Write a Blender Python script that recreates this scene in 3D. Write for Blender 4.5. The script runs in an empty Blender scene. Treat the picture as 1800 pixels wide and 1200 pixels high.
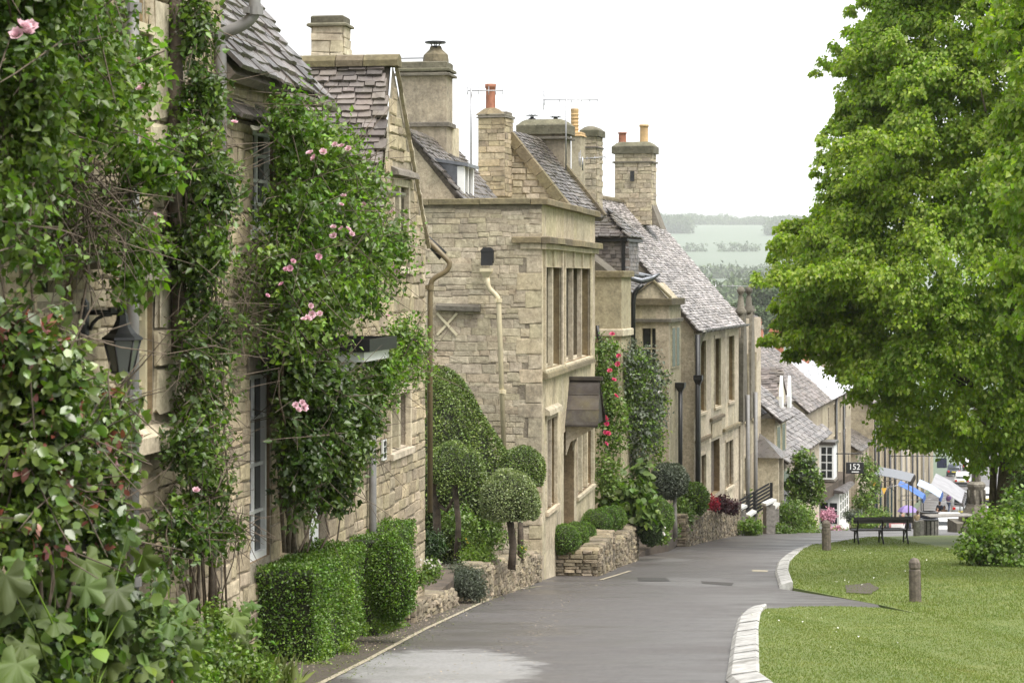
import bpy, bmesh, math, random
import numpy as np
from mathutils import Vector, Matrix, Euler
random.seed(7); rng = np.random.default_rng(7)
scn = bpy.context.scene; COL = scn.collection
F = 3750.0; HY = 487.0

# ---------------------------------------------------------------- camera, sky, sun, exposure
cam_d = bpy.data.cameras.new('camera'); cam = bpy.data.objects.new('camera', cam_d); COL.objects.link(cam)
cam.location = (0, 0, 0); cam.rotation_euler = (math.radians(90), 0, 0)
cam_d.sensor_width = 36; cam_d.lens = 75; cam_d.shift_y = -(600 - HY) / 1800.0
cam_d.clip_start = 0.5; cam_d.clip_end = 9000
cam_d.dof.use_dof = True; cam_d.dof.focus_distance = 36; cam_d.dof.aperture_fstop = 5.6
scn.camera = cam
world = bpy.data.worlds.new('World'); scn.world = world; world.use_nodes = True
wn = world.node_tree; wn.nodes.clear()
w_out = wn.nodes.new('ShaderNodeOutputWorld'); w_bg = wn.nodes.new('ShaderNodeBackground')
w_sky = wn.nodes.new('ShaderNodeTexSky'); w_sky.sky_type = 'NISHITA'; w_sky.sun_disc = False
w_sky.sun_elevation = math.radians(55); w_sky.sun_rotation = math.radians(-60)
w_hsv = wn.nodes.new('ShaderNodeHueSaturation'); w_hsv.inputs['Saturation'].default_value = 0.1
w_mix = wn.nodes.new('ShaderNodeMix'); w_mix.data_type = 'RGBA'; w_mix.inputs['Factor'].default_value = 0.85
w_mix.inputs[7].default_value = (6.0, 6.08, 6.2, 1)
wn.links.new(w_sky.outputs[0], w_hsv.inputs['Color']); wn.links.new(w_hsv.outputs[0], w_mix.inputs[6])
wn.links.new(w_mix.outputs[2], w_bg.inputs['Color']); w_bg.inputs['Strength'].default_value = 0.055
wn.links.new(w_bg.outputs[0], w_out.inputs['Surface'])
sun_d = bpy.data.lights.new('sun', 'SUN'); sun_d.energy = 1.5; sun_d.angle = math.radians(45); sun_d.color = (1, .96, .9)
sun = bpy.data.objects.new('sun', sun_d); COL.objects.link(sun)
# light from above and slightly from the right, behind the camera
sun.rotation_euler = (math.radians(29), 0, math.radians(48))
scn.view_settings.view_transform = 'Standard'; scn.view_settings.look = 'None'
scn.view_settings.gamma = 1; scn.view_settings.use_curve_mapping = False
scn.view_settings.exposure = 2.15
scn.cycles.max_bounces = 6; scn.cycles.diffuse_bounces = 3; scn.cycles.glossy_bounces = 2
scn.cycles.transmission_bounces = 3; scn.cycles.transparent_max_bounces = 6; scn.cycles.volume_bounces = 1
scn.cycles.use_denoising = True; scn.cycles.caustics_reflective = False; scn.cycles.caustics_refractive = False

# ---------------------------------------------------------------- ground profile
GK = [(-60, 3.4), (0, -1.75), (20, -3.8), (46, -6.44), (73, -8.9), (100, -11.8), (146, -17.6), (225, -21.8), (300, -25.5), (450, -32), (600, -34)]
def _hermite(K):
    xs = np.array([k[0] for k in K], float); ys = np.array([k[1] for k in K], float)
    d = np.diff(ys) / np.diff(xs); m = np.zeros(len(xs)); m[0] = d[0]; m[-1] = d[-1]
    for i in range(1, len(xs) - 1): m[i] = 2 * d[i-1] * d[i] / (d[i-1] + d[i]) if d[i-1] * d[i] > 0 else 0
    def f(x):
        x = min(max(x, xs[0]), xs[-1]); i = min(max(int(np.searchsorted(xs, x)) - 1, 0), len(xs) - 2)
        h = xs[i+1] - xs[i]; t = (x - xs[i]) / h
        return ((2*t**3-3*t*t+1)*ys[i] + (t**3-2*t*t+t)*h*m[i] + (-2*t**3+3*t*t)*ys[i+1] + (t**3-t*t)*h*m[i+1])
    return f
gz = _hermite(GK)
def W(px, py, Y): return Vector(((px - 900) / F * Y, Y, (HY - py) / F * Y))
def G(px, py):                                          # where a line of sight meets the sloping ground
    a, b = 14.0, 96.0
    for _ in range(50):
        m = (a + b) / 2
        if HY - F * gz(m) / m > py: a = m
        else: b = m
    return Vector(((px - 900) / F * a, a, gz(a)))
def smooth(a, b, x):
    t = min(max((x - a) / (b - a), 0), 1); return t * t * (3 - 2 * t)

# ---------------------------------------------------------------- node helpers and materials
def mat(name):
    m = bpy.data.materials.new(name); m.use_nodes = True; nt = m.node_tree
    return m, nt, nt.nodes['Principled BSDF']
def nd(nt, typ, **kw):
    n = nt.nodes.new(typ)
    for k, v in kw.items():
        if hasattr(n, k) and not k[0].isupper(): setattr(n, k, v)
        else: n.inputs[k.replace('_', ' ')].default_value = v
    return n
def c4(c): return (c[0], c[1], c[2], 1)
def pos(nt): return nd(nt, 'ShaderNodeNewGeometry').outputs['Position']
def noise(nt, vec, scale, detail=4, rough=.55):
    n = nd(nt, 'ShaderNodeTexNoise'); n.inputs['Scale'].default_value = scale; n.inputs['Detail'].default_value = detail
    n.inputs['Roughness'].default_value = rough; nt.links.new(vec, n.inputs['Vector']); return n.outputs['Fac']
def ramp(nt, fac, a, b, ca=(0, 0, 0), cb=(1, 1, 1)):
    r = nd(nt, 'ShaderNodeValToRGB'); e = r.color_ramp.elements
    e[0].position = a; e[0].color = c4(ca); e[1].position = b; e[1].color = c4(cb); nt.links.new(fac, r.inputs[0]); return r.outputs[0]
def mix(nt, fac, a, b, mode='MIX'):
    n = nd(nt, 'ShaderNodeMix', data_type='RGBA', blend_type=mode)
    for s, v in ((n.inputs[0], fac), (n.inputs[6], a), (n.inputs[7], b)):
        if isinstance(v, (int, float)): s.default_value = v
        elif isinstance(v, tuple): s.default_value = c4(v)
        else: nt.links.new(v, s)
    return n.outputs[2]
def math_(nt, op, a, b=0.0):
    n = nd(nt, 'ShaderNodeMath', operation=op)
    for s, v in ((n.inputs[0], a), (n.inputs[1], b)):
        if isinstance(v, (int, float)): s.default_value = v
        else: nt.links.new(v, s)
    return n.outputs[0]
def piece_random(nt):                                   # one random number per piece, joined or not
    g = nd(nt, 'ShaderNodeNewGeometry').outputs['Random Per Island']; o = nd(nt, 'ShaderNodeObjectInfo').outputs['Random']
    return math_(nt, 'FRACT', math_(nt, 'ADD', g, o))
def bump(nt, bsdf, h, strength=.4, dist=.02):
    b = nd(nt, 'ShaderNodeBump'); b.inputs['Strength'].default_value = strength; b.inputs['Distance'].default_value = dist
    nt.links.new(h, b.inputs['Height']); nt.links.new(b.outputs[0], bsdf.inputs['Normal'])
def hsv_rand(nt, col, rnd, vmin, vmax, smin=.9, smax=1.1, hue=.012):
    h = nd(nt, 'ShaderNodeHueSaturation'); nt.links.new(col, h.inputs['Color'])
    def rng_(lo, hi, k):
        f = math_(nt, 'FRACT', math_(nt, 'MULTIPLY', rnd, k)); m = nd(nt, 'ShaderNodeMapRange'); nt.links.new(f, m.inputs[0])
        m.inputs[3].default_value = lo; m.inputs[4].default_value = hi; return m.outputs[0]
    nt.links.new(rng_(vmin, vmax, 1.0), h.inputs['Value']); nt.links.new(rng_(smin, smax, 7.3), h.inputs['Saturation'])
    nt.links.new(rng_(.5 - hue, .5 + hue, 3.7), h.inputs['Hue']); return h.outputs[0]
def stone_mat(name, c1, c2, dirt=.5, lichen=.35, vr=(.72, 1.2), bs=.5, rough=.85, dirtcol=(.10, .09, .07), streak=False):
    m, nt, b = mat(name); p = pos(nt)
    col = mix(nt, ramp(nt, noise(nt, p, 2.3, 6), .35, .65), c1, c2)
    col = hsv_rand(nt, col, piece_random(nt), *vr)
    col = mix(nt, ramp(nt, noise(nt, p, 16, 5, .7), .3, .75, (.72, .72, .72), (1.12, 1.12, 1.12)), (0, 0, 0), col, 'MULTIPLY') if False else mix(nt, 1.0, col, ramp(nt, noise(nt, p, 16, 5, .7), .3, .75, (.7, .69, .67), (1.1, 1.1, 1.1)), 'MULTIPLY')
    if streak:
        mp = nd(nt, 'ShaderNodeMapping'); mp.inputs['Scale'].default_value = (3.0, 3.0, .35); nt.links.new(p, mp.inputs[0])
        st = ramp(nt, noise(nt, mp.outputs[0], 1.6, 6, .65), .5, .78)
        col = mix(nt, math_(nt, 'MULTIPLY', st, dirt), col, dirtcol)
    dn = ramp(nt, noise(nt, p, 1.3, 9, .76), .5, .66)
    col = mix(nt, math_(nt, 'MULTIPLY', dn, dirt), col, dirtcol)
    sk = ramp(nt, noise(nt, p, 19, 3, .7), .62, .7); col = mix(nt, math_(nt, 'MULTIPLY', sk, dirt * .8), col, dirtcol)
    li = ramp(nt, noise(nt, p, 9, 3, .8), .66, .72)
    col = mix(nt, math_(nt, 'MULTIPLY', li, lichen), col, (.42, .40, .30))
    lo = ramp(nt, noise(nt, p, 5.3, 3, .8), .69, .75)
    col = mix(nt, math_(nt, 'MULTIPLY', lo, lichen * .7), col, (.36, .24, .07))
    nt.links.new(col, b.inputs['Base Color']); b.inputs['Roughness'].default_value = rough
    col2 = ramp(nt, noise(nt, p, 7, 8, .78), .34, .68, (.62, .60, .58), (1.12, 1.12, 1.1)); nt.links.new(mix(nt, 1.0, col, col2, 'MULTIPLY'), b.inputs['Base Color'])
    bump(nt, b, noise(nt, p, 14, 8, .75), min(1, bs * 1.6), .03); return m
def tile_mat(name, c1, c2, rough=.42, lichen=.4, moss=(.17, .15, .06), mossamt=.4, vr=(.5, 1.6)):
    m, nt, b = mat(name); p = pos(nt)
    col = mix(nt, ramp(nt, noise(nt, p, 1.6, 5), .35, .65), c1, c2)
    col = hsv_rand(nt, col, piece_random(nt), *vr)
    col = mix(nt, math_(nt, 'MULTIPLY', ramp(nt, noise(nt, p, 1.1, 6, .7), .5, .75), mossamt), col, moss)
    col = mix(nt, math_(nt, 'MULTIPLY', ramp(nt, noise(nt, p, 11, 4, .8), .63, .7), lichen), col, (.30, .29, .25))
    nt.links.new(col, b.inputs['Base Color'])
    nt.links.new(ramp(nt, noise(nt, p, 6, 5), .3, .7, (rough - .12,) * 3, (rough + .25,) * 3), b.inputs['Roughness'])
    bump(nt, b, noise(nt, p, 30, 5, .7), .45, .01); return m
def plain(name, col, rough=.5, metal=0.0, var=.15, bs=.1, scale=8, spec=.5, dirt=None):
    m, nt, b = mat(name); p = pos(nt)
    n = ramp(nt, noise(nt, p, scale, 5), .3, .7, tuple(c * (1 - var) for c in col), tuple(min(1, c * (1 + var)) for c in col))
    if dirt: n = mix(nt, math_(nt, 'MULTIPLY', ramp(nt, noise(nt, p, 2.5, 7, .7), .5, .75), dirt), n, (.12, .11, .09))
    nt.links.new(n, b.inputs['Base Color']); b.inputs['Roughness'].default_value = rough; b.inputs['Metallic'].default_value = metal
    b.inputs['Specular IOR Level'].default_value = spec
    if bs: bump(nt, b, noise(nt, p, scale * 4, 4), bs, .01)
    return m
def leaf_mat(name, c1, c2, rough=.38, trans=.35, vr=(.55, 1.5), hue=.02, tcol=None, spec=.5, patch=None):
    m, nt, b = mat(name); p = pos(nt); out = nt.nodes['Material Output']
    col = mix(nt, ramp(nt, noise(nt, p, 1.3, 3), .35, .65), c1, c2)
    if patch: col = mix(nt, ramp(nt, noise(nt, p, .45, 6, .68), .38, .66), col, patch[0]); col = mix(nt, math_(nt, 'MULTIPLY', ramp(nt, noise(nt, p, 1.0, 7, .75), .58, .74), .6), col, patch[1])
    col = hsv_rand(nt, col, piece_random(nt), vr[0], vr[1], .85, 1.1, hue)
    nt.links.new(col, b.inputs['Base Color']); b.inputs['Roughness'].default_value = rough; b.inputs['Specular IOR Level'].default_value = spec
    t = nd(nt, 'ShaderNodeBsdfTranslucent'); tc = mix(nt, 1.0, col, tcol or (1.25, 1.5, .55), 'MULTIPLY'); nt.links.new(tc, t.inputs['Color'])
    s = nd(nt, 'ShaderNodeMixShader'); s.inputs[0].default_value = trans
    nt.links.new(b.outputs[0], s.inputs[1]); nt.links.new(t.outputs[0], s.inputs[2]); nt.links.new(s.outputs[0], out.inputs['Surface']); return m

M = {}
M['rubble'] = stone_mat('rubble_stone', (.55, .465, .325), (.44, .37, .26), dirt=.5, lichen=.4, vr=(.7, 1.25))
M['rubble_grey'] = stone_mat('weathered_rubble', (.62, .545, .415), (.52, .45, .335), dirt=.5, lichen=.6, vr=(.82, 1.15))
M['drystone'] = stone_mat('dry_stone', (.36, .30, .21), (.26, .22, .155), dirt=.6, lichen=.5, vr=(.6, 1.3))
M['rubble_pale'] = stone_mat('pale_rubble_stone', (.70, .625, .49), (.56, .49, .37), dirt=.35, lichen=.3, vr=(.75, 1.15))
M['reveal'] = stone_mat('dark_ochre_stone', (.33, .245, .145), (.24, .175, .10), dirt=.3, lichen=.0, bs=.2)  # darker ochre for the sides of wall openings and the plane behind them
M['mortar'] = stone_mat('lime_mortar', (.45, .395, .30), (.35, .305, .23), dirt=.5, lichen=.1, bs=.6)
M['ashlar'] = stone_mat('ashlar_stone', (.66, .58, .43), (.55, .475, .34), dirt=.5, lichen=.3, vr=(.88, 1.1), bs=.25, streak=True)
M['dress'] = stone_mat('dressed_stone', (.66, .59, .45), (.55, .48, .36), dirt=.35, lichen=.25, vr=(.85, 1.15), bs=.2, streak=True)
M['dark_stone'] = stone_mat('dark_weathered_stone', (.22, .20, .165), (.15, .135, .11), dirt=.6, lichen=.6, vr=(.7, 1.3))
M['coping'] = stone_mat('mossy_coping', (.26, .215, .13), (.20, .165, .10), dirt=.7, lichen=.6, vr=(.7, 1.2), dirtcol=(.09, .08, .05))
M['mosscap'] = stone_mat('mossy_cap', (.215, .20, .14), (.15, .14, .095), dirt=.7, lichen=.8, dirtcol=(.07, .068, .04))
M['render'] = stone_mat('grey_render', (.40, .35, .27), (.33, .29, .23), dirt=.6, lichen=.2, bs=.15, streak=True)
M['cream_wall'] = stone_mat('cream_render', (.50, .44, .32), (.44, .38, .27), dirt=.35, lichen=.1, bs=.1, streak=True)
M['ochre_wall'] = stone_mat('ochre_render', (.50, .34, .15), (.44, .30, .13), dirt=.2, lichen=.1, bs=.1)
M['slate'] = tile_mat('wet_stone_slate', (.06, .052, .047), (.105, .09, .08), rough=.3, mossamt=.25)
M['slate_brown'] = tile_mat('brown_stone_slate', (.10, .085, .078), (.165, .138, .125), rough=.4, mossamt=.3, lichen=.6)
M['slate_pale'] = tile_mat('pale_wet_slate', (.25, .228, .222), (.34, .312, .305), rough=.36, mossamt=.22, lichen=.4)
M['slate_shiny'] = tile_mat('shiny_wet_slate', (.42, .43, .46), (.50, .51, .54), rough=.3, mossamt=.03, lichen=.1)
M['slate_dark'] = tile_mat('dark_dry_slate', (.035, .028, .023), (.055, .045, .037), rough=.85, lichen=.25)
M['slate_mid'] = tile_mat('grey_wet_slate', (.12, .108, .104), (.18, .164, .158), rough=.36, mossamt=.25, lichen=.45)
M['lead'] = plain('lead_sheet', (.17, .18, .20), .38, .6, .2, .1)
M['iron'] = plain('black_iron', (.012, .012, .013), .42, 0, .3, .15, spec=.6)
M['pipe_grey'] = plain('grey_pipe', (.19, .185, .18), .5, 0, .12, .1, dirt=.4)
M['gutter_stone'] = plain('stone_coloured_gutter', (.25, .24, .19), .5, 0, .15, .1, dirt=.5)
M['pipe_cream'] = plain('cream_pipe', (.52, .455, .31), .45, 0, .1, .05, dirt=.25)
M['pipe_olive'] = plain('olive_pipe', (.15, .115, .06), .5, 0, .15, .1, dirt=.3)
M['white'] = plain('white_paint', (.78, .79, .78), .4, 0, .05, .05)
M['cream'] = plain('cream_paint', (.58, .52, .36), .45, 0, .1, .05, dirt=.3)
M['oldwood'] = plain('weathered_wood', (.115, .095, .075), .8, 0, .45, .6, scale=14)
M['greywood'] = plain('grey_wood', (.21, .195, .175), .8, 0, .4, .5, scale=10)
M['darkwood'] = plain('dark_wood', (.035, .03, .026), .6, 0, .4, .3)
M['bark'] = plain('bark', (.10, .078, .058), .9, 0, .5, .9, scale=9)
M['stem'] = plain('woody_stem', (.11, .085, .06), .85, 0, .45, .5, scale=25)
M['terracotta'] = plain('terracotta', (.27, .11, .065), .75, 0, .3, .2)
M['buffpot'] = plain('buff_pot', (.46, .31, .15), .75, 0, .2, .2, dirt=.3)
M['brick'] = plain('red_brick', (.36, .14, .08), .85, 0, .3, .3)
M['steel'] = plain('dull_steel', (.32, .32, .33), .4, .7, .1, .05)
M['earth'] = plain('damp_earth', (.065, .048, .033), .85, 0, .45, .8, scale=5)
m, nt, b = mat('window_glass'); b.inputs['Base Color'].default_value = (.02, .024, .026, 1); b.inputs['Roughness'].default_value = .06; M['glass'] = m
m, nt, b = mat('lantern_glass'); b.inputs['Base Color'].default_value = (.10, .11, .10, 1); b.inputs['Roughness'].default_value = .25; M['lampglass'] = m

# ---------------------------------------------------------------- mesh helpers
class MB:
    def __init__(s): s.v = []; s.f = []; s.sm = []
    def add(s, vs, fs, smooth=False):
        n = len(s.v); s.v += [tuple(v) for v in vs]; s.f += [tuple(i + n for i in f) for f in fs]; s.sm += [smooth] * len(fs); return s
    def box(s, c, sz, rot=None):
        h = [x / 2 for x in sz]; vs = [Vector((x * h[0], y * h[1], z * h[2])) for x in (-1, 1) for y in (-1, 1) for z in (-1, 1)]
        if rot is not None: vs = [rot @ v for v in vs]
        vs = [v + Vector(c) for v in vs]
        return s.add(vs, [(0, 1, 3, 2), (4, 6, 7, 5), (0, 4, 5, 1), (2, 3, 7, 6), (0, 2, 6, 4), (1, 5, 7, 3)])
    def bb(s, x0, x1, y0, y1, z0, z1): return s.box(((x0+x1)/2, (y0+y1)/2, (z0+z1)/2), (abs(x1-x0), abs(y1-y0), abs(z1-z0)))
    def cbox(s, x0, x1, y0, y1, z0, z1, c=.02):          # box with chamfered vertical and top edges
        lay = []
        for z, i in ((z0, 0), (z1 - c, 0), (z1, c)):
            lay.append([(x0+i+c*.5, y0+i, z), (x1-i-c*.5, y0+i, z), (x1-i, y0+i+c*.5, z), (x1-i, y1-i-c*.5, z), (x1-i-c*.5, y1-i, z), (x0+i+c*.5, y1-i, z), (x0+i, y1-i-c*.5, z), (x0+i, y0+i+c*.5, z)])
        vs = sum(lay, []); fs = []
        for k in range(2):
            for i in range(8): fs.append((k*8+i, k*8+(i+1) % 8, k*8+8+(i+1) % 8, k*8+8+i))
        fs.append(tuple(range(16, 24))); fs.append(tuple(range(7, -1, -1))); return s.add(vs, fs)
    def prism(s, poly, ext):
        n = len(poly); e = Vector(ext); p = [Vector(q) for q in poly]
        return s.add(p + [q + e for q in p], [tuple(range(n - 1, -1, -1)), tuple(range(n, 2 * n))] + [(i, (i+1) % n, n + (i+1) % n, n + i) for i in range(n)])
    def tube(s, pts, r, n=8, caps=True, smooth=True):
        pts = [Vector(p) for p in pts]; R = r if isinstance(r, (list, tuple)) else [r] * len(pts); vs = []; up = None
        for i, p in enumerate(pts):
            d = (pts[min(i+1, len(pts)-1)] - pts[max(i-1, 0)]); d = d.normalized() if d.length > 1e-9 else Vector((0, 0, 1))
            if up is None: up = Vector((1, 0, 0)) if abs(d.x) < .8 else Vector((0, 1, 0))
            a = d.cross(up)
            if a.length < 1e-6: a = d.orthogonal()
            a.normalize(); b = d.cross(a); up = b.cross(d) if False else up
            for k in range(n):
                t = 2 * math.pi * k / n; vs.append(p + a * math.cos(t) * R[i] + b * math.sin(t) * R[i])
        fs = [(i*n+k, i*n+(k+1) % n, (i+1)*n+(k+1) % n, (i+1)*n+k) for i in range(len(pts)-1) for k in range(n)]
        s.add(vs, fs, smooth)
        if caps: s.f += [tuple(len(s.v) - len(vs) + k for k in range(n-1, -1, -1)), tuple(len(s.v) - n + k for k in range(n))]; s.sm += [False, False]
        return s
    def lathe(s, prof, c=(0, 0, 0), n=12, smooth=False, ph=0.0, caps=True):
        c = Vector(c); vs = []
        for r, z in prof:
            for k in range(n): t = 2*math.pi*k/n + ph; vs.append(c + Vector((r*math.cos(t), r*math.sin(t), z)))
        fs = [(i*n+k, i*n+(k+1) % n, (i+1)*n+(k+1) % n, (i+1)*n+k) for i in range(len(prof)-1) for k in range(n)]
        o = len(s.v); s.add(vs, fs, smooth)
        if caps: s.f += [tuple(o+k for k in range(n-1, -1, -1)), tuple(len(s.v)-n+k for k in range(n))]; s.sm += [False, False]
        return s
    def build(s, name, m, parent=None, loc=None, smooth=None, kind=None, flip=False):
        me = bpy.data.meshes.new(name); me.from_pydata([tuple(v) for v in s.v], [], s.f)
        me.polygons.foreach_set('use_smooth', [bool(x) if smooth is None else smooth for x in s.sm])
        if isinstance(m, str): m = M[m]
        me.materials.append(m); bm = bmesh.new(); bm.from_mesh(me); bmesh.ops.recalc_face_normals(bm, faces=bm.faces); bm.to_mesh(me); bm.free()
        o = bpy.data.objects.new(name, me); COL.objects.link(o)
        if parent: o.parent = parent
        if loc is not None: o.location = loc
        if kind: o['kind'] = kind
        return o
def npmesh(name, V, Fc, m, parent=None, kind=None):      # V (n,3), Fc (k,3 or 4)
    me = bpy.data.meshes.new(name); V = np.asarray(V, np.float32); Fc = np.asarray(Fc, np.int32); k = Fc.shape[1]
    me.vertices.add(len(V)); me.vertices.foreach_set('co', V.ravel()); me.loops.add(Fc.size); me.loops.foreach_set('vertex_index', Fc.ravel())
    me.polygons.add(len(Fc)); me.polygons.foreach_set('loop_start', np.arange(0, Fc.size, k, dtype=np.int32)); me.update(calc_edges=True)
    me.materials.append(M[m] if isinstance(m, str) else m); o = bpy.data.objects.new(name, me); COL.objects.link(o)
    if parent: o.parent = parent
    if kind: o['kind'] = kind
    return o
def tag(o, label=None, cat=None, group=None, kind=None):
    if label: o['label'] = label
    if cat: o['category'] = cat
    if group: o['group'] = group
    if kind: o['kind'] = kind
    return o
def thing(name, label, cat, loc=(0, 0, 0), rz=0.0, group=None):
    o = bpy.data.objects.new(name, None); COL.objects.link(o); o.location = loc; o.rotation_euler = (0, 0, rz); o.empty_display_size = .2
    return tag(o, label, cat, group)
KIDS = {}
def copy_tree(o, parent=None):
    if not KIDS:
        pass
    c = o.copy(); COL.objects.link(c)
    if parent: c.parent = parent
    for ch in [x for x in o.children]: copy_tree(ch, c)
    return c
def rebase(o, z):                                       # put the Empty at the foot of its thing without moving anything
    for ch in o.children: ch.location.z -= z - o.location.z
    o.location.z = z

class Front:                                            # a facade line: X = X0 + s (Y - Y0)
    def __init__(s, Y0, X0, sl):
        s.X0, s.Y0, s.s = X0, Y0, sl; s.n = math.hypot(1, sl); s.ang = math.atan2(1, sl)
        s.u = Vector((sl, 1, 0)) / s.n; s.o = Vector((1, -sl, 0)) / s.n
    def Y(s, px, off=0.0): return (s.X0 - s.s * s.Y0 + off * s.n) / ((px - 900) / F - s.s)
    def t(s, px, off=0.0):
        Y = s.Y(px, off); P = Vector(((px - 900) / F * Y, Y, 0)); return (P - Vector((s.X0, s.Y0, 0))).dot(s.u)
    def z(s, px, py, off=0.0): return (HY - py) / F * s.Y(px, off)
    def tz(s, px, py, off=0.0): return s.t(px, off), s.z(px, py, off)
    def local(s, P):                                    # world point -> local x (along), y (inwards), z
        d = Vector((P[0] - s.X0, P[1] - s.Y0, 0)); return Vector((d.dot(s.u), -d.dot(s.o), P[2]))
    def world(s, x, y, z=0.0): q = Vector((s.X0, s.Y0, 0)) + s.u * x - s.o * y; return Vector((q.x, q.y, z))

def unit_stone(seed, rough=.12):
    r = random.Random(seed); j = lambda a: r.uniform(-a, a)
    o = [(-.5, 0, -.5), (.5, 0, -.5), (.5, 0, .5), (-.5, 0, .5)]; e = .5 - .02
    m_ = [(-e+j(.05), -.55, -e+j(.08)), (e+j(.04), -.7, -e+j(.06)), (e+j(.04), -.7, e+j(.06)), (-e+j(.04), -.7, e+j(.06))]
    i = .5 - rough; t = [(-i+j(.06), -1+j(.25), -i+j(.09)), (i+j(.06), -1+j(.25), -i+j(.09)), (i+j(.06), -1+j(.25), i+j(.09)), (-i+j(.06), -1+j(.25), i+j(.09))]
    vs = o + m_ + t; fs = []
    for k in range(2):
        for q in range(4): fs.append((k*4+q, k*4+(q+1) % 4, k*4+4+(q+1) % 4, k*4+4+q))
    fs.append((8, 9, 10, 11)); return vs, fs
def unit_tile(seed):
    r = random.Random(seed); j = lambda a: r.uniform(-a, a)
    lo = [(-.5+j(.02), j(.06), 0), (-.18, j(.05), 0), (.18, j(.05), 0), (.5+j(.02), j(.06), 0), (.5+j(.02), 1, 0), (-.5+j(.02), 1, 0)]
    hi = [(x * .97, y + .03 * (y < .5), 1 + j(.15)) for x, y, z in lo]; n = 6
    return lo + hi, [tuple(range(n-1, -1, -1)), tuple(range(n, 2*n))] + [(i, (i+1) % n, n+(i+1) % n, n+i) for i in range(n)]
_variants = {}
def variants(kind, m):
    k = (kind, m)
    if k not in _variants:
        L = []
        for s in range(7):
            vs, fs = (unit_stone(s) if kind == 'stone' else unit_stone(s + 40, .05) if kind == 'block' else unit_tile(s))
            me = bpy.data.meshes.new(kind); me.from_pydata(vs, [], fs); me.materials.append(M[m]); L.append((me, vs, fs))
        _variants[k] = L
    return _variants[k]
def lay(parent, kind, m, items, nmax=300, name=None, prio=None):
    """items: (location, euler, scale) in the parent's space. The first nmax (by prio) become pieces of their own, the rest one part."""
    name = name or kind; V = variants('tile' if kind == 'tile' else kind, m)
    if prio: items = sorted(items, key=prio)
    for k, (l, e, s) in enumerate(items[:nmax]):
        o = bpy.data.objects.new(name, V[(k * 5 + k // 7) % 7][0]); COL.objects.link(o); o.parent = parent; o.location = l; o.rotation_euler = e; o.scale = s
    if len(items) > nmax:
        mb = MB()
        for k, (l, e, s) in enumerate(items[nmax:]):
            _, vs, fs = V[(k * 3 + k // 7) % 7]; R = Euler(e).to_matrix(); l = Vector(l)
            mb.add([l + R @ Vector((v[0]*s[0], v[1]*s[1], v[2]*s[2])) for v in vs], fs)
        me = bpy.data.meshes.new('small_' + name); me.from_pydata(mb.v, [], mb.f); me.materials.append(M[m])
        o = bpy.data.objects.new('small_' + name, me); COL.objects.link(o); o.parent = parent; o['kind'] = 'stuff'
def stones(org, ang, w, h, holes=(), ch=(.09, .17), sw=(.18, .45), dep=.035, gap=.014, clip=None, seed=1, wav=0.0, jit=1.0):
    r = random.Random(seed); org = Vector(org); ca, sa = math.cos(ang), math.sin(ang); out = []; b = 0.0
    while b < h - .03:
        hh = min(r.uniform(*ch), h - b)
        if h - b - hh < .05: hh = h - b
        segs = [(0.0, w)]
        for (a0, b0, a1, b1) in holes:
            if b + hh > b0 + .01 and b < b1 - .01:
                ns = []
                for (p, q) in segs:
                    if a1 <= p or a0 >= q: ns.append((p, q)); continue
                    if a0 > p: ns.append((p, a0))
                    if a1 < q: ns.append((a1, q))
                segs = ns
        for (p, q) in segs:
            a = p
            while a < q - .02:
                ww = r.uniform(*sw) * (1.2 if r.random() < .2 else 1)
                if q - a - ww < sw[0] * .6: ww = q - a
                c, z = a + ww / 2, b + hh / 2
                if clip is None or clip(c, z):
                    out.append((org + Vector((ca * c, sa * c, z + r.uniform(-.006, .006) + wav * math.sin(c * 2.1 + b * 5 + seed) + wav * .6 * math.sin(c * 5.3 + b * 3))), (r.uniform(-.05, .05) * jit, r.uniform(-.035, .035), ang + r.uniform(-.04, .04) * jit),
                                (max(ww - gap, .02), dep * (1 + r.uniform(-.4, .5) * jit), max(hh - gap * r.uniform(.7, 1.6), .02))))
                a += ww
        b += hh
    return out
def tiles(org, ang, slope, w, ln, e0=.2, e1=.12, tw=(.18, .36), th=.022, clip=None, seed=1):
    """org: eave corner in the parent's space; the slope rises towards local +y turned by ang."""
    r = random.Random(seed); org = Vector(org); out = []; d = 0.0
    ax = Vector((math.cos(ang), math.sin(ang), 0)); up = Vector((-math.sin(ang) * math.cos(slope), math.cos(ang) * math.cos(slope), math.sin(slope)))
    nm = ax.cross(up)
    while d < ln - .02:
        e = e0 + (e1 - e0) * d / ln; a = -r.uniform(0, tw[0])
        while a < w:
            ww = r.uniform(*tw) * (.75 + .5 * (e / e0)); c = a + ww / 2
            if c > 0 and c < w and (clip is None or clip(c, d + e / 2)):
                out.append((org + ax * c + up * (d + r.uniform(-.12, .10) * e) + nm * .045, (slope - min(.3, .85 * th / e) + r.uniform(-.03, .025), r.uniform(-.03, .03), ang + r.uniform(-.015, .015)),
                            (ww - .008, e * 1.75, th * r.uniform(.7, 1.5))))
            a += ww
        d += e
    return out

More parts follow.
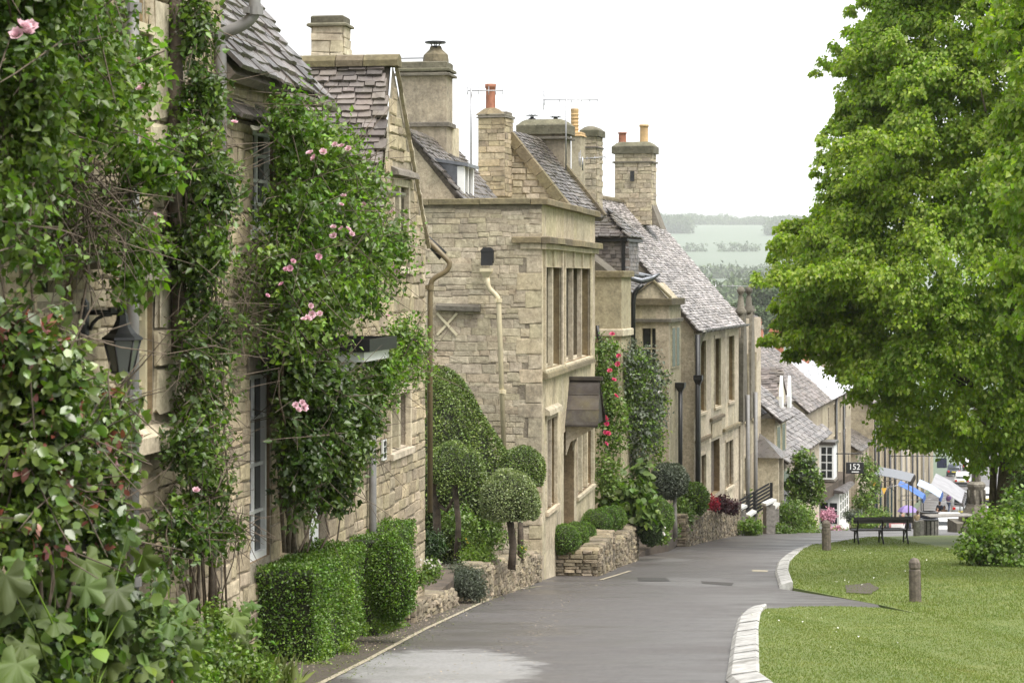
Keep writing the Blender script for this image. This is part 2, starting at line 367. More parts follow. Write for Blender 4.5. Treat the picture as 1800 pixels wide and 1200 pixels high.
# ---------------------------------------------------------------- leaves
def unit(v): return v / np.maximum(np.linalg.norm(v, axis=1, keepdims=True), 1e-9)
def leaves(name, m, P, D, N, S, parent=None, shape='rhomb', wid=.34, kind='stuff', curl=.1):
    P, D, N, S = (np.asarray(a, float) for a in (P, D, N, S)); D = unit(D); A = unit(np.cross(N, D)); Nn = np.cross(D, A); n = len(P)
    if shape == 'rhomb':
        T = [(0, 0, 0), (.40, wid, curl + .06), (1, 0, -curl - .04), (.40, -wid, curl + .06)]; Q = np.array([[0, 3, 2], [0, 2, 1]])
    else:
        T = [(0, 0, 0), (.28, wid * .85, .05), (.62, wid * .8, .02), (1, 0, -.14), (.62, -wid * .8, .02), (.28, -wid * .85, .05), (.45, 0, -.03)]
        Q = np.array([[0, 6, 1], [1, 6, 2], [2, 6, 3], [3, 6, 4], [4, 6, 5], [5, 6, 0]])
    T = np.array(T); V = P[:, None, :] + S[:, None, None] * (D[:, None, :] * T[None, :, 0:1] + A[:, None, :] * T[None, :, 1:2] + Nn[:, None, :] * T[None, :, 2:3])
    Fc = (np.arange(n)[:, None, None] * len(T) + Q[None]).reshape(-1, 3)
    return npmesh(name, V.reshape(-1, 3), Fc, m, parent, kind)
def rdir(n): return unit(rng.normal(size=(n, 3)))
def in_blobs(blobs, n):                                 # blobs: (centre, radii, weight); points biased to the outside
    B = list(blobs); w = np.array([b[2] * (b[1][0] * b[1][1] * b[1][2]) ** (2 / 3) for b in B]); k = rng.choice(len(B), n, p=w / w.sum())
    C = np.array([tuple(b[0]) for b in B])[k]; R = np.array([tuple(b[1]) for b in B])[k]; d = rdir(n)
    return C + d * R * (rng.random((n, 1)) ** .42), d, k
def sprays(blobs, nsp, per=7, ln=.22, size=.05, droop=.3, fan=.9, outw=.6, clear=()):
    blobs = [(b[0], tuple(max(x - ln * .5, x * .45) for x in b[1]), b[2]) for b in blobs]; C, d, _ = in_blobs(blobs, nsp); ax = unit(d * outw + rng.normal(size=(nsp, 3)) * .5 + np.array([0, 0, -droop]))
    sd = unit(np.cross(ax, rng.normal(size=(nsp, 3)))); t = np.linspace(0, 1, per)
    P = (C[:, None] + ax[:, None] * (t[None, :, None] * ln)).reshape(-1, 3)
    sgn = np.where(np.arange(per) % 2 == 0, 1, -1)[None, :, None]
    D = (ax[:, None] * (1 - fan * .6) + sd[:, None] * sgn * fan + rng.normal(size=(nsp, per, 3)) * .3 + np.array([0, 0, -droop * .8])).reshape(-1, 3)
    up = np.array([0, 0, 1.0]); N = (np.repeat(d, per, 0) * .5 + up * .8 + rng.normal(size=(nsp * per, 3)) * .65)
    P = P + rng.normal(size=P.shape) * size * .25
    if clear:
        Yp = np.maximum(P[:, 1], 1); px = P[:, 0] / Yp * F + 900; py = HY - P[:, 2] / Yp * F; k_ = np.ones(len(P), bool)
        for (a, b_, c, d_) in clear: k_ &= ~((px > a) & (px < b_) & (py > c) & (py < d_))
        P, D, N = P[k_], D[k_], N[k_]; return P, D, N, size * rng.uniform(.45, 1.35, len(P))
    S = size * rng.uniform(.45, 1.35, nsp * per)
    return P, D, N, S
def shell_leaves(name, m, parent, pts, nrm, size, tilt=.8, wid=.36, inn=.03):
    n = len(pts); D = unit(nrm * .55 + rng.normal(size=(n, 3)) * tilt * .6 + np.array([0, 0, .12])); N = nrm * .7 + rng.normal(size=(n, 3)) * .5 + np.array([0, 0, .3])
    P = pts - nrm * (rng.random((n, 1)) * inn) ; return leaves(name, m, P, D, N, size * rng.uniform(.6, 1.3, n), parent, wid=wid)
# ================================================================ THE SETTING
HZ = [(450, -32), (600, -29), (1000, -22), (1600, -12), (2100, -6), (2500, 4), (3000, 27), (3500, 50), (4000, 72), (4500, 98), (5000, 117), (5500, 124), (6200, 118)]
hz = _hermite(HZ)
def ground(x, y):
    if y < 450: return gz(y)
    a = gz(min(y, 600)); b = hz(y) + 10 * math.sin(x * .0026 + y * .0013) * smooth(1500, 3500, y) + 5 * math.sin(x * .007 + 1) * smooth(2500, 4500, y)
    return a + (b - a) * smooth(450, 560, y)
m, nt, b = mat('lawn_grass'); p = pos(nt)
col = mix(nt, ramp(nt, noise(nt, p, .5, 6, .65), .36, .64), (.105, .14, .03), (.19, .205, .055))
col = mix(nt, ramp(nt, noise(nt, p, 7, 6, .75), .35, .7), col, (.095, .145, .028))
col = mix(nt, math_(nt, 'MULTIPLY', ramp(nt, noise(nt, p, 1.1, 7, .75), .6, .76), .55), col, (.24, .19, .09))
nt.links.new(col, b.inputs['Base Color']); b.inputs['Roughness'].default_value = .75; bump(nt, b, noise(nt, p, 55, 5, .8), .6, .03); M['lawn'] = m
m, nt, b = mat('hill_fields'); p = pos(nt)
v = nd(nt, 'ShaderNodeTexVoronoi'); v.inputs['Scale'].default_value = .0016; mp = nd(nt, 'ShaderNodeMapping'); mp.inputs['Scale'].default_value = (1, 1.5, 0); nt.links.new(p, mp.inputs[0]); nt.links.new(mp.outputs[0], v.inputs['Vector'])
col = mix(nt, v.outputs['Color'], (.095, .125, .085), (.115, .142, .105))
col = mix(nt, ramp(nt, noise(nt, p, .012, 6, .7), .45, .7), col, (.085, .12, .075))
nt.links.new(col, b.inputs['Base Color']); b.inputs['Roughness'].default_value = .9; M['fields'] = m
m, nt, b = mat('wet_asphalt'); p = pos(nt)
g = ramp(nt, noise(nt, p, 26, 8, .95), .40, .61, (.016, .0145, .014), (.155, .141, .136))
g = mix(nt, ramp(nt, noise(nt, p, .8, 6, .65), .4, .7), g, (.08, .072, .07))
g = mix(nt, math_(nt, 'MULTIPLY', ramp(nt, noise(nt, p, 2.6, 9, .8), .5, .64), .45), g, (.045, .04, .039))
mp = nd(nt, 'ShaderNodeMapping'); mp.inputs['Scale'].default_value = (.5, .8, 1); nt.links.new(p, mp.inputs[0])
wet = ramp(nt, noise(nt, mp.outputs[0], 1.0, 6, .62), .40, .62)
def worn_patch(px, py, rx, ry, soft=.25):                 # a resurfaced patch with a ragged edge, at its place on the lane
    c = G(px, py); ex = rx / F * c.y; ey = abs(G(px, py - ry).y - c.y)
    v = nd(nt, 'ShaderNodeVectorMath', operation='SUBTRACT'); nt.links.new(p, v.inputs[0]); v.inputs[1].default_value = (c.x, c.y, c.z)
    w = nd(nt, 'ShaderNodeVectorMath', operation='MULTIPLY'); nt.links.new(v.outputs[0], w.inputs[0]); w.inputs[1].default_value = (1 / ex, 1 / ey, 0)
    l = nd(nt, 'ShaderNodeVectorMath', operation='LENGTH'); nt.links.new(w.outputs[0], l.inputs[0])
    d = math_(nt, 'ADD', l.outputs['Value'], math_(nt, 'MULTIPLY', math_(nt, 'SUBTRACT', noise(nt, p, 2.4, 8, .72), .5), 1.1)); return ramp(nt, d, 1 - soft, 1, (1, 1, 1), (0, 0, 0))
pk = ramp(nt, noise(nt, p, 30, 8, .9), .38, .62, (.15, .148, .147), (.44, .438, .435))
for q in ((770, 1172, 190, 34, .75), (1205, 1022, 100, 9, .14), (1140, 983, 80, 5, .14)): g = mix(nt, math_(nt, 'MULTIPLY', worn_patch(*q[:4]), q[4]), g, pk)
nt.links.new(g, b.inputs['Base Color']); nt.links.new(ramp(nt, wet, 0, 1, (.58,) * 3, (.33,) * 3), b.inputs['Roughness'])
bump(nt, b, noise(nt, p, 110, 3, .8), .35, .006); M['asphalt'] = m
m, nt, b = mat('wet_resurfaced_asphalt'); p = pos(nt)
g = ramp(nt, noise(nt, p, 3.2, 9, .8), .38, .62, (.085, .08, .078), (.235, .233, .23)); nt.links.new(g, b.inputs['Base Color'])
nt.links.new(ramp(nt, noise(nt, p, 9, 5, .7), .35, .65, (.3,) * 3, (.6,) * 3), b.inputs['Roughness']); bump(nt, b, noise(nt, p, 80, 3, .8), .25, .006); M['wetpatch'] = m
m, nt, b = mat('gritty_verge'); p = pos(nt)
g = ramp(nt, noise(nt, p, 60, 5, .8), .3, .72, (.035, .028, .023), (.115, .092, .072)); g = mix(nt, ramp(nt, noise(nt, p, 1.4, 6, .7), .5, .72), g, (.05, .048, .022))
sp = ramp(nt, noise(nt, p, 38, 2, .5), .72, .76); g = mix(nt, sp, g, (.32, .27, .2))
nt.links.new(g, b.inputs['Base Color']); b.inputs['Roughness'].default_value = .7; bump(nt, b, noise(nt, p, 70, 4, .8), .6, .012); M['verge'] = m
M['linepaint'] = plain('worn_cream_line', (.34, .30, .22), .6, 0, .35, .3, scale=30, dirt=.5)
M['kerb'] = plain('whitewashed_kerb', (.38, .372, .355), .6, 0, .35, .5, scale=6, dirt=1.0)

def xs_ys_grid(xs, ys, zf):
    V = [(x, y, zf(x, y)) for y in ys for x in xs]; n = len(xs)
    return V, [(j*n+i, j*n+i+1, (j+1)*n+i+1, (j+1)*n+i) for j in range(len(ys)-1) for i in range(n-1)]
xs = sorted(set([-1800, -1200, -900, -600, -400, -250, -150, -100] + list(range(-60, 130, 10)) + list(range(130, 320, 15)) + [350, 420] + list(range(500, 1400, 60)) + [1500, 1800, 2200, 2600]))
ys = sorted(set([-60, -40] + list(np.arange(-20, 150, 2.0)) + list(range(150, 460, 10)) + list(range(460, 1720, 60)) + list(range(1740, 6200, 90)) + [6200]))
V, Fc = xs_ys_grid(xs, ys, lambda x, y: ground(x, y) - .12 - (.5 if y < 450 else 0) * smooth(20, 60, abs(x)) * 0)
tag(npmesh('terrain', V, Fc, 'fields'), 'hazy green hillside fields beyond the valley', kind='structure')

def sheet(name, poly, zf, m, step=1.0, label=None, kind='structure', y_only=False):
    bm = bmesh.new(); bm.faces.new([bm.verts.new((x, y, 0)) for x, y in poly])
    mn = [min(p[i] for p in poly) for i in (0, 1)]; mx = [max(p[i] for p in poly) for i in (0, 1)]
    for ax in ((1,) if y_only else (0, 1)):
        c = math.ceil(mn[ax] / step) * step
        while c < mx[ax]:
            no = [0, 0, 0]; no[ax] = 1; co = [0, 0, 0]; co[ax] = c
            bmesh.ops.bisect_plane(bm, geom=bm.verts[:] + bm.edges[:] + bm.faces[:], plane_co=co, plane_no=no); c += step
    if m == 'lawn':
        ex = bmesh.ops.extrude_edge_only(bm, edges=[e for e in bm.edges if len(e.link_faces) == 1]); low = {v for v in ex['geom'] if isinstance(v, bmesh.types.BMVert)}
    else: low = set()
    bmesh.ops.triangulate(bm, faces=bm.faces[:])
    for v in bm.verts: v.co.z = zf(v.co.x, v.co.y) - (.3 if v in low else 0)
    for f in bm.faces:
        f.normal_update()
        if f.normal.z < -.01: f.normal_flip()
    me = bpy.data.meshes.new(name); bm.to_mesh(me); bm.free(); me.materials.append(M[m]); o = bpy.data.objects.new(name, me); COL.objects.link(o)
    return tag(o, label, kind=kind)
def gp(pts): return [tuple(G(*p)[:2]) for p in pts]
LINE = [(-3.6, -8), (-2.9, 8)] + gp([(560, 1200), (640, 1160), (740, 1107), (850, 1056), (940, 1038), (1040, 1022)])
K1L = gp([(1276, 1200), (1287, 1127), (1297, 1090), (1309, 1078), (1322, 1072)]); K1R = gp([(1335, 1200), (1333, 1117), (1337, 1088), (1342, 1079), (1348, 1073)])
K1L = [(2.05, -8), (2.05, 8)] + K1L; K1R = [(2.37, -8), (2.37, 8)] + K1R
K2L = gp([(1370, 1034), (1362, 1007), (1367, 990), (1379, 979), (1395, 969), (1417, 960)]) ; K2R = gp([(1394, 1033), (1385, 1007), (1388, 993), (1398, 983), (1410, 973), (1430, 964)])
fac2 = lambda y: .26 * y - 12.3 if y < 150 else 26.7 + .24 * (y - 150)
roadz = lambda x, y: gz(y) + .0
left_far = [(3.9, 60), (5.4, 68), (7.2, 77), (10.0, 86), (13.6, 97), (17.9, 115), (26.4, 148), (46.1, 230), (87, 400)]
right_far = [(100, 400), (62, 230), (46, 148), (38, 118), (33, 100), (30, 74), (22, 72.5), (13.4, 71.6), (11, 69.2)]
road_poly = [LINE[0], LINE[1]] + LINE[2:6] + gp([(850, 1056)])[:0] + [(-.55, 38.2), (.2, 43.6), (1.4, 48), (2.5, 52), (3.1, 56)] + left_far + right_far + list(reversed(K2L)) + gp([(1480, 1051), (1542, 1061), (1548, 1068), (1400, 1069)]) + list(reversed(K1L))
sheet('road', road_poly, roadz, 'asphalt', 1.0, 'narrow grey asphalt lane, wet from rain, running downhill', y_only=True)
sheet('verge_strip', [LINE[0], LINE[1]] + LINE[2:6] + [(-.55, 38.2), (.0, 43.0), (-.6, 43.6), (-1.6, 38), (-3.1, 28), (-4.6, 16), (-6.2, 4), (-7, -8)], lambda x, y: gz(y) + .004, 'verge', 1.0, 'gritty brown strip beside the lane', y_only=True)
def ribbon(pts, w): 
    out = []
    for i, p in enumerate(pts):
        d = Vector((pts[min(i+1, len(pts)-1)][0] - pts[max(i-1, 0)][0], pts[min(i+1, len(pts)-1)][1] - pts[max(i-1, 0)][1])).normalized(); out.append((p[0] + d.y * w, p[1] - d.x * w))
    return list(pts) + out[::-1]
sheet('edge_line', ribbon([LINE[1]] + LINE[2:6] + [(-.55, 38.2), (.55, 41.3)], .065), lambda x, y: gz(y) + .009, 'linepaint', 1.0, 'worn cream line along the edge of the lane', y_only=True)
sheet('edge_line', ribbon(gp([(1052, 1019), (1105, 1003)]), .09), lambda x, y: gz(y) + .009, 'linepaint', 1.0, 'short cream line beyond the stone planter', y_only=True)
sheet('manhole_patch', gp([(1232, 1021), (1290, 1024), (1286, 1029), (1234, 1025)]), lambda x, y: gz(y) + .006, 'darkwood', .5, 'dark repair strip across the lane')
sheet('white_mark', gp([(1322, 1001), (1350, 1002), (1349, 1005), (1322, 1004)]), lambda x, y: gz(y) + .006, 'linepaint', .5, 'small white paint mark on the lane')
dA, dB = G(1440, 1052), G(1800, 1122)
def lawnz(x, y):
    n = Vector((dB.y - dA.y, -(dB.x - dA.x), 0)).normalized(); d = abs((Vector((x, y, 0)) - Vector((dA.x, dA.y, 0))).dot(n))
    t = smooth(dA.x + .6, dA.x + 3, x)
    return gz(y) + .085 - (.072 * (1 - smooth(1.9, 3.4, d)) + .30 * math.exp(-(d / .9) ** 2) * t) * smooth(3.0, 4.2, x + (y - 36) * .05) + .05 * smooth(1, 6, x - 3) * t
L1 = K1R + gp([(1400, 1067), (1470, 1066), (1548, 1069), (1640, 1084)]) + [(9.2, 30.2), (20, 31), (30, 20), (30, -8)]
L2 = list(K2R) + gp([(1455, 962)]) + [(11.4, 68.6), (13.6, 70.6), (17, 71.2), (20, 69), (30, 68), (45, 66), (45, 34), (20, 31.3)] + [(9.2, 29.6)] + [(x, y - .7) for x, y in gp([(1640, 1083)])] + gp([(1562, 1066), (1480, 1050)])
sheet('lawn', L1, lawnz, 'lawn', .35, 'sloping mown grass beside the lane, nearer the camera')
sheet('lawn', L2, lambda x, y: lawnz(x, y) - .008, 'lawn', .4, 'mown green with bench and posts under the tree')
sheet('bare_patch', gp([(1486, 1030), (1528, 1028), (1546, 1036), (1530, 1045), (1488, 1043)]), lambda x, y: lawnz(x, y) + .012, 'verge', .5, 'bare muddy patch in the green')

def kerb(Lp, Rp, label, step=.9):
    root = thing('kerb', label, None, (Lp[0][0], Lp[0][1], gz(Lp[0][1]))); root['kind'] = 'structure'
    def res(pts):
        P = [Vector((p[0], p[1], 0)) for p in pts]; L = [0]
        for i in range(1, len(P)): L.append(L[-1] + (P[i] - P[i-1]).length)
        return P, L
    def at(P, L, f):
        d = f * L[-1]
        for i in range(1, len(P)):
            if d <= L[i] + 1e-9: return P[i-1].lerp(P[i], (d - L[i-1]) / max(L[i] - L[i-1], 1e-9))
        return P[-1]
    A, B = res(Lp), res(Rp); n = max(3, int(A[1][-1] / step))
    for i in range(n):
        f0, f1 = i / n + .006 / max(1, n / 8), (i + 1) / n - .006 / max(1, n / 8); rz = random.uniform(-.006, .006)
        a0, a1, b0, b1 = at(*A, f0), at(*A, f1), at(*B, f0), at(*B, f1); mb = MB()
        lay_ = [[(a0, -.1), (a1, -.1), (b1, -.1), (b0, -.1)], [(a0, .03), (a1, .03), (b1, .10), (b0, .10)], [(a0.lerp(b0, .16), .075), (a1.lerp(b1, .16), .075), (b1.lerp(a1, .1), .115), (b0.lerp(a0, .1), .115)]]
        vs = [Vector((p.x, p.y, gz(p.y) + z + rz)) - root.location for l in lay_ for p, z in l]
        mb.add(vs, [(k*4+q, k*4+(q+1) % 4, k*4+4+(q+1) % 4, k*4+4+q) for k in range(2) for q in range(4)] + [(8, 9, 10, 11), (3, 2, 1, 0)])
        mb.build('kerb_stone', 'kerb', root)
kerb(K1L[1:], K1R[1:], 'white kerb curving along the nearer grass'); kerb(K2L, K2R, 'white kerb curving round the farther green', .8)

# grass blades
def grass_blades(name, poly, n, zf, hgt, m, label, ymax):
    P = np.array(poly); out = []
    mn, mx = P.min(0), np.minimum(P.max(0), [12, ymax])
    mn = np.maximum(mn, [-9, 15])
    c = rng.uniform(mn, mx, (n, 2)); w = np.clip((20.0 / np.maximum(c[:, 1], 18)) ** 1.2, 0, 1); c = c[rng.random(len(c)) < w]
    kx = c[:, 0] / c[:, 1]; c = c[kx < .25]
    ins = np.zeros(len(c), bool); j = len(P) - 1
    for i in range(len(P)):
        a, b_ = P[i], P[j]; cond = ((a[1] > c[:, 1]) != (b_[1] > c[:, 1])) & (c[:, 0] < (b_[0] - a[0]) * (c[:, 1] - a[1]) / (b_[1] - a[1] + 1e-12) + a[0]); ins ^= cond; j = i
    c = c[ins]; z = np.array([zf(x, y) for x, y in c]); n = len(c); h = hgt * rng.uniform(.5, 1.5, n); a = rng.uniform(0, 2 * np.pi, n); ww = rng.uniform(.003, .006, n) * (1 + c[:, 1] / 40)
    base = np.column_stack([c, z - .005]); side = np.column_stack([np.cos(a), np.sin(a), 0 * a]) * ww[:, None]; lean = rng.normal(size=(n, 3)) * .4 * h[:, None]; lean[:, 2] = h
    V = np.stack([base - side, base + side, base + lean], 1).reshape(-1, 3); return tag(npmesh(name, V, np.arange(3 * n).reshape(-1, 3), m, None, 'stuff'), label)
M['blade'] = leaf_mat('grass_blades', (.11, .165, .03), (.19, .225, .05), .6, .3, (.9, 1.1), patch=((.16, .195, .042), (.25, .205, .09)))
grass_blades('grass', L1, 300000, lawnz, .019, 'blade', 'short green grass of the nearer lawn', 36)
grass_blades('grass', L2, 260000, lawnz, .026, 'blade', 'short green grass of the farther green', 85)
# ragged grass along the kerbs and daisies
def tufts(name, pts, m, label, hgt=.1, per=26, spread=.12):
    n = len(pts) * per; base = np.repeat(np.array(pts, float), per, 0) + np.column_stack([rng.normal(size=(n, 2)) * spread, np.zeros(n)])
    D = unit(rng.normal(size=(n, 3)) * .45 + np.array([0, 0, 1.0])); return tag(leaves(name, m, base, D, rdir(n), hgt * rng.uniform(.5, 1.5, n), None, wid=.07, curl=.05), label)

M['paving'] = plain('tan_paving', (.36, .29, .22), .6, 0, .2, .3, scale=4, dirt=.3)
sheet('pavement', [(fac2(104) + 1.6, 104), (fac2(104) + 4.2, 104), (fac2(150) + 3.4, 150), (fac2(150) + .1, 150), (fac2(125) + .3, 125)], lambda x, y: gz(y) + .09, 'paving', 2.0, 'tan paved footway in front of the shops', y_only=True)
# petals, leaf litter and daisies
def scatter(name, label, poly_pts, n, m, zf, size):
    P = np.array(poly_pts); k = rng.integers(0, len(P) - 1, n); t = rng.random((n, 1)); c = P[k] * (1 - t) + P[k + 1] * t; c = c + rng.normal(size=c.shape) * np.array([.22, .5]); z = np.array([zf(x, y) for x, y in c]) + .012
    D = rdir(n) * [1, 1, .15]; return tag(leaves(name, m, np.column_stack([c, z]), D, np.tile([0, 0, 1.], (n, 1)) + rng.normal(size=(n, 3)) * .2, size * rng.uniform(.5, 1.4, n), None, wid=.4), label)
M['litter'] = leaf_mat('fallen_petals', (.30, .24, .17), (.45, .38, .30), .7, .1, (.5, 1.3))
M['daisy'] = leaf_mat('daisy_petals', (.72, .72, .68), (.75, .74, .70), .7, .2, (.9, 1.1))
M['moss'] = leaf_mat('edge_moss', (.07, .10, .02), (.13, .15, .035), .8, .1, (.6, 1.4))
scatter('petal_litter', 'fallen petals and leaf litter along the gritty strip', [(-2.6, 20), (-2.1, 23), (-1.4, 28), (-.9, 34), (.1, 42)], 1500, 'litter', lambda x, y: gz(y) + .004, .022)
scatter('petal_litter', 'scattered petals on the wet lane', [(-.8, 19), (0, 24), (.5, 30), (1.2, 38), (1.8, 46)], 420, 'litter', lambda x, y: gz(y), .018)
scatter('moss', 'moss and grit growing along the cream edge line', [tuple(q) for q in LINE[2:6]] + [(-.55, 38.2), (.3, 41)], 1500, 'moss', lambda x, y: gz(y) + .002, .02)
scatter('daisies', 'few white daisies scattered in the nearer lawn', [(2.8, 21), (4.2, 25), (3.4, 30), (6, 30)], 16, 'daisy', lambda x, y: lawnz(x, y) + .015, .035)
scatter('daisies', 'few white daisies in the farther green', [(5.5, 40), (8, 45), (10, 52), (8, 60)], 22, 'daisy', lambda x, y: lawnz(x, y) + .02, .045)

M['ironcover'] = plain('iron_cover', (.05, .046, .043), .5, .3, .3, .4)
sheet('manhole_cover', gp([(1120, 1015), (1170, 1015), (1178, 1021), (1122, 1021)]), lambda x, y: gz(y) + .010, 'ironcover', .5, 'dark drain cover in the lane left of the repair strip')
# ================================================================ HOUSES
class House(Front):
    def __init__(s, name, label, Y0, X0, sl, group='old stone houses down the hill', cat='house'):
        super().__init__(Y0, X0, sl); s.e = thing(name, label, cat, (X0, Y0, 0), s.ang, group)
    def lp(s, px, py, Y): return s.local(W(px, py, Y))
def face_grid(mb, t0, t1, z0, z1, holes, y=0.0, rev=.28, back=True, mr=None):
    mr = mr if mr is not None else mb
    ts = sorted({t0, t1} | {min(max(h[i], t0), t1) for h in holes for i in (0, 1)}); zs = sorted({z0, z1} | {min(max(h[i], z0), z1) for h in holes for i in (2, 3)})
    for i in range(len(ts)-1):
        for k in range(len(zs)-1):
            a, b_ = (ts[i]+ts[i+1])/2, (zs[k]+zs[k+1])/2
            if any(h[0] < a < h[1] and h[2] < b_ < h[3] for h in holes): continue
            mb.add([(ts[i], y, zs[k]), (ts[i+1], y, zs[k]), (ts[i+1], y, zs[k+1]), (ts[i], y, zs[k+1])], [(0, 1, 2, 3)])
    for (a, b_, c, d) in holes:
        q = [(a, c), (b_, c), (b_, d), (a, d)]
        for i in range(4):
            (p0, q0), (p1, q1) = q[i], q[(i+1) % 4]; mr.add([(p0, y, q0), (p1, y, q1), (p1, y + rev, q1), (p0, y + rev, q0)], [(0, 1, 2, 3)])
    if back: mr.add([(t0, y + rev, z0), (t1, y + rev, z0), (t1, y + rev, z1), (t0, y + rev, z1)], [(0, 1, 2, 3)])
def shell(H, m, t0, t1, D, z0, z1, holes=(), y=0.0, rev=.28, gable=None, name='wall'):
    """walls with openings; gable = ridge height for triangular end walls (ridge along the street)"""
    mb = MB(); mr = MB(); face_grid(mb, t0, t1, z0, z1, list(holes), y, rev, mr=mr)
    for t in (t0, t1):
        pl = [(t, y, z0), (t, D, z0), (t, D, z1)] + ([(t, (y+D)/2, gable)] if gable else []) + [(t, y, z1)]; mb.add(pl, [tuple(range(len(pl)))])
    mb.add([(t0, D, z0), (t1, D, z0), (t1, D, z1), (t0, D, z1)], [(0, 1, 2, 3)])
    if not gable: mb.add([(t0, y, z1), (t1, y, z1), (t1, D, z1), (t0, D, z1)], [(0, 1, 2, 3)])
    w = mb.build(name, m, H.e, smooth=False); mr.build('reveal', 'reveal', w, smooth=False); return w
def window(H, t0, t1, z0, z1, n=2, style='stone', y=0.0, dep=.16, trans=(), sill=True, par=None, panes=True, surround=.09):
    e = par or H.e; f = MB(); w = t1 - t0
    if style == 'stone':
        s = surround
        dj = min(dep, .05); f.bb(t0 - s, t0 + .012, y - .025, y + dj, z0, z1 + s); f.bb(t1 - .012, t1 + s, y - .0255, y + dj, z0, z1 + s); f.bb(t0 + .012, t1 - .012, y - .024, y + dj, z1 - .012, z1 + s)
        o = f.build('window', 'dress', e); mm, mw = 'dress', .055
    else:
        s = .05; m_ = 'white' if style == 'white' else 'cream'
        f.bb(t0, t0 + s, y + dep * .35, y + dep + .06, z0, z1); f.bb(t1 - s, t1, y + dep * .35, y + dep + .06, z0, z1)
        f.bb(t0 + s, t1 - s, y + dep * .36, y + dep + .06, z1 - s, z1); f.bb(t0 + s, t1 - s, y + dep * .36, y + dep + .06, z0, z0 + s * 1.4)
        o = f.build('window', m_, e); mm, mw = m_, .018
    for k in range(1, n):
        t = t0 + w * k / n; mu = MB(); yy = y + (.0 if style == 'stone' else dep * .6)
        mu.cbox(t - mw, t + mw, yy, y + (min(dep, .11) if style == 'stone' else dep + .02), z0 + .02, z1 - .01, .008); mu.build('mullion', mm, o)
    for z in trans:
        tr = MB(); tr.bb(t0 + .02, t1 - .02, y + dep * .62, y + dep + .021, z - mw, z + mw); tr.build('glazing_bar', mm, o)
    if sill:
        sl = MB(); sl.prism([(t0 - .12, y - .07, z0 - .10), (t0 - .12, y - .07, z0 - .02), (t0 - .12, y + dep, z0 + .03), (t0 - .12, y + dep, z0 - .10)], (w + .24, 0, 0)); sl.build('sill', 'dress' if style == 'stone' else mm, o)
    if panes:
        for k in range(n):
            g = MB(); a, b_ = t0 + w * k / n + mw, t0 + w * (k + 1) / n - mw; yy = y + dep - .01 + random.uniform(-.004, .004)
            g.bb(a, b_, yy, yy + .012, z0 + .03, z1 - .02); g.build('pane', 'glass', o)
    return o
def slope_deck(mb, org, ang, slope, w, ln, th=.1):
    org = Vector(org); ax = Vector((math.cos(ang), math.sin(ang), 0)); up = Vector((-math.sin(ang) * math.cos(slope), math.cos(ang) * math.cos(slope), math.sin(slope))); nm = ax.cross(up)
    return mb.prism([org, org + ax * w, org + ax * w + up * ln, org + up * ln], -nm * th)
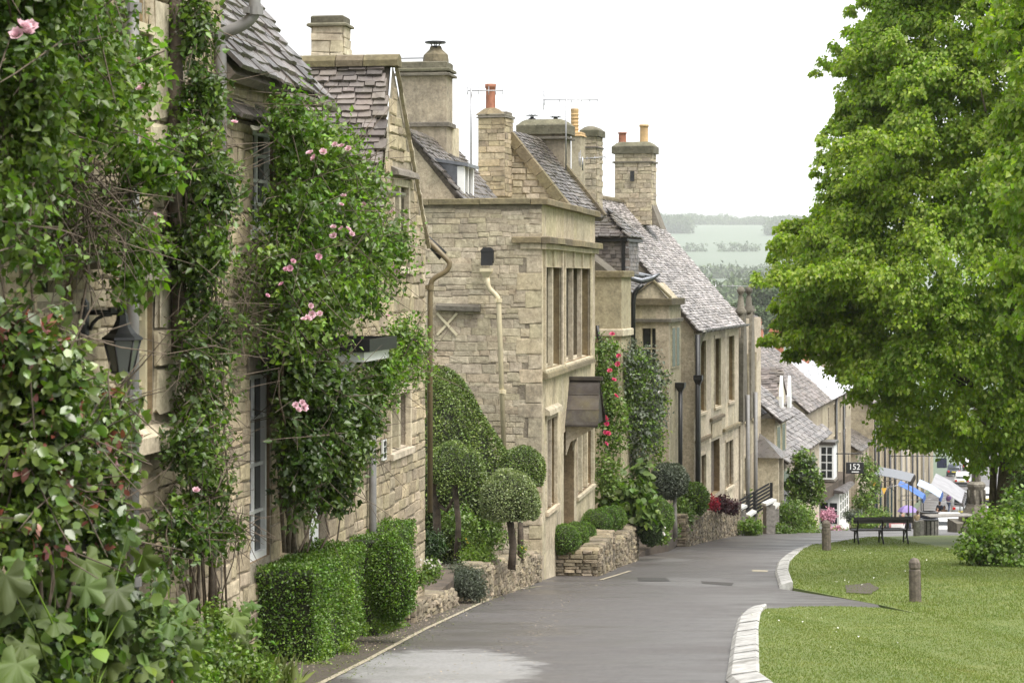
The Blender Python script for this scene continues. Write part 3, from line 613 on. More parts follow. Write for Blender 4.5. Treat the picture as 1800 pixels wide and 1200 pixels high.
def chimney(H, px0, px1, ptop, pbot, Y, dep, m='render', cap='mosscap', pots=(), stone=False, caph=.22, over=.06, bands=(), cap_round=True, name='chimney', nst=90, gap=.01):
    a, b_ = H.lp(px0, ptop, Y), H.lp(px1, ptop, Y); x0 = (a.x + b_.x) / 2; y1, y0 = a.y, b_.y; zt = a.z; zb = (HY - pbot) / F * Y
    mb = MB(); mb.bb(x0, x0 + dep, y0, y1, zb, zt - caph); c = mb.build(name, m if not stone else 'mortar', H.e, smooth=False)
    if stone:
        h = zt - caph - zb
        it = stones((x0, y1, zb), -math.pi / 2, y1 - y0, h, ch=(.1, .2), sw=(.2, .5), dep=.022, gap=gap, seed=int(px0)) + stones((x0, y0, zb), 0, dep, h, ch=(.1, .2), sw=(.2, .5), dep=.022, gap=gap, seed=int(px0) + 1)
        lay(c, 'block', m, it, nst, 'stone')
    for (pz, hh, oo) in bands:
        z = (HY - pz) / F * Y; bm_ = MB(); bm_.cbox(x0 - oo, x0 + dep + oo, y0 - oo, y1 + oo, z - hh / 2, z + hh / 2, .015); bm_.build('band', 'dark_stone', c)
    cp = MB(); o = over
    if cap_round:
        cp.cbox(x0 - o, x0 + dep + o, y0 - o, y1 + o, zt - caph, zt - caph * .35, .03)
        P = []
        for s_, z in ((o * .6, zt - caph * .36), (.0 - .04, zt - caph * .12), (-.14, zt)): P.append([(x0 - s_, y0 - s_, z), (x0 + dep + s_, y0 - s_, z), (x0 + dep + s_, y1 + s_, z), (x0 - s_, y1 + s_, z)])
        vs = sum(P, []); cp.add(vs, [(k*4+q, k*4+(q+1) % 4, k*4+4+(q+1) % 4, k*4+4+q) for k in range(2) for q in range(4)] + [(8, 9, 10, 11)], True)
    else:
        cp.cbox(x0 - o, x0 + dep + o, y0 - o, y1 + o, zt - caph, zt - caph * .7, .02); cp.cbox(x0 - .01, x0 + dep + .01, y0 - .01, y1 + .01, zt - caph * .7, zt, .02)
    cp.build('cap', cap, c)
    for (px, pt, r, kind) in pots:
        q = H.lp(px, pt, Y + dep / 2); h = q.z - zt + .06; p_ = MB(); x = x0 + dep / 2; yy = q.y
        if kind == 'cowl':
            p_.lathe([(r * 1.25, 0), (r, h * .45), (r * .55, h * .5), (r * .5, h * .78)], (x, yy, zt - .03), 10, True)
            p_.lathe([(r * 1.7, h * .9), (r * 1.7, h * .97), (r * .3, h * 1.0)], (x, yy, zt - .03), 10)
            for k in range(4): t = k * math.pi / 2; p_.tube([(x + math.cos(t) * r * .5, yy + math.sin(t) * r * .5, zt + h * .7), (x + math.cos(t) * r * .9, yy + math.sin(t) * r * .9, zt + h * .9)], .012, 4)
            p_.build('cowl', 'iron', c)
        elif kind == 'ribbed':
            pr = [(r * 1.2, 0), (r, .05)]
            for k in range(5): z = .1 + (h - .2) * k / 5; pr += [(r, z), (r * 1.15, z + .03), (r, z + .06)]
            p_.lathe(pr + [(r * 1.1, h - .04), (r * 1.05, h)], (x, yy, zt - .03), 12); p_.build('pot', 'buffpot', c)
        else:
            p_.lathe([(r * 1.12, 0), (r * 1.0, .06), (r * .96, h * .8), (r * .98, h * .86), (r * 1.14, h * .88), (r * 1.14, h), (r * .85, h), (r * .85, h * .9)], (x, yy, zt - .03), 14, True); p_.build('pot', kind, c)
    return c
def pipe(H, name, m, pts, r=.05, par=None, collars=()):
    mb = MB(); P = [H.local(p) for p in pts]; Q = [P[0]]
    for i in range(1, len(P) - 1):                      # rounded elbows
        a, b_, c_ = P[i-1], P[i], P[i+1]; d = min(r * 2, (b_-a).length * .4, (c_-b_).length * .4); p0 = b_ + (a-b_).normalized() * d; p1 = b_ + (c_-b_).normalized() * d
        Q += [p0, (p0 + p1 + b_ * 2) / 4, p1]
    Q.append(P[-1]); mb.tube(Q, r, 10)
    for (q, ax) in collars:
        c_ = H.local(q); mb.lathe([(r * 1.35, -.04), (r * 1.35, .04)], c_, 10)
        mb.bb(c_.x - r * 2, c_.x + r * 2, c_.y + r * .5, c_.y + r * 1.4, c_.z - .03, c_.z + .03)
    return mb.build(name, m, par or H.e)

# ---- the near house with the lantern (its roof is above the picture)
H = House('stone_house', 'stone house wall behind roses with cream leaded window and wall lantern', 10, -4.65, .155); H1 = H
w1 = (H.t(224), H.t(268), H.z(245, 735), H.z(245, 503)); w2 = (H.t(232), H.t(251), 2.25, 3.5); w3 = (H.t(62), H.t(128), H.z(95, 530), H.z(95, 482))
t1 = H.t(386)
wl = shell(H, 'mortar', 0, t1, 5, -5, 5.5, [w1, w2, w3])
it = stones((H.t(5), 0, -3.9), 0, t1 - H.t(5) - .02, 7.3, [(w1[0]-H.t(5)-.1, w1[2]+3.78, w1[1]-H.t(5)+.65, w1[3]+3.98), (w2[0]-H.t(5)-.04, w2[2]+3.86, w2[1]-H.t(5)+.04, w2[3]+3.95), (w3[0]-H.t(5), w3[2]+3.9, w3[1]-H.t(5), w3[3]+3.95)], ch=(.09, .22), sw=(.14, .45), dep=.03, gap=.009, wav=.02, seed=3)
tc = H.t(200); lay(wl, 'stone', 'rubble', it, 300, prio=lambda i: abs(i[0].x - tc) * 1.2 + abs(i[0].z - .1))
window(H, *w1, 2, 'cream', dep=.14, trans=[w1[2] + (w1[3]-w1[2]) * f for f in (.25, .5, .75)], sill=False); window(H, *w2, 2, 'cream', dep=.14, trans=[2.6, 3.0])
window(H, *w3, 1, 'cream', dep=.2, sill=False)
it = stones((H.t(268.5), -.012, w1[2]), 0, H.t(312) - H.t(268.5), w1[3] - w1[2] + .05, ch=(.3, .5), sw=(.3, .6), dep=.05, seed=5); lay(wl, 'block', 'dress', it, 60, 'jamb_stone')
it = stones((H.t(256), -.015, .85), 0, H.t(318) - H.t(256), 2.6, ch=(.35, .6), sw=(.4, .9), dep=.05, seed=6); lay(wl, 'block', 'dress', it, 60, 'quoin_stone')
mb = MB(); mb.prism([(w1[0] - .15, -.14, w1[2] - .30), (w1[0] - .15, -.14, w1[2] - .16), (w1[0] - .15, .12, w1[2] - .01), (w1[0] - .15, .12, w1[2] - .30)], (w1[1] - w1[0] + .55, 0, 0)); mb.build('sill', 'dress', H.e)
mb = MB(); a, b_ = H.t(30), H.t(152); z = H.z(95, 455)
mb.prism([(a, -.32, z - .03), (a, -.30, z + .02), (a, .02, z + .14), (a, .02, z - .08), (a, -.1, z - .08)], (b_ - a, 0, 0)); mb.build('drip_ledge', 'dark_stone', H.e)
mb = MB(); a, b_ = H.t(218), H.t(300); z = w1[3] + .05; mb.prism([(a, -.16, z), (a, -.14, z + .08), (a, .02, z + .14), (a, .02, z)], (b_ - a, 0, 0)); mb.build('lintel', 'dark_stone', H.e)
Yp = H.Y(208); xp = -.13
P = lambda z: H.world(H.t(208), xp, z)
pipe(H, 'downpipe', 'pipe_grey', [P(5.2), P(-4.2)], .056, collars=[(P(z), 0) for z in (2.3, .55, -1.0, -2.6)])
Yq = 21.0; P = [W(448, -90, Yq), W(448, 28, Yq), W(425, 46, Yq), W(384, 62, Yq), W(388, 84, Yq), W(389, 420, Yq)]
pipe(H, 'downpipe', 'pipe_grey', P, .06, collars=[(W(448, 20, Yq), 0)]); rebase(H.e, -4.2)

# ---- the rose-covered house
H = House('stone_house', 'rose-covered stone cottage with white sash windows and a tall slated gable', 21.32, .155 * 21.32 - 6.2, .155); H2 = H
T = lambda Y: (Y - 21.32) * H.n
tA, ta, te = T(24.55), H.t(690), H.t(745.5); tn = ta - .85
wu = (H.t(443), H.t(480), .5, 1.56); wlw = (H.t(438), H.t(474), -3.0, -1.03); wg = (H.t(686), H.t(719), H.z(700, 790), H.z(700, 690)); wt = (H.t(691), H.t(716), .15, 1.28)
dr = (T(24.75), T(25.65), -4.25, -2.1)
wl = shell(H, 'mortar', 0, tA, 5, -5.2, 2.05, [wu, wlw], rev=.26)
wl2 = MB(); face_grid(wl2, tA, te, -5.2, .68, [wg, dr, (wt[0], wt[1], wt[2], .68)], rev=.26)
face_grid(wl2, wt[0] - .08, wt[1] + .1, .68, wt[3] + .12, [(wt[0], wt[1], .68, wt[3])], rev=.26)
wl2.add([(te, 0, -5.2), (te, 6, -5.2), (te, 6, .68), (te, 0, .68)], [(0, 1, 2, 3)])
zr = 2.94
wl2.add([(tn, 0, .68), (wt[0] - .08, 0, .68), (wt[0] - .08, 0, wt[3] + .12), (ta, 0, zr)], [(0, 1, 2, 3)]); wl2.add([(wt[0] - .08, 0, wt[3] + .12), (wt[1] + .1, 0, wt[3] + .12), (ta, 0, zr)], [(0, 1, 2)])
wl2.add([(wt[1] + .1, 0, .68), (te, 0, .68), (ta, 0, zr), (wt[1] + .1, 0, wt[3] + .12)], [(0, 1, 2, 3)])
wall2 = wl2.build('wall', 'mortar', H.e, smooth=False)
sl_far = (zr - .68) / (te - ta)
ok = lambda c, z: True
it = stones((.02, 0, -4.6), 0, tA - .02, 6.6, [(wu[0]-.04, wu[2]+4.5, wu[1]+.02, wu[3]+4.65), (wlw[0]-.04, wlw[2]+4.5, wlw[1]+.02, wlw[3]+4.78)], ch=(.08, .2), sw=(.16, .5), dep=.022, gap=.006, wav=.016, jit=.6, seed=11)
lay(wl, 'stone', 'rubble', it, 150, prio=lambda i: abs(i[0].x - H.t(455)) + .35 * abs(i[0].z + 1.3))
zb = -4.9
it = stones((tA, 0, zb), 0, te - tA, 7.8, [(wg[0]-tA-.1, wg[2]-zb-.12, wg[1]-tA+.1, wg[3]-zb+.1), (wt[0]-tA-.1, wt[2]-zb-.12, wt[1]-tA+.1, wt[3]-zb+.14), (dr[0]-tA, 0, dr[1]-tA, dr[3]-zb)],
            ch=(.09, .22), sw=(.18, .55), dep=.022, gap=.006, wav=.016, jit=.6, seed=12, clip=lambda c, z: z + zb < .62 or (c + tA > tn + .12 + .33 * (z + zb - .68) and z + zb < zr - .12 - sl_far * max(0, c + tA - ta) and c + tA > ta - .8))
lay(wall2, 'stone', 'rubble', it, 150, prio=lambda i: abs(i[0].x - H.t(705)) + .3 * abs(i[0].z + 1.5))
it = stones((te, 0, -4.9), math.pi / 2, .5, 5.5, ch=(.2, .35), sw=(.3, .5), dep=.03, seed=13); lay(wall2, 'block', 'dress', it, 40, 'quoin_stone')
window(H, *wu, 2, 'white', dep=.1, trans=[1.03, .78, 1.3], sill=True); 
window(H, *wlw, 2, 'white', dep=.1, trans=[-2.0, -1.5, -2.5], sill=False)
window(H, *wg, 2, 'stone', dep=.2); window(H, *wt, 2, 'stone', dep=.2)
mb = MB(); mb.cbox(wlw[0] - .18, wlw[1] + .22, -.05, .1, wlw[3] + .02, wlw[3] + .2, .012); mb.build('lintel', 'oldwood', H.e)
mb = MB(); mb.prism([(wt[0] - .25, -.14, wt[3] + .12), (wt[0] - .25, -.12, wt[3] + .19), (wt[0] - .25, .02, wt[3] + .26), (wt[0] - .25, .02, wt[3] + .12)], (wt[1] - wt[0] + .5, 0, 0)); mb.build('hood_mould', 'dark_stone', H.e)
mb = MB(); mb.bb(dr[0] + .02, dr[1] - .02, .1, .15, dr[2], dr[3] - .02)
for i in range(2):
    for k in range(3): a = dr[0] + .12 + i * .38; z = dr[2] + .15 + k * .66; mb.bb(a, a + .28, .085, .1, z, z + .5)
d = mb.build('door', 'white', H.e); kb = MB(); kb.lathe([(.03, 0), (.035, .03), (.01, .05)], (dr[0] + .1, .07, -3.2), 8); kb.build('handle', 'iron', d)
# canopy over the door
zc = -.80; mb = MB(); mb.bb(dr[0] - .25, dr[1] + .2, -.72, 0, zc - .17, zc - .06); cn = mb.build('canopy', 'white', H.e)
tr = MB(); a0, a1 = dr[0] - .32, dr[1] + .27
for (x0, x1, y0, y1) in ((a0, a1, -.80, -.77), (a0, a0 + .03, -.77, 0), (a1 - .03, a1, -.77, 0)): tr.bb(x0, x1, y0, y1, zc - .055, zc + .09)
tr.bb(a0 + .03, a1 - .03, -.77, 0, zc - .055, zc - .02); tr.build('lead_tray', 'iron', cn)
for x in (dr[0] - .2, dr[1] + .12):
    br = MB(); br.prism([(x, 0, zc - .18), (x, -.6, zc - .18), (x, -.55, zc - .26), (x, -.2, zc - .38), (x, -.05, zc - .62), (x, 0, zc - .65)], (.07, 0, 0)); br.build('bracket', 'white', cn)
# number plate
pt = MB(); a = H.t(669); pt.bb(a - .11, a + .11, -.06, -.035, H.z(669, 808), H.z(669, 772)); pl_ = pt.build('number_plate', 'white', H.e)
for k in range(3):
    g = MB(); zc_ = H.z(669, 779 + 10.5 * k); g.bb(a - .07, a + .07, -.066, -.0605, zc_ - .032, zc_ + .032); g.build('plate_mark', 'iron', pl_)
# main roof
s52 = math.radians(52); mb = MB(); slope_deck(mb, (-.3, -.22, 2.0), 0, s52, tA + .32, 5.2); rf = mb.build('roof', 'oldwood', H.e)
lay(rf, 'tile', 'slate', tiles((-.3, -.26, 2.02), 0, s52, tA + .36, 5.2, .2, .12, (.16, .36), .03, seed=21), 200)
mb = MB(); slope_deck(mb, (-.2, -.05, 1.6), 0, math.radians(48), 2.2, .5, .06); rf2 = mb.build('lower_roof', 'oldwood', H.e)
lay(rf2, 'tile', 'slate', tiles((-.2, -.12, 1.58), 0, math.radians(48), 2.2, .5, .2, .18, (.2, .38), .028, seed=22), 60)
def gutter(H, t0, t1, y, z, r=.06, m='gutter_stone'):
    mb = MB(); n = 7
    for tt, nt_ in ((t0, t1),):
        vs = []; 
        for t in (t0, t1):
            for k in range(n): a = math.pi * k / (n - 1); vs.append((t, y - r * math.cos(a), z - r * math.sin(a)))
            for k in range(n): a = math.pi * (n - 1 - k) / (n - 1); vs.append((t, y - (r - .008) * math.cos(a), z - (r - .008) * math.sin(a)))
        m2 = 2 * n; mb.add(vs, [(k, (k+1) % m2, m2 + (k+1) % m2, m2 + k) for k in range(m2)] + [tuple(range(m2-1, -1, -1)), tuple(range(m2, 2*m2))])
    for t in np.arange(t0 + .3, t1, .9): mb.bb(t - .02, t + .02, y - r * 1.1, y + r * 1.1, z - r * 1.1, z + .005)
    return mb.build('gutter', m, H.e)
gutter(H, T(22.9), tA + .35, -.3, 1.98); gutter(H, T(21.9), T(23.1), -.18, 1.56)
gutter(H, T(25.2), T(26.3), -.36, 1.42); gutter(H, T(26.1), tn + .05, -.3, 1.12)
mb = MB(); slope_deck(mb, (tA, -.22, 1.45), 0, math.radians(40), T(26.2) - tA, 2.2); mb.build('lean_roof', 'slate', H.e)
# tall cross gable
lenS = math.hypot(zr - .5, .92); sN = math.atan2(zr - .5, .92)
mb = MB(); slope_deck(mb, (ta - .92, 4.2, .5), -math.pi/2, sN, 4.16, lenS, .08); rg = mb.build('gable_roof', 'oldwood', H.e)
lay(rg, 'tile', 'slate_brown', tiles((ta - .94, 4.2, .5), -math.pi/2, sN, 4.18, lenS, .115, .082, (.13, .24), .03, seed=23), 300, prio=lambda i: i[0].y)
mb = MB(); mb.prism([(ta, .25, zr + .02), (te + .1, .25, .55), (te + .1, .25, .46), (ta, .25, zr - .1)], (0, 4.0, 0)); mb.build('gable_roof', 'rubble_grey', H.e)
it = []
for k in range(16): it.append(((te + .06 - (te - ta + .06) * k / 16, -.02, .52 + (zr - .5) * k / 16), (0, math.atan2(zr - .55, te - ta), 0), (.24, .05, .04)))
lay(wall2, 'block', 'rubble_pale', it, 40, 'verge_stone')
y = -.1
while y < 3.6:
    L = random.uniform(.38, .55); mb = MB(); vs = []
    for yy in (y, y + L - .012):
        for k in range(7): a = -.35 + (math.pi + .7) * k / 6; vs.append((ta - math.cos(a) * .15, yy, zr - .0 + math.sin(a) * .13))
    mb.add(vs, [(k, k+1, 8+k, 7+k) for k in range(6)] + [(6, 0, 7, 13), tuple(range(7)), tuple(range(13, 6, -1))]); mb.build('ridge_stone', 'coping', rg); y += L
chimney(H, 546, 604, 27, 150, 31.2, .42, 'dress', 'mosscap', caph=.16, over=.06, stone=True, cap_round=False, nst=40, gap=.003)
# far downpipe with its elbow
Yd = 31.9; pipe(H, 'downpipe', 'pipe_olive', [W(735, 405, Yd), W(792, 462, Yd), W(786, 476, Yd), W(757, 492, Yd), W(756, 520, Yd), W(756, 900, Yd)], .042, collars=[(W(756, 505, Yd), 0)])
mb = MB(); q0, q1 = H.local(W(727, 398, Yd)), H.local(W(778, 450, Yd)); mb.tube([q0 + Vector((.05, 0, 0)), q1 + Vector((.05, 0, 0))], [.05, .08], 8); mb.build('gutter_end', 'iron', H.e)
pipe(H, 'downpipe', 'pipe_grey', [H.world(H.t(642), -.1, -1.2), H.world(H.t(642), -.1, -4.8)], .05)
rebase(H.e, -4.4)

# ---- the parapeted house with tall mullioned windows
H = House('stone_house', 'flat-parapet stone house with tall mullioned windows and rubble side wall', 44, .62, .155); H3 = H
L3 = 9.5; zp = 1.5
def zpx(px, py): return H.z(px, py)
A = (H.t(956), H.t(987), -1.92, .22); B = (H.t(991), H.t(1037), -1.92, .22)
C_ = (H.t(960), H.t(978), H.z(966, 893), H.z(966, 735)); Dd = (H.t(991), H.t(1009), -5.75, -3.45); E = (H.t(1014), H.t(1042), H.z(1026, 862), H.z(1026, 742))
wl = shell(H, 'ashlar', 0, L3, 4.5, -7, zp, [A, B, C_, Dd, E], rev=.34)
side = MB(); side.bb(-.03, .0 - .002, .02, 4.5, -7, zp - .02); sd = side.build('side_wall', 'mortar', H.e, smooth=False)
it = stones((-.03, 3.3, -6.1), -math.pi / 2, 3.3, 7.5, ch=(.07, .2), sw=(.12, .5), dep=.012, gap=.004, wav=.02, jit=.35, seed=31, clip=lambda c, z: c < 2.98 or z > 6.85)
lay(sd, 'stone', 'rubble_grey', it, 300, prio=lambda i: max(0, i[0].y - 2.5) * 9 + abs(i[0].z + 1.6))
it = []; z = -6.1; k = 0
while z < .55:
    h = random.uniform(.26, .42); h = min(h, .58 - z + .001) if z + h > .5 else h; ln = (.3, .5)[k % 2] * random.uniform(.9, 1.2); it.append(((-.032, ln / 2 - .01, z + h / 2), (0, 0, -math.pi/2), (ln, .02, h - .01))); z += h; k += 1
lay(sd, 'block', 'ashlar', it, 60, 'quoin_stone')
for W_, n in ((A, 2), (B, 3)):
    o = window(H, *W_, n, 'stone', dep=.30, sill=True, surround=.0)
    for k in range(n + 1):
        t = W_[0] + (W_[1] - W_[0]) * k / n; mu = MB(); mu.cbox(t - .05, t + .05, -.05, .0, W_[2] if k in (0, n) else W_[3], .60, .012); mu.build('mullion_strip', 'dress', o)
    mb = MB(); mb.prism([(W_[0] - .2, -.13, W_[2] - .17), (W_[0] - .2, -.11, W_[2] - .08), (W_[0] - .2, .0, W_[2] - .02), (W_[0] - .2, .0, W_[2] - .2)], (W_[1] - W_[0] + .4, 0, 0)); mb.build('sill_course', 'coping', o)
window(H, *C_, 2, 'stone', dep=.30); window(H, *E, 3, 'stone', dep=.30)
for W_ in (C_, E):
    mb = MB(); mb.prism([(W_[0] - .22, -.12, W_[3] + .1), (W_[0] - .22, -.1, W_[3] + .2), (W_[0] - .22, .0, W_[3] + .26), (W_[0] - .22, .0, W_[3] + .1)], (W_[1] - W_[0] + .44, 0, 0)); mb.build('hood_mould', 'dress', H.e)
mb = MB(); mb.bb(Dd[0] + .02, Dd[1] - .02, .25, .3, Dd[2], Dd[3])
for i in range(5): a = Dd[0] + .06 + i * (Dd[1] - Dd[0] - .12) / 5; mb.bb(a, a + (Dd[1] - Dd[0]) / 5 - .05, .235, .25, Dd[2] + .05, Dd[3] - .06)
d = mb.build('door', 'oldwood', H.e); kb = MB(); kb.lathe([(.03, 0), (.04, .03), (.01, .05)], (Dd[0] + .15, .21, -4.6), 8); kb.build('handle', 'iron', d)
mb = MB(); mb.bb(Dd[0] - .1, Dd[1] + .1, -.55, 0, Dd[2] - .35, Dd[2] - .16); mb.bb(Dd[0] - .05, Dd[1] + .05, -.3, 0, Dd[2] - .16, Dd[2]); mb.build('doorstep', 'dress', H.e)
# cornice and coping, in lengths
def course(x0, x1, y0, y1, z0, z1, nm, m, seg=1.1, ang_side=False, prof=None):
    L = (y1 - y0) if ang_side else (x1 - x0); n = max(1, int(L / seg))
    for k in range(n):
        mb = MB(); f0, f1 = k / n, (k + 1) / n
        if ang_side: mb.cbox(x0, x1, y0 + L * f0 + .004, y0 + L * f1 - .004, z0 + random.uniform(-.006, .006), z1 + random.uniform(-.008, .008), .018)
        else: mb.cbox(x0 + L * f0 + .004, x0 + L * f1 - .004, y0, y1, z0 + random.uniform(-.006, .006), z1 + random.uniform(-.008, .008), .018)
        mb.build(nm, m, H.e)
course(-.14, L3 + .05, -.14, .22, zp, zp + .13, 'coping_stone', 'coping'); course(-.14, .24, .225, 4.5, zp, zp + .13, 'coping_stone', 'coping', .9, True)
course(-.16, L3 + .04, -.2, -.004, .70, .84, 'cornice_stone', 'coping'); course(-.16, -.055, .0, .62, .702, .838, 'cornice_stone', 'coping', .7, True)
course(-.1, L3 + .02, -.10, -.003, .58, .698, 'cornice_stone', 'dress'); course(-.1, -.056, .0, .45, .582, .696, 'cornice_stone', 'dress', .5, True)
# hood over the door
tc = H.t(1001); z0 = H.z(1001, 738) ; zt = H.z(1001, 663)
hd = MB(); hd.prism([(tc - .72, -.06, z0 - .06), (tc + .72, -.06, z0 - .06), (tc, -.06, zt - .06)], (0, -.62, 0)); hood = hd.build('door_hood', 'darkwood', H.e)
for sg in (-1, 1):                                       # stone slabs of the hood
    for k in range(3):
        f0, f1 = k / 3 - .03, (k + 1) / 3; a = Vector((tc + sg * .78 * (1 - f0), .0, z0 - .1 + (zt - z0) * f0 + .03)); b_ = Vector((tc + sg * .78 * (1 - f1), .0, z0 - .1 + (zt - z0) * f1 + .012)); mb = MB()
        mb.prism([a, b_, b_ + Vector((0, 0, .045)), a + Vector((0, 0, .045))], (0, -.74 + .02 * k, 0)); mb.build('slab', 'slate_dark', hood)
mb = MB(); mb.bb(tc - .08, tc + .08, -.76, 0, zt - .06, zt + .02); mb.build('ridge_stone', 'slate_dark', hood)
for x in (tc - .6, tc + .6):
    br = MB(); br.prism([(x - .05, 0, z0 - .08), (x - .05, -.6, z0 - .08), (x - .05, -.52, z0 - .2), (x - .05, -.1, z0 - .45), (x - .05, 0, z0 - .75)], (.1, 0, 0)); br.build('bracket', 'dress', hood)
# side-wall details: outlet, hopper, pipe, ledge, cross tie
Y3 = 43.93
bx = MB(); q = H.local(W(857, 452, Y3)); bx.bb(q.x - .05, q.x + .05, q.y - .13, q.y + .13, q.z - .12, q.z + .12); bx.bb(q.x - .12, q.x - .05, q.y - .12, q.y + .12, q.z - .17, q.z - .06)
bx.prism([(q.x - .07, q.y - .15, q.z + .12), (q.x - .07, q.y + .15, q.z + .12), (q.x - .07, q.y + .08, q.z + .2), (q.x - .07, q.y - .08, q.z + .2)], (.1, 0, 0)); bx.build('rain_outlet', 'iron', H.e)
hp = MB(); q = H.local(W(857, 480, Y3)); hp.lathe([(.05, -.2), (.07, -.1), (.14, .0), (.17, .03), (.17, .1), (.15, .1)], (q.x - .14, q.y, q.z), 4, ph=math.pi/4); hp.build('hopper', 'pipe_cream', H.e)
Yh = Y3 - .15; pipe(H, 'downpipe', 'pipe_cream', [W(857, 488, Yh), W(858, 506, Yh), W(876, 522, Yh), W(877, 540, Yh), W(886, 800, Yh)], .052, collars=[(W(877, 528, Yh), 0), (W(884, 688, Yh), 0)])
mb = MB(); q0, q1 = H.local(W(762, 539, Y3)), H.local(W(842, 541, Y3))
mb.prism([(-.2, q0.y, q0.z - .07), (-.2, q0.y, q0.z + .02), (-.0, q0.y, q0.z + .09), (-.0, q0.y, q0.z - .09)], (0, q1.y - q0.y, -.03)); mb.build('drip_ledge', 'dark_stone', H.e)
mb = MB(); q = H.local(W(781, 570, Y3))
for s in (1, -1): mb.box((-.075 - .011 * s, q.y, q.z), (.02, .62, .05), Matrix.Rotation(s * math.radians(47), 3, 'X'))
mb.build('cross_tie', 'cream', H.e)
# roof of the rear range with a lead dormer
yr0, yr1, zr0, zr1 = 1.45, 2.85, 1.3, 3.02; an = math.atan2(zr1 - zr0, yr1 - yr0); ls = math.hypot(zr1 - zr0, yr1 - yr0)
mb = MB(); slope_deck(mb, (.25, yr0, zr0), 0, an, 5.3, ls, .1); rr = mb.build('rear_roof', 'oldwood', H.e)
lay(rr, 'tile', 'slate', tiles((.2, yr0, zr0), 0, an, 5.4, ls + .02, .17, .11, (.18, .36), .022, seed=37), 300, prio=lambda i: -i[0].z)
mb = MB(); mb.prism([(.25, yr0 + .1, 1.2), (.25, yr1 + .3, 1.2), (.25, yr1 + .3, zr1 - .05), (.25, yr1, zr1 - .05), (.25, yr0 + .1, zr0)], (5.2, 0, 0)); mb.build('rear_wall', 'rubble_grey', H.e)
Yc = 45.0; q = [H.lp(px, py, Yc) for px, py in ((741, 280), (811, 292), (811, 360), (803, 360))]
mb = MB(); xc = q[0].x; mb.prism([(xc, v.y, v.z) for v in q], (1.15, 0, 0)); dm = mb.build('dormer', 'lead', H.e)
mb = MB(); mb.prism([(xc - .1, q[0].y + .08, q[0].z + .01), (xc - .1, q[0].y + .08, q[0].z + .07), (xc - .1, q[1].y - .18, q[1].z + .05), (xc - .1, q[1].y - .18, q[1].z - .02)], (1.35, 0, 0)); mb.build('dormer_roof', 'lead', dm)
mb = MB(); mb.bb(xc - .03, xc + .1, q[1].y - .09, q[1].y + .06, q[2].z, q[1].z - .01); mb.bb(xc + 1.05, xc + 1.18, q[1].y - .09, q[1].y + .06, q[2].z, q[1].z - .01); mb.bb(xc + .1, xc + 1.05, q[1].y - .085, q[1].y, q[2].z, q[2].z + .1); mb.bb(xc + .53, xc + .6, q[1].y - .08, q[1].y, q[2].z, q[1].z - .01); mb.build('dormer_frame', 'white', dm)
mb = MB(); mb.bb(xc + .1, xc + 1.05, q[1].y - .03, q[1].y - .01, q[2].z + .1, q[1].z - .02); mb.build('pane', 'glass', dm)
ch = chimney(H, 700, 786, 108, 300, 47.4, .75, 'render', 'mosscap', caph=.22, over=.08, bands=[(131, .06, .09), (219, .1, .07)], cap_round=False, pots=[(766, 75, .14, 'cowl')])
mb = MB(); q = H.lp(766, 97, 47.8); mb.lathe([(.30, -.16), (.28, .0), (.15, .12), (.12, .2)], (q.x, q.y, q.z + .0), 8); mb.build('mortar_mound', 'cap' if False else 'coping', ch)
mb = MB(); q0, q1 = H.lp(705, 103, 47.8), H.lp(745, 103, 47.8); mb.bb(q0.x - .02, q0.x + .02, q1.y, q0.y, q0.z - .015, q0.z + .015); mb.build('cap_rail', 'steel', ch)
mb = MB(); q = H.lp(786, 265, 48.0); mb.bb(q.x, q.x + .85, q.y - .12, q.y + .95, 1.5, (HY - 222) / F * 48); mb.build('chimney_base', 'dress', ch)
rebase(H.e, -6.0)
# ================================================================ HOUSES FARTHER DOWN THE HILL
def roof2(H, t0, t1, y0, y1, ze, zr, m, seed, over=.25, tw=(.2, .36), e=(.18, .12), nmax=300, back=True, th=.022, prio=None, name='roof', clip=None, wall=None, gable_m=None):
    """ridge along the street: front slope from (y0, ze) to (y1, zr)"""
    an = math.atan2(zr - ze, y1 - y0); ls = math.hypot(zr - ze, y1 - y0) + over; oy, oz = y0 - over * math.cos(an), ze - over * math.sin(an)
    mb = MB(); slope_deck(mb, (t0, oy, oz), 0, an, t1 - t0, ls, .1)
    if back: slope_deck(mb, (t1, 2 * y1 - oy, oz), math.pi, an, t1 - t0, ls - .01, .1)
    r = mb.build(name, 'oldwood', H.e); lay(r, 'tile', m, tiles((t0 - .05, oy, oz), 0, an, t1 - t0 + .1, ls + .02, e[0], e[1], tw, th, seed=seed, clip=clip), nmax, prio=prio)
    n = max(2, int((t1 - t0) / .6))
    for k in range(n):
        a, b_ = t0 + (t1 - t0) * k / n, t0 + (t1 - t0) * (k + 1) / n - .02; g = MB(); vs = []
        for t in (a, b_):
            for q in range(6): u = -.3 + (math.pi + .6) * q / 5; vs.append((t, y1 - math.cos(u) * .14, zr + .02 + math.sin(u) * .12))
        g.add(vs, [(q, q+1, 7+q, 6+q) for q in range(5)] + [tuple(range(6)), tuple(range(11, 5, -1))]); g.build('ridge_stone', 'coping', r)
    return r
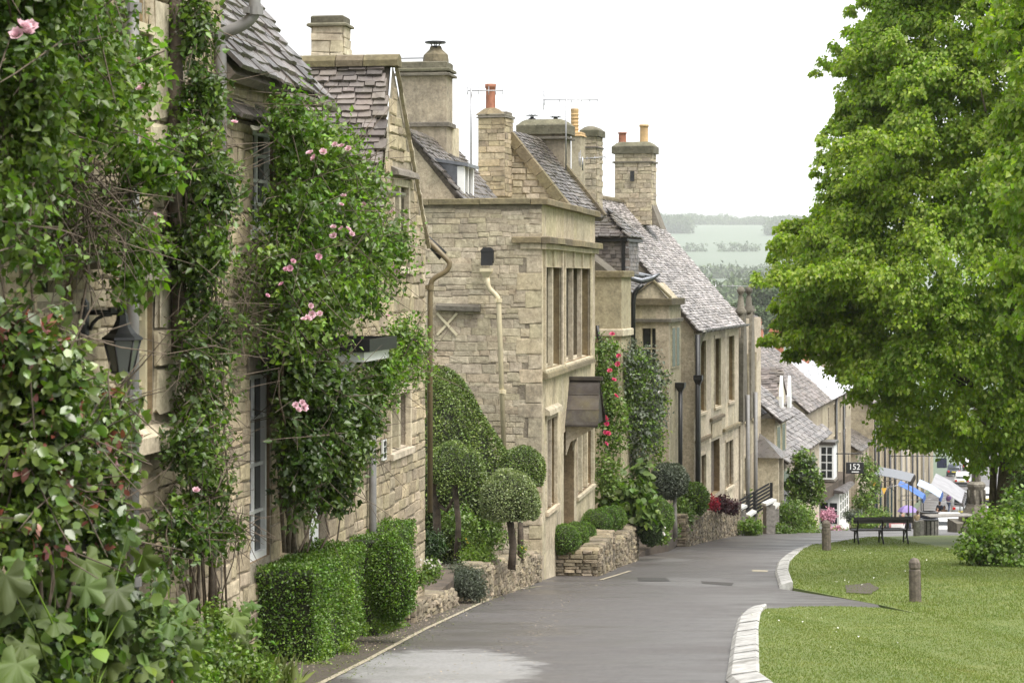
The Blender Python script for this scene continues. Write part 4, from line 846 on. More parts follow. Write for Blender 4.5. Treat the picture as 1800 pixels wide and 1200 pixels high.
def cross_gable(H, t0, t1, D, ze, zr, m, seed, yf=0.0, nmax=120, e=(.16, .12), tw=(.18, .32), over=.12, name='gable_roof'):
    """ridge running inwards from the street: slopes face up and down the street"""
    tm = (t0 + t1) / 2; an = math.atan2(zr - ze, tm - t0); ls = math.hypot(zr - ze, tm - t0) + over; dx, dz = over * math.cos(an), over * math.sin(an)
    mb = MB(); slope_deck(mb, (t0 - dx, D, ze - dz), -math.pi/2, an, D - yf, ls, .09); slope_deck(mb, (t1 + dx, yf, ze - dz), math.pi/2, an, D - yf, ls - .005, .09); r = mb.build(name, 'oldwood', H.e)
    lay(r, 'tile', m, tiles((t0 - dx, D, ze - dz), -math.pi/2, an, D - yf, ls + .02, e[0], e[1], tw, .025, seed=seed), nmax, prio=lambda i: i[0].y); return r
def gable_front(H, t0, t1, z0, ze, zr, m, y=0.0, dep=3.0, holes=(), name='gable_wall', rev=.2):
    mb = MB(); face_grid(mb, t0, t1, z0, ze, list(holes), y, rev); mb.add([(t0, y, ze), (t1, y, ze), ((t0+t1)/2, y, zr)], [(0, 1, 2)])
    mb.add([(t0, y, z0), (t0, dep, z0), (t0, dep, ze), (t0, y, ze)], [(0, 1, 2, 3)]); mb.add([(t1, y, z0), (t1, dep, z0), (t1, dep, ze), (t1, y, ze)], [(0, 1, 2, 3)]); return mb.build(name, m, H.e, smooth=False)
def box_part(H, name, m, x0, x1, y0, y1, z0, z1, par=None, c=.0):
    mb = MB(); (mb.cbox(x0, x1, y0, y1, z0, z1, c) if c else mb.bb(x0, x1, y0, y1, z0, z1)); return mb.build(name, m, par or H.e, smooth=False)

# ---- stone gable-end house behind the parapet (seen as gable, chimneys and a strip of roof), with a rendered bay
H = House('stone_house', 'stone gable-end house with terracotta chimney pot just beyond the parapet', 54, 1.74, .26); H4 = H
g = [H.lp(px, py, 54) for px, py in ((981, 351), (899, 252), (880, 235))]
yl = H.lp(838, 300, 54).y; zg = g[2].z
mb = MB(); mb.prism([(0, g[0].y - .08, -7.5), (0, g[0].y - .05, g[0].z - .3), (0, g[0].y, g[0].z - .1), (0, g[1].y, g[1].z - .1), (0, yl - .6, zg), (0, yl, zg), (0, yl, -7.5)], (4.0, 0, 0)); gw = mb.build('gable_wall', 'rubble_grey', H.e)
it = stones((-.02, yl, 1.2), -math.pi/2, yl - .1, 2.4, ch=(.12, .22), sw=(.2, .5), dep=.03, seed=41, clip=lambda c, z: (yl - c) > g[0].y + (z + 1.2 - g[0].z) * (g[1].y - g[0].y) / (g[1].z - g[0].z) + .08 and z + 1.2 < zg - .1)
lay(gw, 'stone', 'rubble_grey', it, 140)
an = math.atan2(g[1].z - g[0].z, g[1].y - g[0].y); ls = math.hypot(g[1].z - g[0].z, g[1].y - g[0].y) + .55
up = Vector((0, math.cos(an), math.sin(an)))
org = Vector((.1, g[0].y, g[0].z)) - up * .5
mb = MB(); slope_deck(mb, org, 0, an, 3.8, ls + .3, .1); rr = mb.build('roof', 'oldwood', H.e)
lay(rr, 'tile', 'slate', tiles(org, 0, an, 3.8, ls + .3, .14, .1, (.15, .3), .026, seed=42), 300, prio=lambda i: -i[0].z)
for x in (-.12, 3.75):
    for k in range(6):
        p0 = Vector((x, g[0].y, g[0].z)) - up * .45 + up * (ls + .2) * k / 6; p1 = p0 + up * ((ls + .2) / 6 - .012); nmv = Vector((0, -math.sin(an), math.cos(an)))
        mb = MB(); mb.prism([p0 - nmv * .1, p1 - nmv * .1, p1 + nmv * .14, p0 + nmv * .14], (.26, 0, 0)); mb.build('coping_stone', 'coping', rr)
ch = chimney(H, 839, 889, 200, 345, 53.9, .75, 'rubble', 'dark_stone', stone=True, caph=.10, over=.05, cap_round=False, pots=[(862, 150, .125, 'terracotta')])
mb = MB(); q = H.lp(862, 198, 54.2); mb.lathe([(.42, -.06), (.2, .1), (.1, .13)], (q.x + .1, q.y, q.z), 6); mb.build('mortar_mound', 'coping', ch)
chimney(H, 876, 892, 196, 240, 56.5, .5, 'rubble_grey', 'dark_stone', caph=.16, over=.08, cap_round=False)
chimney(H, 912, 994, 209, 330, 58.0, .8, 'render', 'mosscap', caph=.42, over=.10, bands=[(243, .06, .1)], pots=[(934, 204, .10, 'cowl'), (978, 208, .11, 'cowl')])
# rendered bay at its far end
x0 = H.lp(1042, 500, 57).x; a, b_ = H.lp(1030, 500, 57), H.lp(1095, 500, 57); zz = lambda py, Y=57: (HY - py) / F * Y
box_part(H, 'bay', 'cream_wall', x0, x0 + 1.3, b_.y, a.y + .6, -7.5, zz(486)); bay = H.e.children[-1]
box_part(H, 'ledge', 'coping', x0 - .08, x0 + 1.36, b_.y - .08, a.y + .6, zz(487), zz(476), c=.02); box_part(H, 'ledge', 'dress', x0 - .06, x0 + 1.34, b_.y - .07, a.y + .6, zz(590), zz(578), c=.02)
for (p0, p1, q0, q1) in ((1052, 1064, 600, 650), (1079, 1089, 602, 655)):
    u0, u1 = H.lp(p0, q0, 57).y, H.lp(p1, q0, 57).y; o = box_part(H, 'window', 'dress', x0 - .02, x0 + .1, u1 - .04, u0 + .04, zz(q1), zz(q0) + .05); box_part(H, 'pane', 'glass', x0 - .028, x0 - .021, u1, u0, zz(q1) + .04, zz(q0), o)
mb = MB(); mb.prism([(x0 + .0, b_.y + .35, zz(477)), (x0 + .0, a.y + .6, zz(477)), (x0 + .0, a.y + .6, zz(436)), (x0 + .0, a.y + .2, zz(436))], (1.2, 0, 0)); mb.build('bay_roof', 'dark_stone', H.e)
q = [H.lp(*p, 56.9) for p in ((1050, 572), (1051, 590), (1058, 604), (1056, 640))]
mb = MB(); mb.tube(q, .05, 6); mb.build('rain_pipe', 'iron', H.e)
rebase(H.e, -7.0)

# ---- tile-hung dormer house with stone bay
H = House('stone_cottage', 'stone cottage with tile-hung dormer, lead gutter and dark bay window', 60, 2.2, .26); H4b = H
f_ = lambda px, py, Y: H.lp(px, py, Y)
zz = lambda py, Y: (HY - py) / F * Y
shell(H, 'rubble_pale', .2, 9.6, 5, -9, zz(512, 62))
r = roof2(H, .2, 9.9, .0, 2.3, zz(512, 62), .95, 'slate', 51, over=.2, nmax=200)
p0, p1 = f_(1046, 420, 60), f_(1099, 420, 60); x0 = p0.x; L = 2.0
dm = box_part(H, 'dormer', 'dark_stone', x0, x0 + L, p1.y, p0.y + .6, zz(480, 60), zz(419, 60)); zt = zz(419, 60); zb = zz(482, 60)
it = []
n = 9
for k in range(n):
    z = zb + (zt - zb) * k / n; y = p0.y + .4
    while y > p1.y:
        w_ = random.uniform(.13, .22); it.append(((x0 - .012, y - w_ / 2, z), (math.pi/2 - .12, 0, -math.pi/2), (w_ - .008, (zt - zb) / n * 1.5, .018))); y -= w_
    x = x0
    while x < x0 + L:
        w_ = random.uniform(.13, .22); it.append(((x + w_ / 2, p1.y - .012, z), (math.pi/2 - .12, 0, 0), (w_ - .008, (zt - zb) / n * 1.5, .018))); x += w_
lay(dm, 'tile', 'slate_brown', it, 200, 'hung_tile')
for yy in (p1.y,): box_part(H, 'corner_strip', 'iron', x0 - .05, x0 + .05, yy - .05, yy + .05, zb, zt, dm)
# its hipped roof
er = Vector((x0 - .15, p1.y - .15, zt)); W2, L2_ = (p0.y + .9) - er.y, L + .3; za = zz(375, 61)
mb = MB(); hx0, hx1, hy0, hy1 = er.x, er.x + L2_, er.y, er.y + W2; mx = (hx0 + hx1) / 2
mb.add([(hx0, hy0, zt), (hx1, hy0, zt), (hx1, hy1, zt), (hx0, hy1, zt), (mx, hy0 + .75, za), (mx, hy1, za)], [(0, 1, 4), (1, 2, 5, 4), (3, 0, 4, 5), (2, 3, 5), (3, 2, 1, 0)]); hr = mb.build('dormer_roof', 'oldwood', dm)
lay(dm, 'tile', 'slate', tiles((hx0 - .02, hy1, zt), -math.pi/2, math.atan2(za - zt, mx - hx0), W2, math.hypot(za - zt, mx - hx0), .16, .12, (.16, .3), .024, seed=52, clip=lambda c, d: (W2 - c) > d * .6), 90)
lay(dm, 'tile', 'slate', tiles((hx0, hy0 - .02, zt), 0, math.atan2(za - zt, .75), L2_, math.hypot(za - zt, .75), .16, .12, (.16, .3), .024, seed=53, clip=lambda c, d: abs(c - L2_/2) < L2_/2 * (1 - d / 1.3)), 60)
box_part(H, 'fascia', 'iron', hx0, hx1, hy0 + .02, hy0 + .1, zt - .09, zt - .015, dm); box_part(H, 'fascia', 'iron', hx0 + .02, hx0 + .1, hy0 + .1, hy1, zt - .09, zt - .015, dm)
# curled lead valley over the eave
q = [f_(*p, 62.5) for p in ((1092, 486), (1110, 492), (1128, 497), (1146, 492), (1160, 484))]
mb = MB(); mb.tube([v + Vector((0, 0, .05)) for v in q], [.04, .08, .1, .08, .03], 8); 
for k in range(4): mb.tube([q[1] + Vector((k * .3 - .3, .9, .4)), q[1].lerp(q[3], k / 3) + Vector((0, 0, .1))], .05, 6)
mb.build('lead_gutter', 'lead', H.e)
pipe(H, 'downpipe', 'iron', [H.world(*v) for v in (f_(1130, 500, 62.4), f_(1116, 512, 62.4), f_(1113, 530, 62.4), f_(1113, 640, 62.4))], .07)
box_part(H, 'alarm_box', 'lead', f_(1100, 563, 62).x, f_(1100, 563, 62).x + .12, f_(1104, 563, 62).y, f_(1096, 563, 62).y, zz(571, 62), zz(558, 62))
# stone bay with a dark side light
Yb = 65.5; a, b_ = f_(1112, 530, Yb), f_(1177, 530, Yb); x0 = (a.x + b_.x) / 2; y0, y1 = b_.y, a.y
wy1, wy0 = f_(1128, 600, Yb).y, f_(1153, 600, Yb).y; wz0, wz1 = zz(648, Yb), zz(577, Yb); zt = zz(530, Yb)
mb = MB()
for (ya, yb_, za_, zb_) in ((y0, wy0, -9.3, zt), (wy1, y1, -9.3, zt), (wy0, wy1, -9.3, wz0), (wy0, wy1, wz1, zt)): mb.bb(x0, x0 + .25, ya, yb_, za_, zb_)
mb.bb(x0 + .26, x0 + 2.1, y0, y1 + 1.2, -9.3, zt); by = mb.build('bay', 'ashlar', H.e, smooth=False)
box_part(H, 'pane', 'glass', x0 + .18, x0 + .2, wy0, wy1, wz0, wz1, by); mdl = (wy0 + wy1) / 2 - .05
box_part(H, 'glazing_bar', 'cream', x0 + .14, x0 + .178, mdl - .02, mdl + .02, wz0, wz1, by); box_part(H, 'glazing_bar', 'cream', x0 + .145, x0 + .177, wy0, wy1, (wz0+wz1)/2 - .02, (wz0+wz1)/2 + .02, by)
box_part(H, 'cornice', 'coping', x0 - .12, x0 + 2.2, y0 - .12, y1 + 1.2, zz(536, Yb), zz(524, Yb), by, .02); box_part(H, 'string_course', 'dark_stone', x0 - .08, x0 + 2.18, y0 - .08, y1 + 1.2, zz(566, Yb), zz(560, Yb), by, .015); box_part(H, 'sill', 'dress', x0 - .08, x0 + .1, wy0 - .1, wy1 + .1, wz0 - .14, wz0 - .02, by)
mb = MB(); mb.prism([(x0 + .05, y0 + .05, zz(525, Yb)), (x0 + .05, y1 + .1, zz(525, Yb)), (x0 + .05, (y0 + y1) / 2 - .05, zz(497, Yb))], (1.9, 0, 0)); gb = mb.build('bay_gable', 'dress', H.e)
for s in (0, 1):
    ya = y0 - .05 if s == 0 else y1 + .15; ym = (y0 + y1) / 2 - .05; mb = MB(); mb.prism([(x0 - .03, ya, zz(526, Yb)), (x0 - .03, ym, zz(495, Yb)), (x0 - .03, ym, zz(491, Yb)), (x0 - .03, ya, zz(521, Yb))], (.25, 0, 0)); mb.build('coping_stone', 'coping', gb)
for k in range(2):
    xw = x0 + .45 + k * .75; o = box_part(H, 'window', 'dress', xw - .08, xw + .58, y0 - .03, y0 - .001, wz0, wz1 + .05); box_part(H, 'pane', 'glass', xw, xw + .5, y0 - .036, y0 - .031, wz0 + .05, wz1, o)
# steep narrow gable beyond the bay
gx0, gx1 = H.local(W(1178, 600, 68)).x, H.local(W(1213, 600, 70.3)).x; ze, zr = zz(655, 68), zz(520, 69)
gable_front(H, gx0 + .1, gx1, -9.4, ze, zr, 'rubble_pale', y=-.02, dep=2.5); cross_gable(H, gx0 + .1, gx1, 2.4, ze, zr, 'slate_brown', 55, yf=-.05, nmax=150, e=(.17, .12), tw=(.16, .3))
mb = MB(); tm = (gx0 + gx1) / 2 + .05; mb.prism([(tm - .1, -.22, zr + .12), (gx1 + .2, -.22, ze), (gx1 + .05, -.22, ze - .1), (tm - .1, -.22, zr - .1)], (0, .26, 0)); mb.build('coping_stone', 'dress', H.e)
px_ = H.local(W(1180, 680, 66.6)); an = math.radians(38)
mb = MB(); slope_deck(mb, (px_.x + .1, -.75, zz(684, 67)), 0, an, 1.7, 1.1, .07); pr = mb.build('porch_roof', 'oldwood', H.e); lay(pr, 'tile', 'slate_pale', tiles((px_.x + .1, -.75, zz(684, 67)), 0, an, 1.7, 1.1, .2, .18, (.2, .35), .025, seed=56), 40)
box_part(H, 'porch_wall', 'rubble_pale', px_.x + .2, px_.x + 1.7, -.55, 0, -9.4, zz(684, 67) + .05)
P = lambda px, py, Y: W(px, py, Y)
pipe(H, 'downpipe', 'iron', [P(1196, 684, 66.5), P(1196, 900, 66.5)], .07); 
mb = MB(); q = f_(1196, 680, 66.5); mb.lathe([(.08, -.15), (.2, .0), (.22, .14)], q, 4, ph=math.pi/4); mb.build('hopper', 'iron', H.e)
chimney(H, 1004, 1021, 232, 330, 61, .6, 'cream_wall', 'buffpot', caph=.12, over=.04, cap_round=False, pots=[(1010, 193, .11, 'ribbed')])
chimney(H, 1024, 1049, 221, 372, 63.5, .8, 'rubble_grey', 'mosscap', stone=True, caph=.32, over=.09, bands=[(259, .05, .05)])
rebase(H.e, -9.0)

# ---- house with the great pale roof
H = House('stone_house', 'long stone house with great pale slate roof and cream window surrounds', 70, 5.97, .26); H5 = H
L5 = 9.85; ze = zz(571, 70); zr5 = 2.66; D5 = 3.56
U = [(H.t(1222), H.t(1240)), (H.t(1256), H.t(1266)), (H.t(1280), H.t(1290))]
zu0, zu1 = zz(722, 72), zz(598, 72)
holes = []
for (a, b_) in U: 
    d0 = (a - U[0][0]) * .012; holes.append((a, b_, zu0, zu1))
gd = [(H.t(1225), H.t(1240), zz(868, 71), zz(802, 71)), (H.t(1250), H.t(1265), zz(866, 74.5), zz(772, 74.5)), (H.t(1275), H.t(1288), zz(856, 77), zz(775, 77))]
wl = shell(H, 'rubble_pale', 0, L5, 7.1, -10.2, ze, holes + gd, rev=.3, gable=zr5)
for h in holes: window(H, *h, 2 if h is holes[0] else 1, 'stone', dep=.26, surround=.12)
window(H, *gd[0], 2, 'stone', dep=.26); window(H, *gd[2], 2, 'stone', dep=.26)
d = box_part(H, 'door', 'oldwood', gd[1][0] + .02, gd[1][1] - .02, .2, .26, gd[1][2], gd[1][3]); box_part(H, 'handle', 'iron', gd[1][0] + .1, gd[1][0] + .16, .16, .199, -7.2, -7.1, d)
for (t0, t1, zc_) in ((.15, H.t(1247), zz(773, 71)), (H.t(1247), H.t(1270), zz(735, 74)), (H.t(1270), L5, zz(752, 77))):
    box_part(H, 'string_course', 'coping', t0, t1 - .01, -.11, -.003, zc_ - .06, zc_ + .06, c=.02)
box_part(H, 'door_panel', 'cream_wall', H.t(1250), H.t(1267), -.04, -.002, zz(768, 74), zz(742, 74))
roof2(H, -.15, L5 + .1, .0, D5, ze, zr5, 'slate_pale', 61, over=.3, tw=(.15, .28), e=(.115, .085), th=.03, nmax=300, prio=lambda i: -i[0].x)
gutter(H, -.1, L5, -.36, ze - .16, .08, 'pipe_grey')
an5 = math.atan2(zr5 - ze, D5); upv = Vector((0, math.cos(an5), math.sin(an5)))
pipe(H, 'downpipe', 'gutter_stone', [H.world(.12, -.36, ze - .2), H.world(.12, -.14, ze - .6), H.world(.12, -.14, -9)], .07); pipe(H, 'downpipe', 'iron', [H.world(-.45, -.2, ze - .3), H.world(-.45, -.2, -9)], .08)
mb = MB(); q = H.local(W(1216, 670, 69.5)); mb.lathe([(.08, -.2), (.2, .0), (.2, .14)], (-.45, -.22, zz(668, 69)), 4, ph=math.pi/4); mb.build('hopper', 'iron', H.e)
ch = chimney(H, 1079, 1146, 249, 395, 76, .9, 'rubble_grey', 'mosscap', stone=True, caph=.42, over=.1, bands=[(285, .06, .08)], pots=[(1093, 234, .14, 'terracotta'), (1133, 221, .15, 'buffpot')], nst=150)
q = H.lp(1112, 310, 75.95); box_part(H, 'slot', 'iron', q.x - .1, q.x - .02, q.y - .07, q.y + .07, q.z - .18, q.z + .18, ch)
mb = MB(); q = H.lp(1146, 395, 76); mb.prism([(q.x - .1, q.y + .2, zr5 - .6), (q.x - .1, q.y - .35, zr5 - .95), (q.x - .1, q.y + .2, zr5 + .5)], (1.0, 0, 0)); mb.build('chimney_shoulder', 'dark_stone', ch)
rebase(H.e, -9.2)

# ---- dark narrow house with ball finials
H = House('stone_house', 'narrow dark-stained stone house front with two ball finials', 79.9, .26 * 79.9 - 12.23, .26); H6 = H
zz8 = lambda py: zz(py, 82)
L6 = 5.6
shell(H, 'rubble_grey', .1, L6, 6, -11, zz8(560), [(1.2, 1.9, zz8(740), zz8(640)), (3.1, 3.8, zz8(740), zz8(640)), (1.0, 1.7, zz8(860), zz8(800))], rev=.25)
for h in ((1.2, 1.9, zz8(740), zz8(640)), (3.1, 3.8, zz8(740), zz8(640)), (1.0, 1.7, zz8(860), zz8(800))): window(H, *h, 1, 'stone', dep=.2)
for x in (.5, 2.6):                                      # gablets with finials
    mb = MB(); mb.prism([(x - .55, -.12, zz8(735)), (x + .55, -.12, zz8(735)), (x + .45, -.12, zz8(600)), (x + .16, -.12, zz8(548)), (x - .16, -.12, zz8(548)), (x - .45, -.12, zz8(600))], (0, .4, 0)); mb.build('pier', 'dark_stone', H.e)
    mb = MB(); mb.lathe([(.22, zz8(552)), (.22, zz8(545)), (.14, zz8(540)), (.10, zz8(522)), (.05, zz8(518)), (.13, zz8(514)), (.155, zz8(510)), (.12, zz8(505)), (.03, zz8(503))], (x, .05, 0), 8, True); mb.build('finial', 'dark_stone', H.e)
    mb = MB(); mb.prism([(x + .5, -.16, zz8(720)), (x + .85, -.16, zz8(720)), (x + .68, -.16, zz8(620))], (0, .3, 0)); mb.build('pinnacle', 'cream_wall', H.e)
    pipe(H, 'downpipe', 'pipe_grey', [H.world(x + .1, -.2, zz8(690)), H.world(x + .1, -.2, -10.5)], .08)
roof2(H, .1, L6, .2, 3, zz8(560), zz8(500) - .3, 'slate_brown', 66, nmax=60, over=.1)
chimney(H, 1308, 1322, 538, 640, 86, .7, 'brick', 'dark_stone', caph=.2, cap_round=False)
mb = MB(); xh0, xh1, zt = 3.6, 5.4, zz(798, 85)                     # little hipped porch
mb.add([(xh0, -1.1, zt), (xh1, -1.1, zt), (xh1, 0, zt), (xh0, 0, zt), ((xh0+xh1)/2, -.1, zt + .9)], [(0, 1, 4), (1, 2, 4), (3, 0, 4), (3, 2, 1, 0)]); mb.build('porch_roof', 'slate', H.e)
box_part(H, 'porch_wall', 'dress', xh0 + .15, xh0 + .3, -.95, 0, -11, zt - .01); box_part(H, 'porch_wall', 'dress', xh1 - .3, xh1 - .15, -.95, 0, -11, zt - .01)
m, nt, b = mat('teal_paint'); b.inputs['Base Color'].default_value = (.02, .06, .07, 1); M['teal'] = m
box_part(H, 'door', 'teal', xh0 + .3, xh1 - .3, -.35, -.3, -11, zt - .05)
rebase(H.e, -11)

# ---- brown-roofed house with white-edged gablets
def far_front(name, label, Y0, X0, sl, L, zb, ze, zr, wins, mw, mr, D=3.2, doors=(), wstyle='stone', nm=80, seed=70, over=.3, gab=True):
    H = House(name, label, Y0, X0, sl); hs = list(wins) + list(doors); shell(H, mw, 0, L, 2 * D, zb, ze, hs, rev=.22, gable=zr if gab else None)
    for w in wins: window(H, *w, 2, wstyle, dep=.03, sill=False, trans=() if wstyle == 'stone' else [(w[2] + w[3]) / 2], surround=.07)
    for w in doors: box_part(H, 'door', 'darkwood', w[0] + .02, w[1] - .02, .12, .17, w[2], w[3])
    roof2(H, -.1, L + .1, 0, D, ze, zr, mr, seed, over=over, nmax=nm, e=(.24, .17), tw=(.25, .42)); return H
zz9 = lambda py: zz(py, 91)
fx = lambda Y: .26 * Y - 12.3
H = far_front('stone_cottage', 'stone cottage with broad brown slate roof and two white-edged gablets', 86, fx(86) - .5, .26, 12.5, -12.5, zz9(715), zz9(614), [(.8, 1.5, zz9(790), zz9(735)), (2.2, 3.0, zz9(790), zz9(735)), (8.6, 9.3, zz(840, 96), zz(785, 96)), (10.3, 11, zz(840, 96), zz(785, 96))], 'rubble_pale', 'slate_brown', D=3.2, nm=200)
cross_gable(H, 6.4, 10.0, 3.0, zz(694, 93), zz(648, 94), 'slate_brown', 72, yf=-.25, nmax=120)
gable_front(H, 6.5, 9.9, -12, zz(694, 93), zz(650, 94), 'rubble_pale', y=-.2)
box_part(H, 'bay', 'dress', .2, 3.9, -1.0, 0, -12.5, zz9(722)); an = math.radians(42)
for (a, b_) in ((.6, 1.7), (2.2, 3.3)): o = box_part(H, 'window', 'cream', a, b_, -1.04, -1.001, zz9(800), zz9(735)); box_part(H, 'pane', 'glass', a + .08, (a+b_)/2 - .03, -1.05, -1.041, zz9(798), zz9(738), o); box_part(H, 'pane', 'glass', (a+b_)/2 + .03, b_ - .08, -1.05, -1.041, zz9(798), zz9(738), o)
mb = MB(); slope_deck(mb, (.0, -1.3, zz9(728)), 0, an, 4.2, 1.7, .08); r = mb.build('bay_roof', 'oldwood', H.e); lay(r, 'tile', 'slate_mid', tiles((.0, -1.3, zz9(728)), 0, an, 4.2, 1.75, .22, .2, (.22, .4), .03, seed=73), 90)
for px in (1374, 1388):
    x = H.t(px, .9); q = H.local(W(px, 700, H.Y(px, .9))); Yw = H.Y(px, .9)
    mb = MB(); mb.prism([(q.x - .3, -.95, zz(716, Yw)), (q.x + .3, -.95, zz(716, Yw)), (q.x + .3, -.95, zz(696, Yw)), (q.x, -.95, zz(660, Yw)), (q.x - .3, -.95, zz(696, Yw))], (0, .12, 0)); mb.build('gablet', 'white', H.e)
x0, x1 = H.t(1370, 1.0), H.t(1440, 1.0); Yw = 98
box_part(H, 'bay', 'rubble_pale', x0, x1, -1.0, 0, -13.4, zz(770, Yw)); mb = MB(); slope_deck(mb, (x0 - .2, -1.4, zz(778, Yw)), 0, math.radians(40), x1 - x0 + .4, 2.6, .08); r = mb.build('bay_roof', 'oldwood', H.e)
lay(r, 'tile', 'slate_mid', tiles((x0 - .2, -1.42, zz(778, Yw)), 0, math.radians(40), x1 - x0 + .4, 2.65, .26, .22, (.25, .45), .03, seed=74), 160)
for (a, b_) in ((1375, 1386), (1396, 1404), (1410, 1417), (1424, 1430)):
    a, b_ = H.t(a, 1.0), H.t(b_, 1.0); o = box_part(H, 'window', 'cream', a, b_, -1.05, -1.001, zz(858, Yw), zz(792, Yw)); box_part(H, 'pane', 'glass', a + .1, b_ - .1, -1.06, -1.051, zz(855, Yw), zz(796, Yw), o)
chimney(H, 1326, 1338, 572, 620, 120, .9, 'brick', 'dark_stone', caph=.2, cap_round=False, pots=[(1332, 562, .2, 'terracotta')])
rebase(H.e, -12)

# ---- cream cottage with white bay window
H = far_front('cream_cottage', 'cream cottage with white bow window above a white shop bay', 105, fx(105) - .6, .26, 10.5, -15, zz(716, 106), zz(611, 107), [(5.2, 6.0, zz(830, 112), zz(770, 112)), (7.2, 8.0, zz(830, 112), zz(770, 112))], 'cream_wall', 'slate_brown', D=3.3, seed=75, nm=200, wstyle='cream')
Yw = 106; q0, q1 = H.lp(1441, 780, Yw), H.lp(1466, 780, Yw); x0 = q0.x; y0, y1 = q1.y, q0.y
o = box_part(H, 'bow_window', 'white', x0, x0 + 1.6, y0, y1 + .2, zz(842, Yw), zz(782, Yw)); box_part(H, 'sill', 'dark_stone', x0 - .05, x0 + 1.65, y0 - .06, y1 + .2, zz(846, Yw), zz(843, Yw), o); box_part(H, 'bow_roof', 'slate', x0 - .08, x0 + 1.7, y0 - .08, y1 + .2, zz(781.5, Yw), zz(776, Yw), o)
for i in range(2):
    for k in range(4):
        ya = y0 + .08 + i * (y1 - y0 - .1) / 2; zb_ = zz(840, Yw) + (zz(785, Yw) - zz(840, Yw)) * k / 4 + .04; box_part(H, 'pane', 'glass', x0 - .012, x0 - .002, ya, ya + (y1 - y0) / 2 - .11, zb_, zb_ + .33, o)
mb = MB(); slope_deck(mb, (x0 + 2.0, -.5, zz(768, 110)), 0, math.radians(42), 4.5, 2.8, .08); r = mb.build('lean_roof', 'oldwood', H.e); lay(r, 'tile', 'slate_mid', tiles((x0 + 2.0, -.52, zz(768, 110)), 0, math.radians(42), 4.5, 2.85, .28, .22, (.25, .45), .03, seed=76), 120)
box_part(H, 'wing', 'ochre_wall', x0 + 2.2, x0 + 6.2, -.2, 0, -15, zz(768, 110))
# ground-floor white bay and door
o = box_part(H, 'shop_bay', 'white', x0 - .3, x0 + 4.6, -1.6, -.01, -16, zz(860, 107)); mb = MB(); mb.prism([(x0 - .5, -1.9, zz(861, 107)), (x0 - .5, -1.8, zz(857, 107)), (x0 - .5, .0, zz(848, 107)), (x0 - .5, 0, zz(861, 107))], (5.3, 0, 0)); mb.build('bay_roof', 'slate_brown', H.e)
yl, yr = -.35, -1.35
for i in range(3): ya = -1.5 + i * .45; [box_part(H, 'pane', 'glass', x0 - .312, x0 - .302, ya, ya + .36, zz(914, 107) + k * .36, zz(914, 107) + k * .36 + .3, o) for k in range(3)]
for i in range(4): xa = x0 + .3 + i * 1.05; [box_part(H, 'pane', 'glass', xa, xa + .4, -1.612, -1.602, zz(905, 108) + k * .42, zz(905, 108) + k * .42 + .34, o) for k in range(3)]
rebase(H.e, -15)

# ---- shiny roofed house
H = far_front('tall_house', 'tall pale house with shiny wet roof and ochre end wall', 116, fx(116) - .9, .26, 15, -17, zz(698, 118), zz(632, 118), [(1.6 + 3.1 * k, 2.5 + 3.1 * k, zz(a, 122), zz(b_, 122)) for k in range(4) for a, b_ in ((745, 708), (800, 764))], 'cream_wall', 'slate_shiny', D=3.4, seed=77, nm=200)
mb = MB(); mb.prism([(-.06, .02, -16), (-.06, 6.75, -16), (-.06, 6.75, zz(700, 118)), (-.06, 3.4, zz(638, 118)), (-.06, .02, zz(702, 118))], (.05, 0, 0)); mb.build('end_wall', 'ochre_wall', H.e)
for x in (5.6, 9.9): pipe(H, 'downpipe', 'iron', [H.world(x, -.1, zz(700, 118)), H.world(x, -.1, -16)], .07)
chimney(H, 1407, 1420, 602, 650, 128, .9, 'brick', 'brick', caph=.2, cap_round=False); chimney(H, 1432, 1458, 606, 650, 131, 1.0, 'cream_wall', 'coping', caph=.35, over=.12, cap_round=False)
rebase(H.e, -17)
H = far_front('stone_cottage', 'low stone cottage with small dark roof below the shiny-roofed house', 131.5, fx(131.5) - .6, .26, 8, -19, zz(782, 135), zz(742, 135), [(.9 + 2.3 * k, 1.7 + 2.3 * k, zz(a, 136), zz(b_, 136)) for k in range(3) for a, b_ in ((822, 792),)], 'rubble_pale', 'slate', D=2.4, seed=78, nm=60, wstyle='cream')
rebase(H.e, -19)
H = far_front('tall_house', 'tall dark-gabled stone house behind the blue awning', 140, fx(140) - .4, .25, 13, -20, zz(700, 146), zz(640, 146), [(1.2 + 2.9 * k, 2.5 + 2.9 * k, zz(a, 148), zz(b_, 148)) for k in range(4) for a, b_ in ((760, 715), (820, 775))], 'rubble', 'slate_brown', D=3, seed=79, nm=60)
for x in (.2, 3.2, 9.0): pipe(H, 'downpipe', 'iron', [H.world(x, -.12, zz(702, 146)), H.world(x, -.12, -20)], .08)
rebase(H.e, -20)
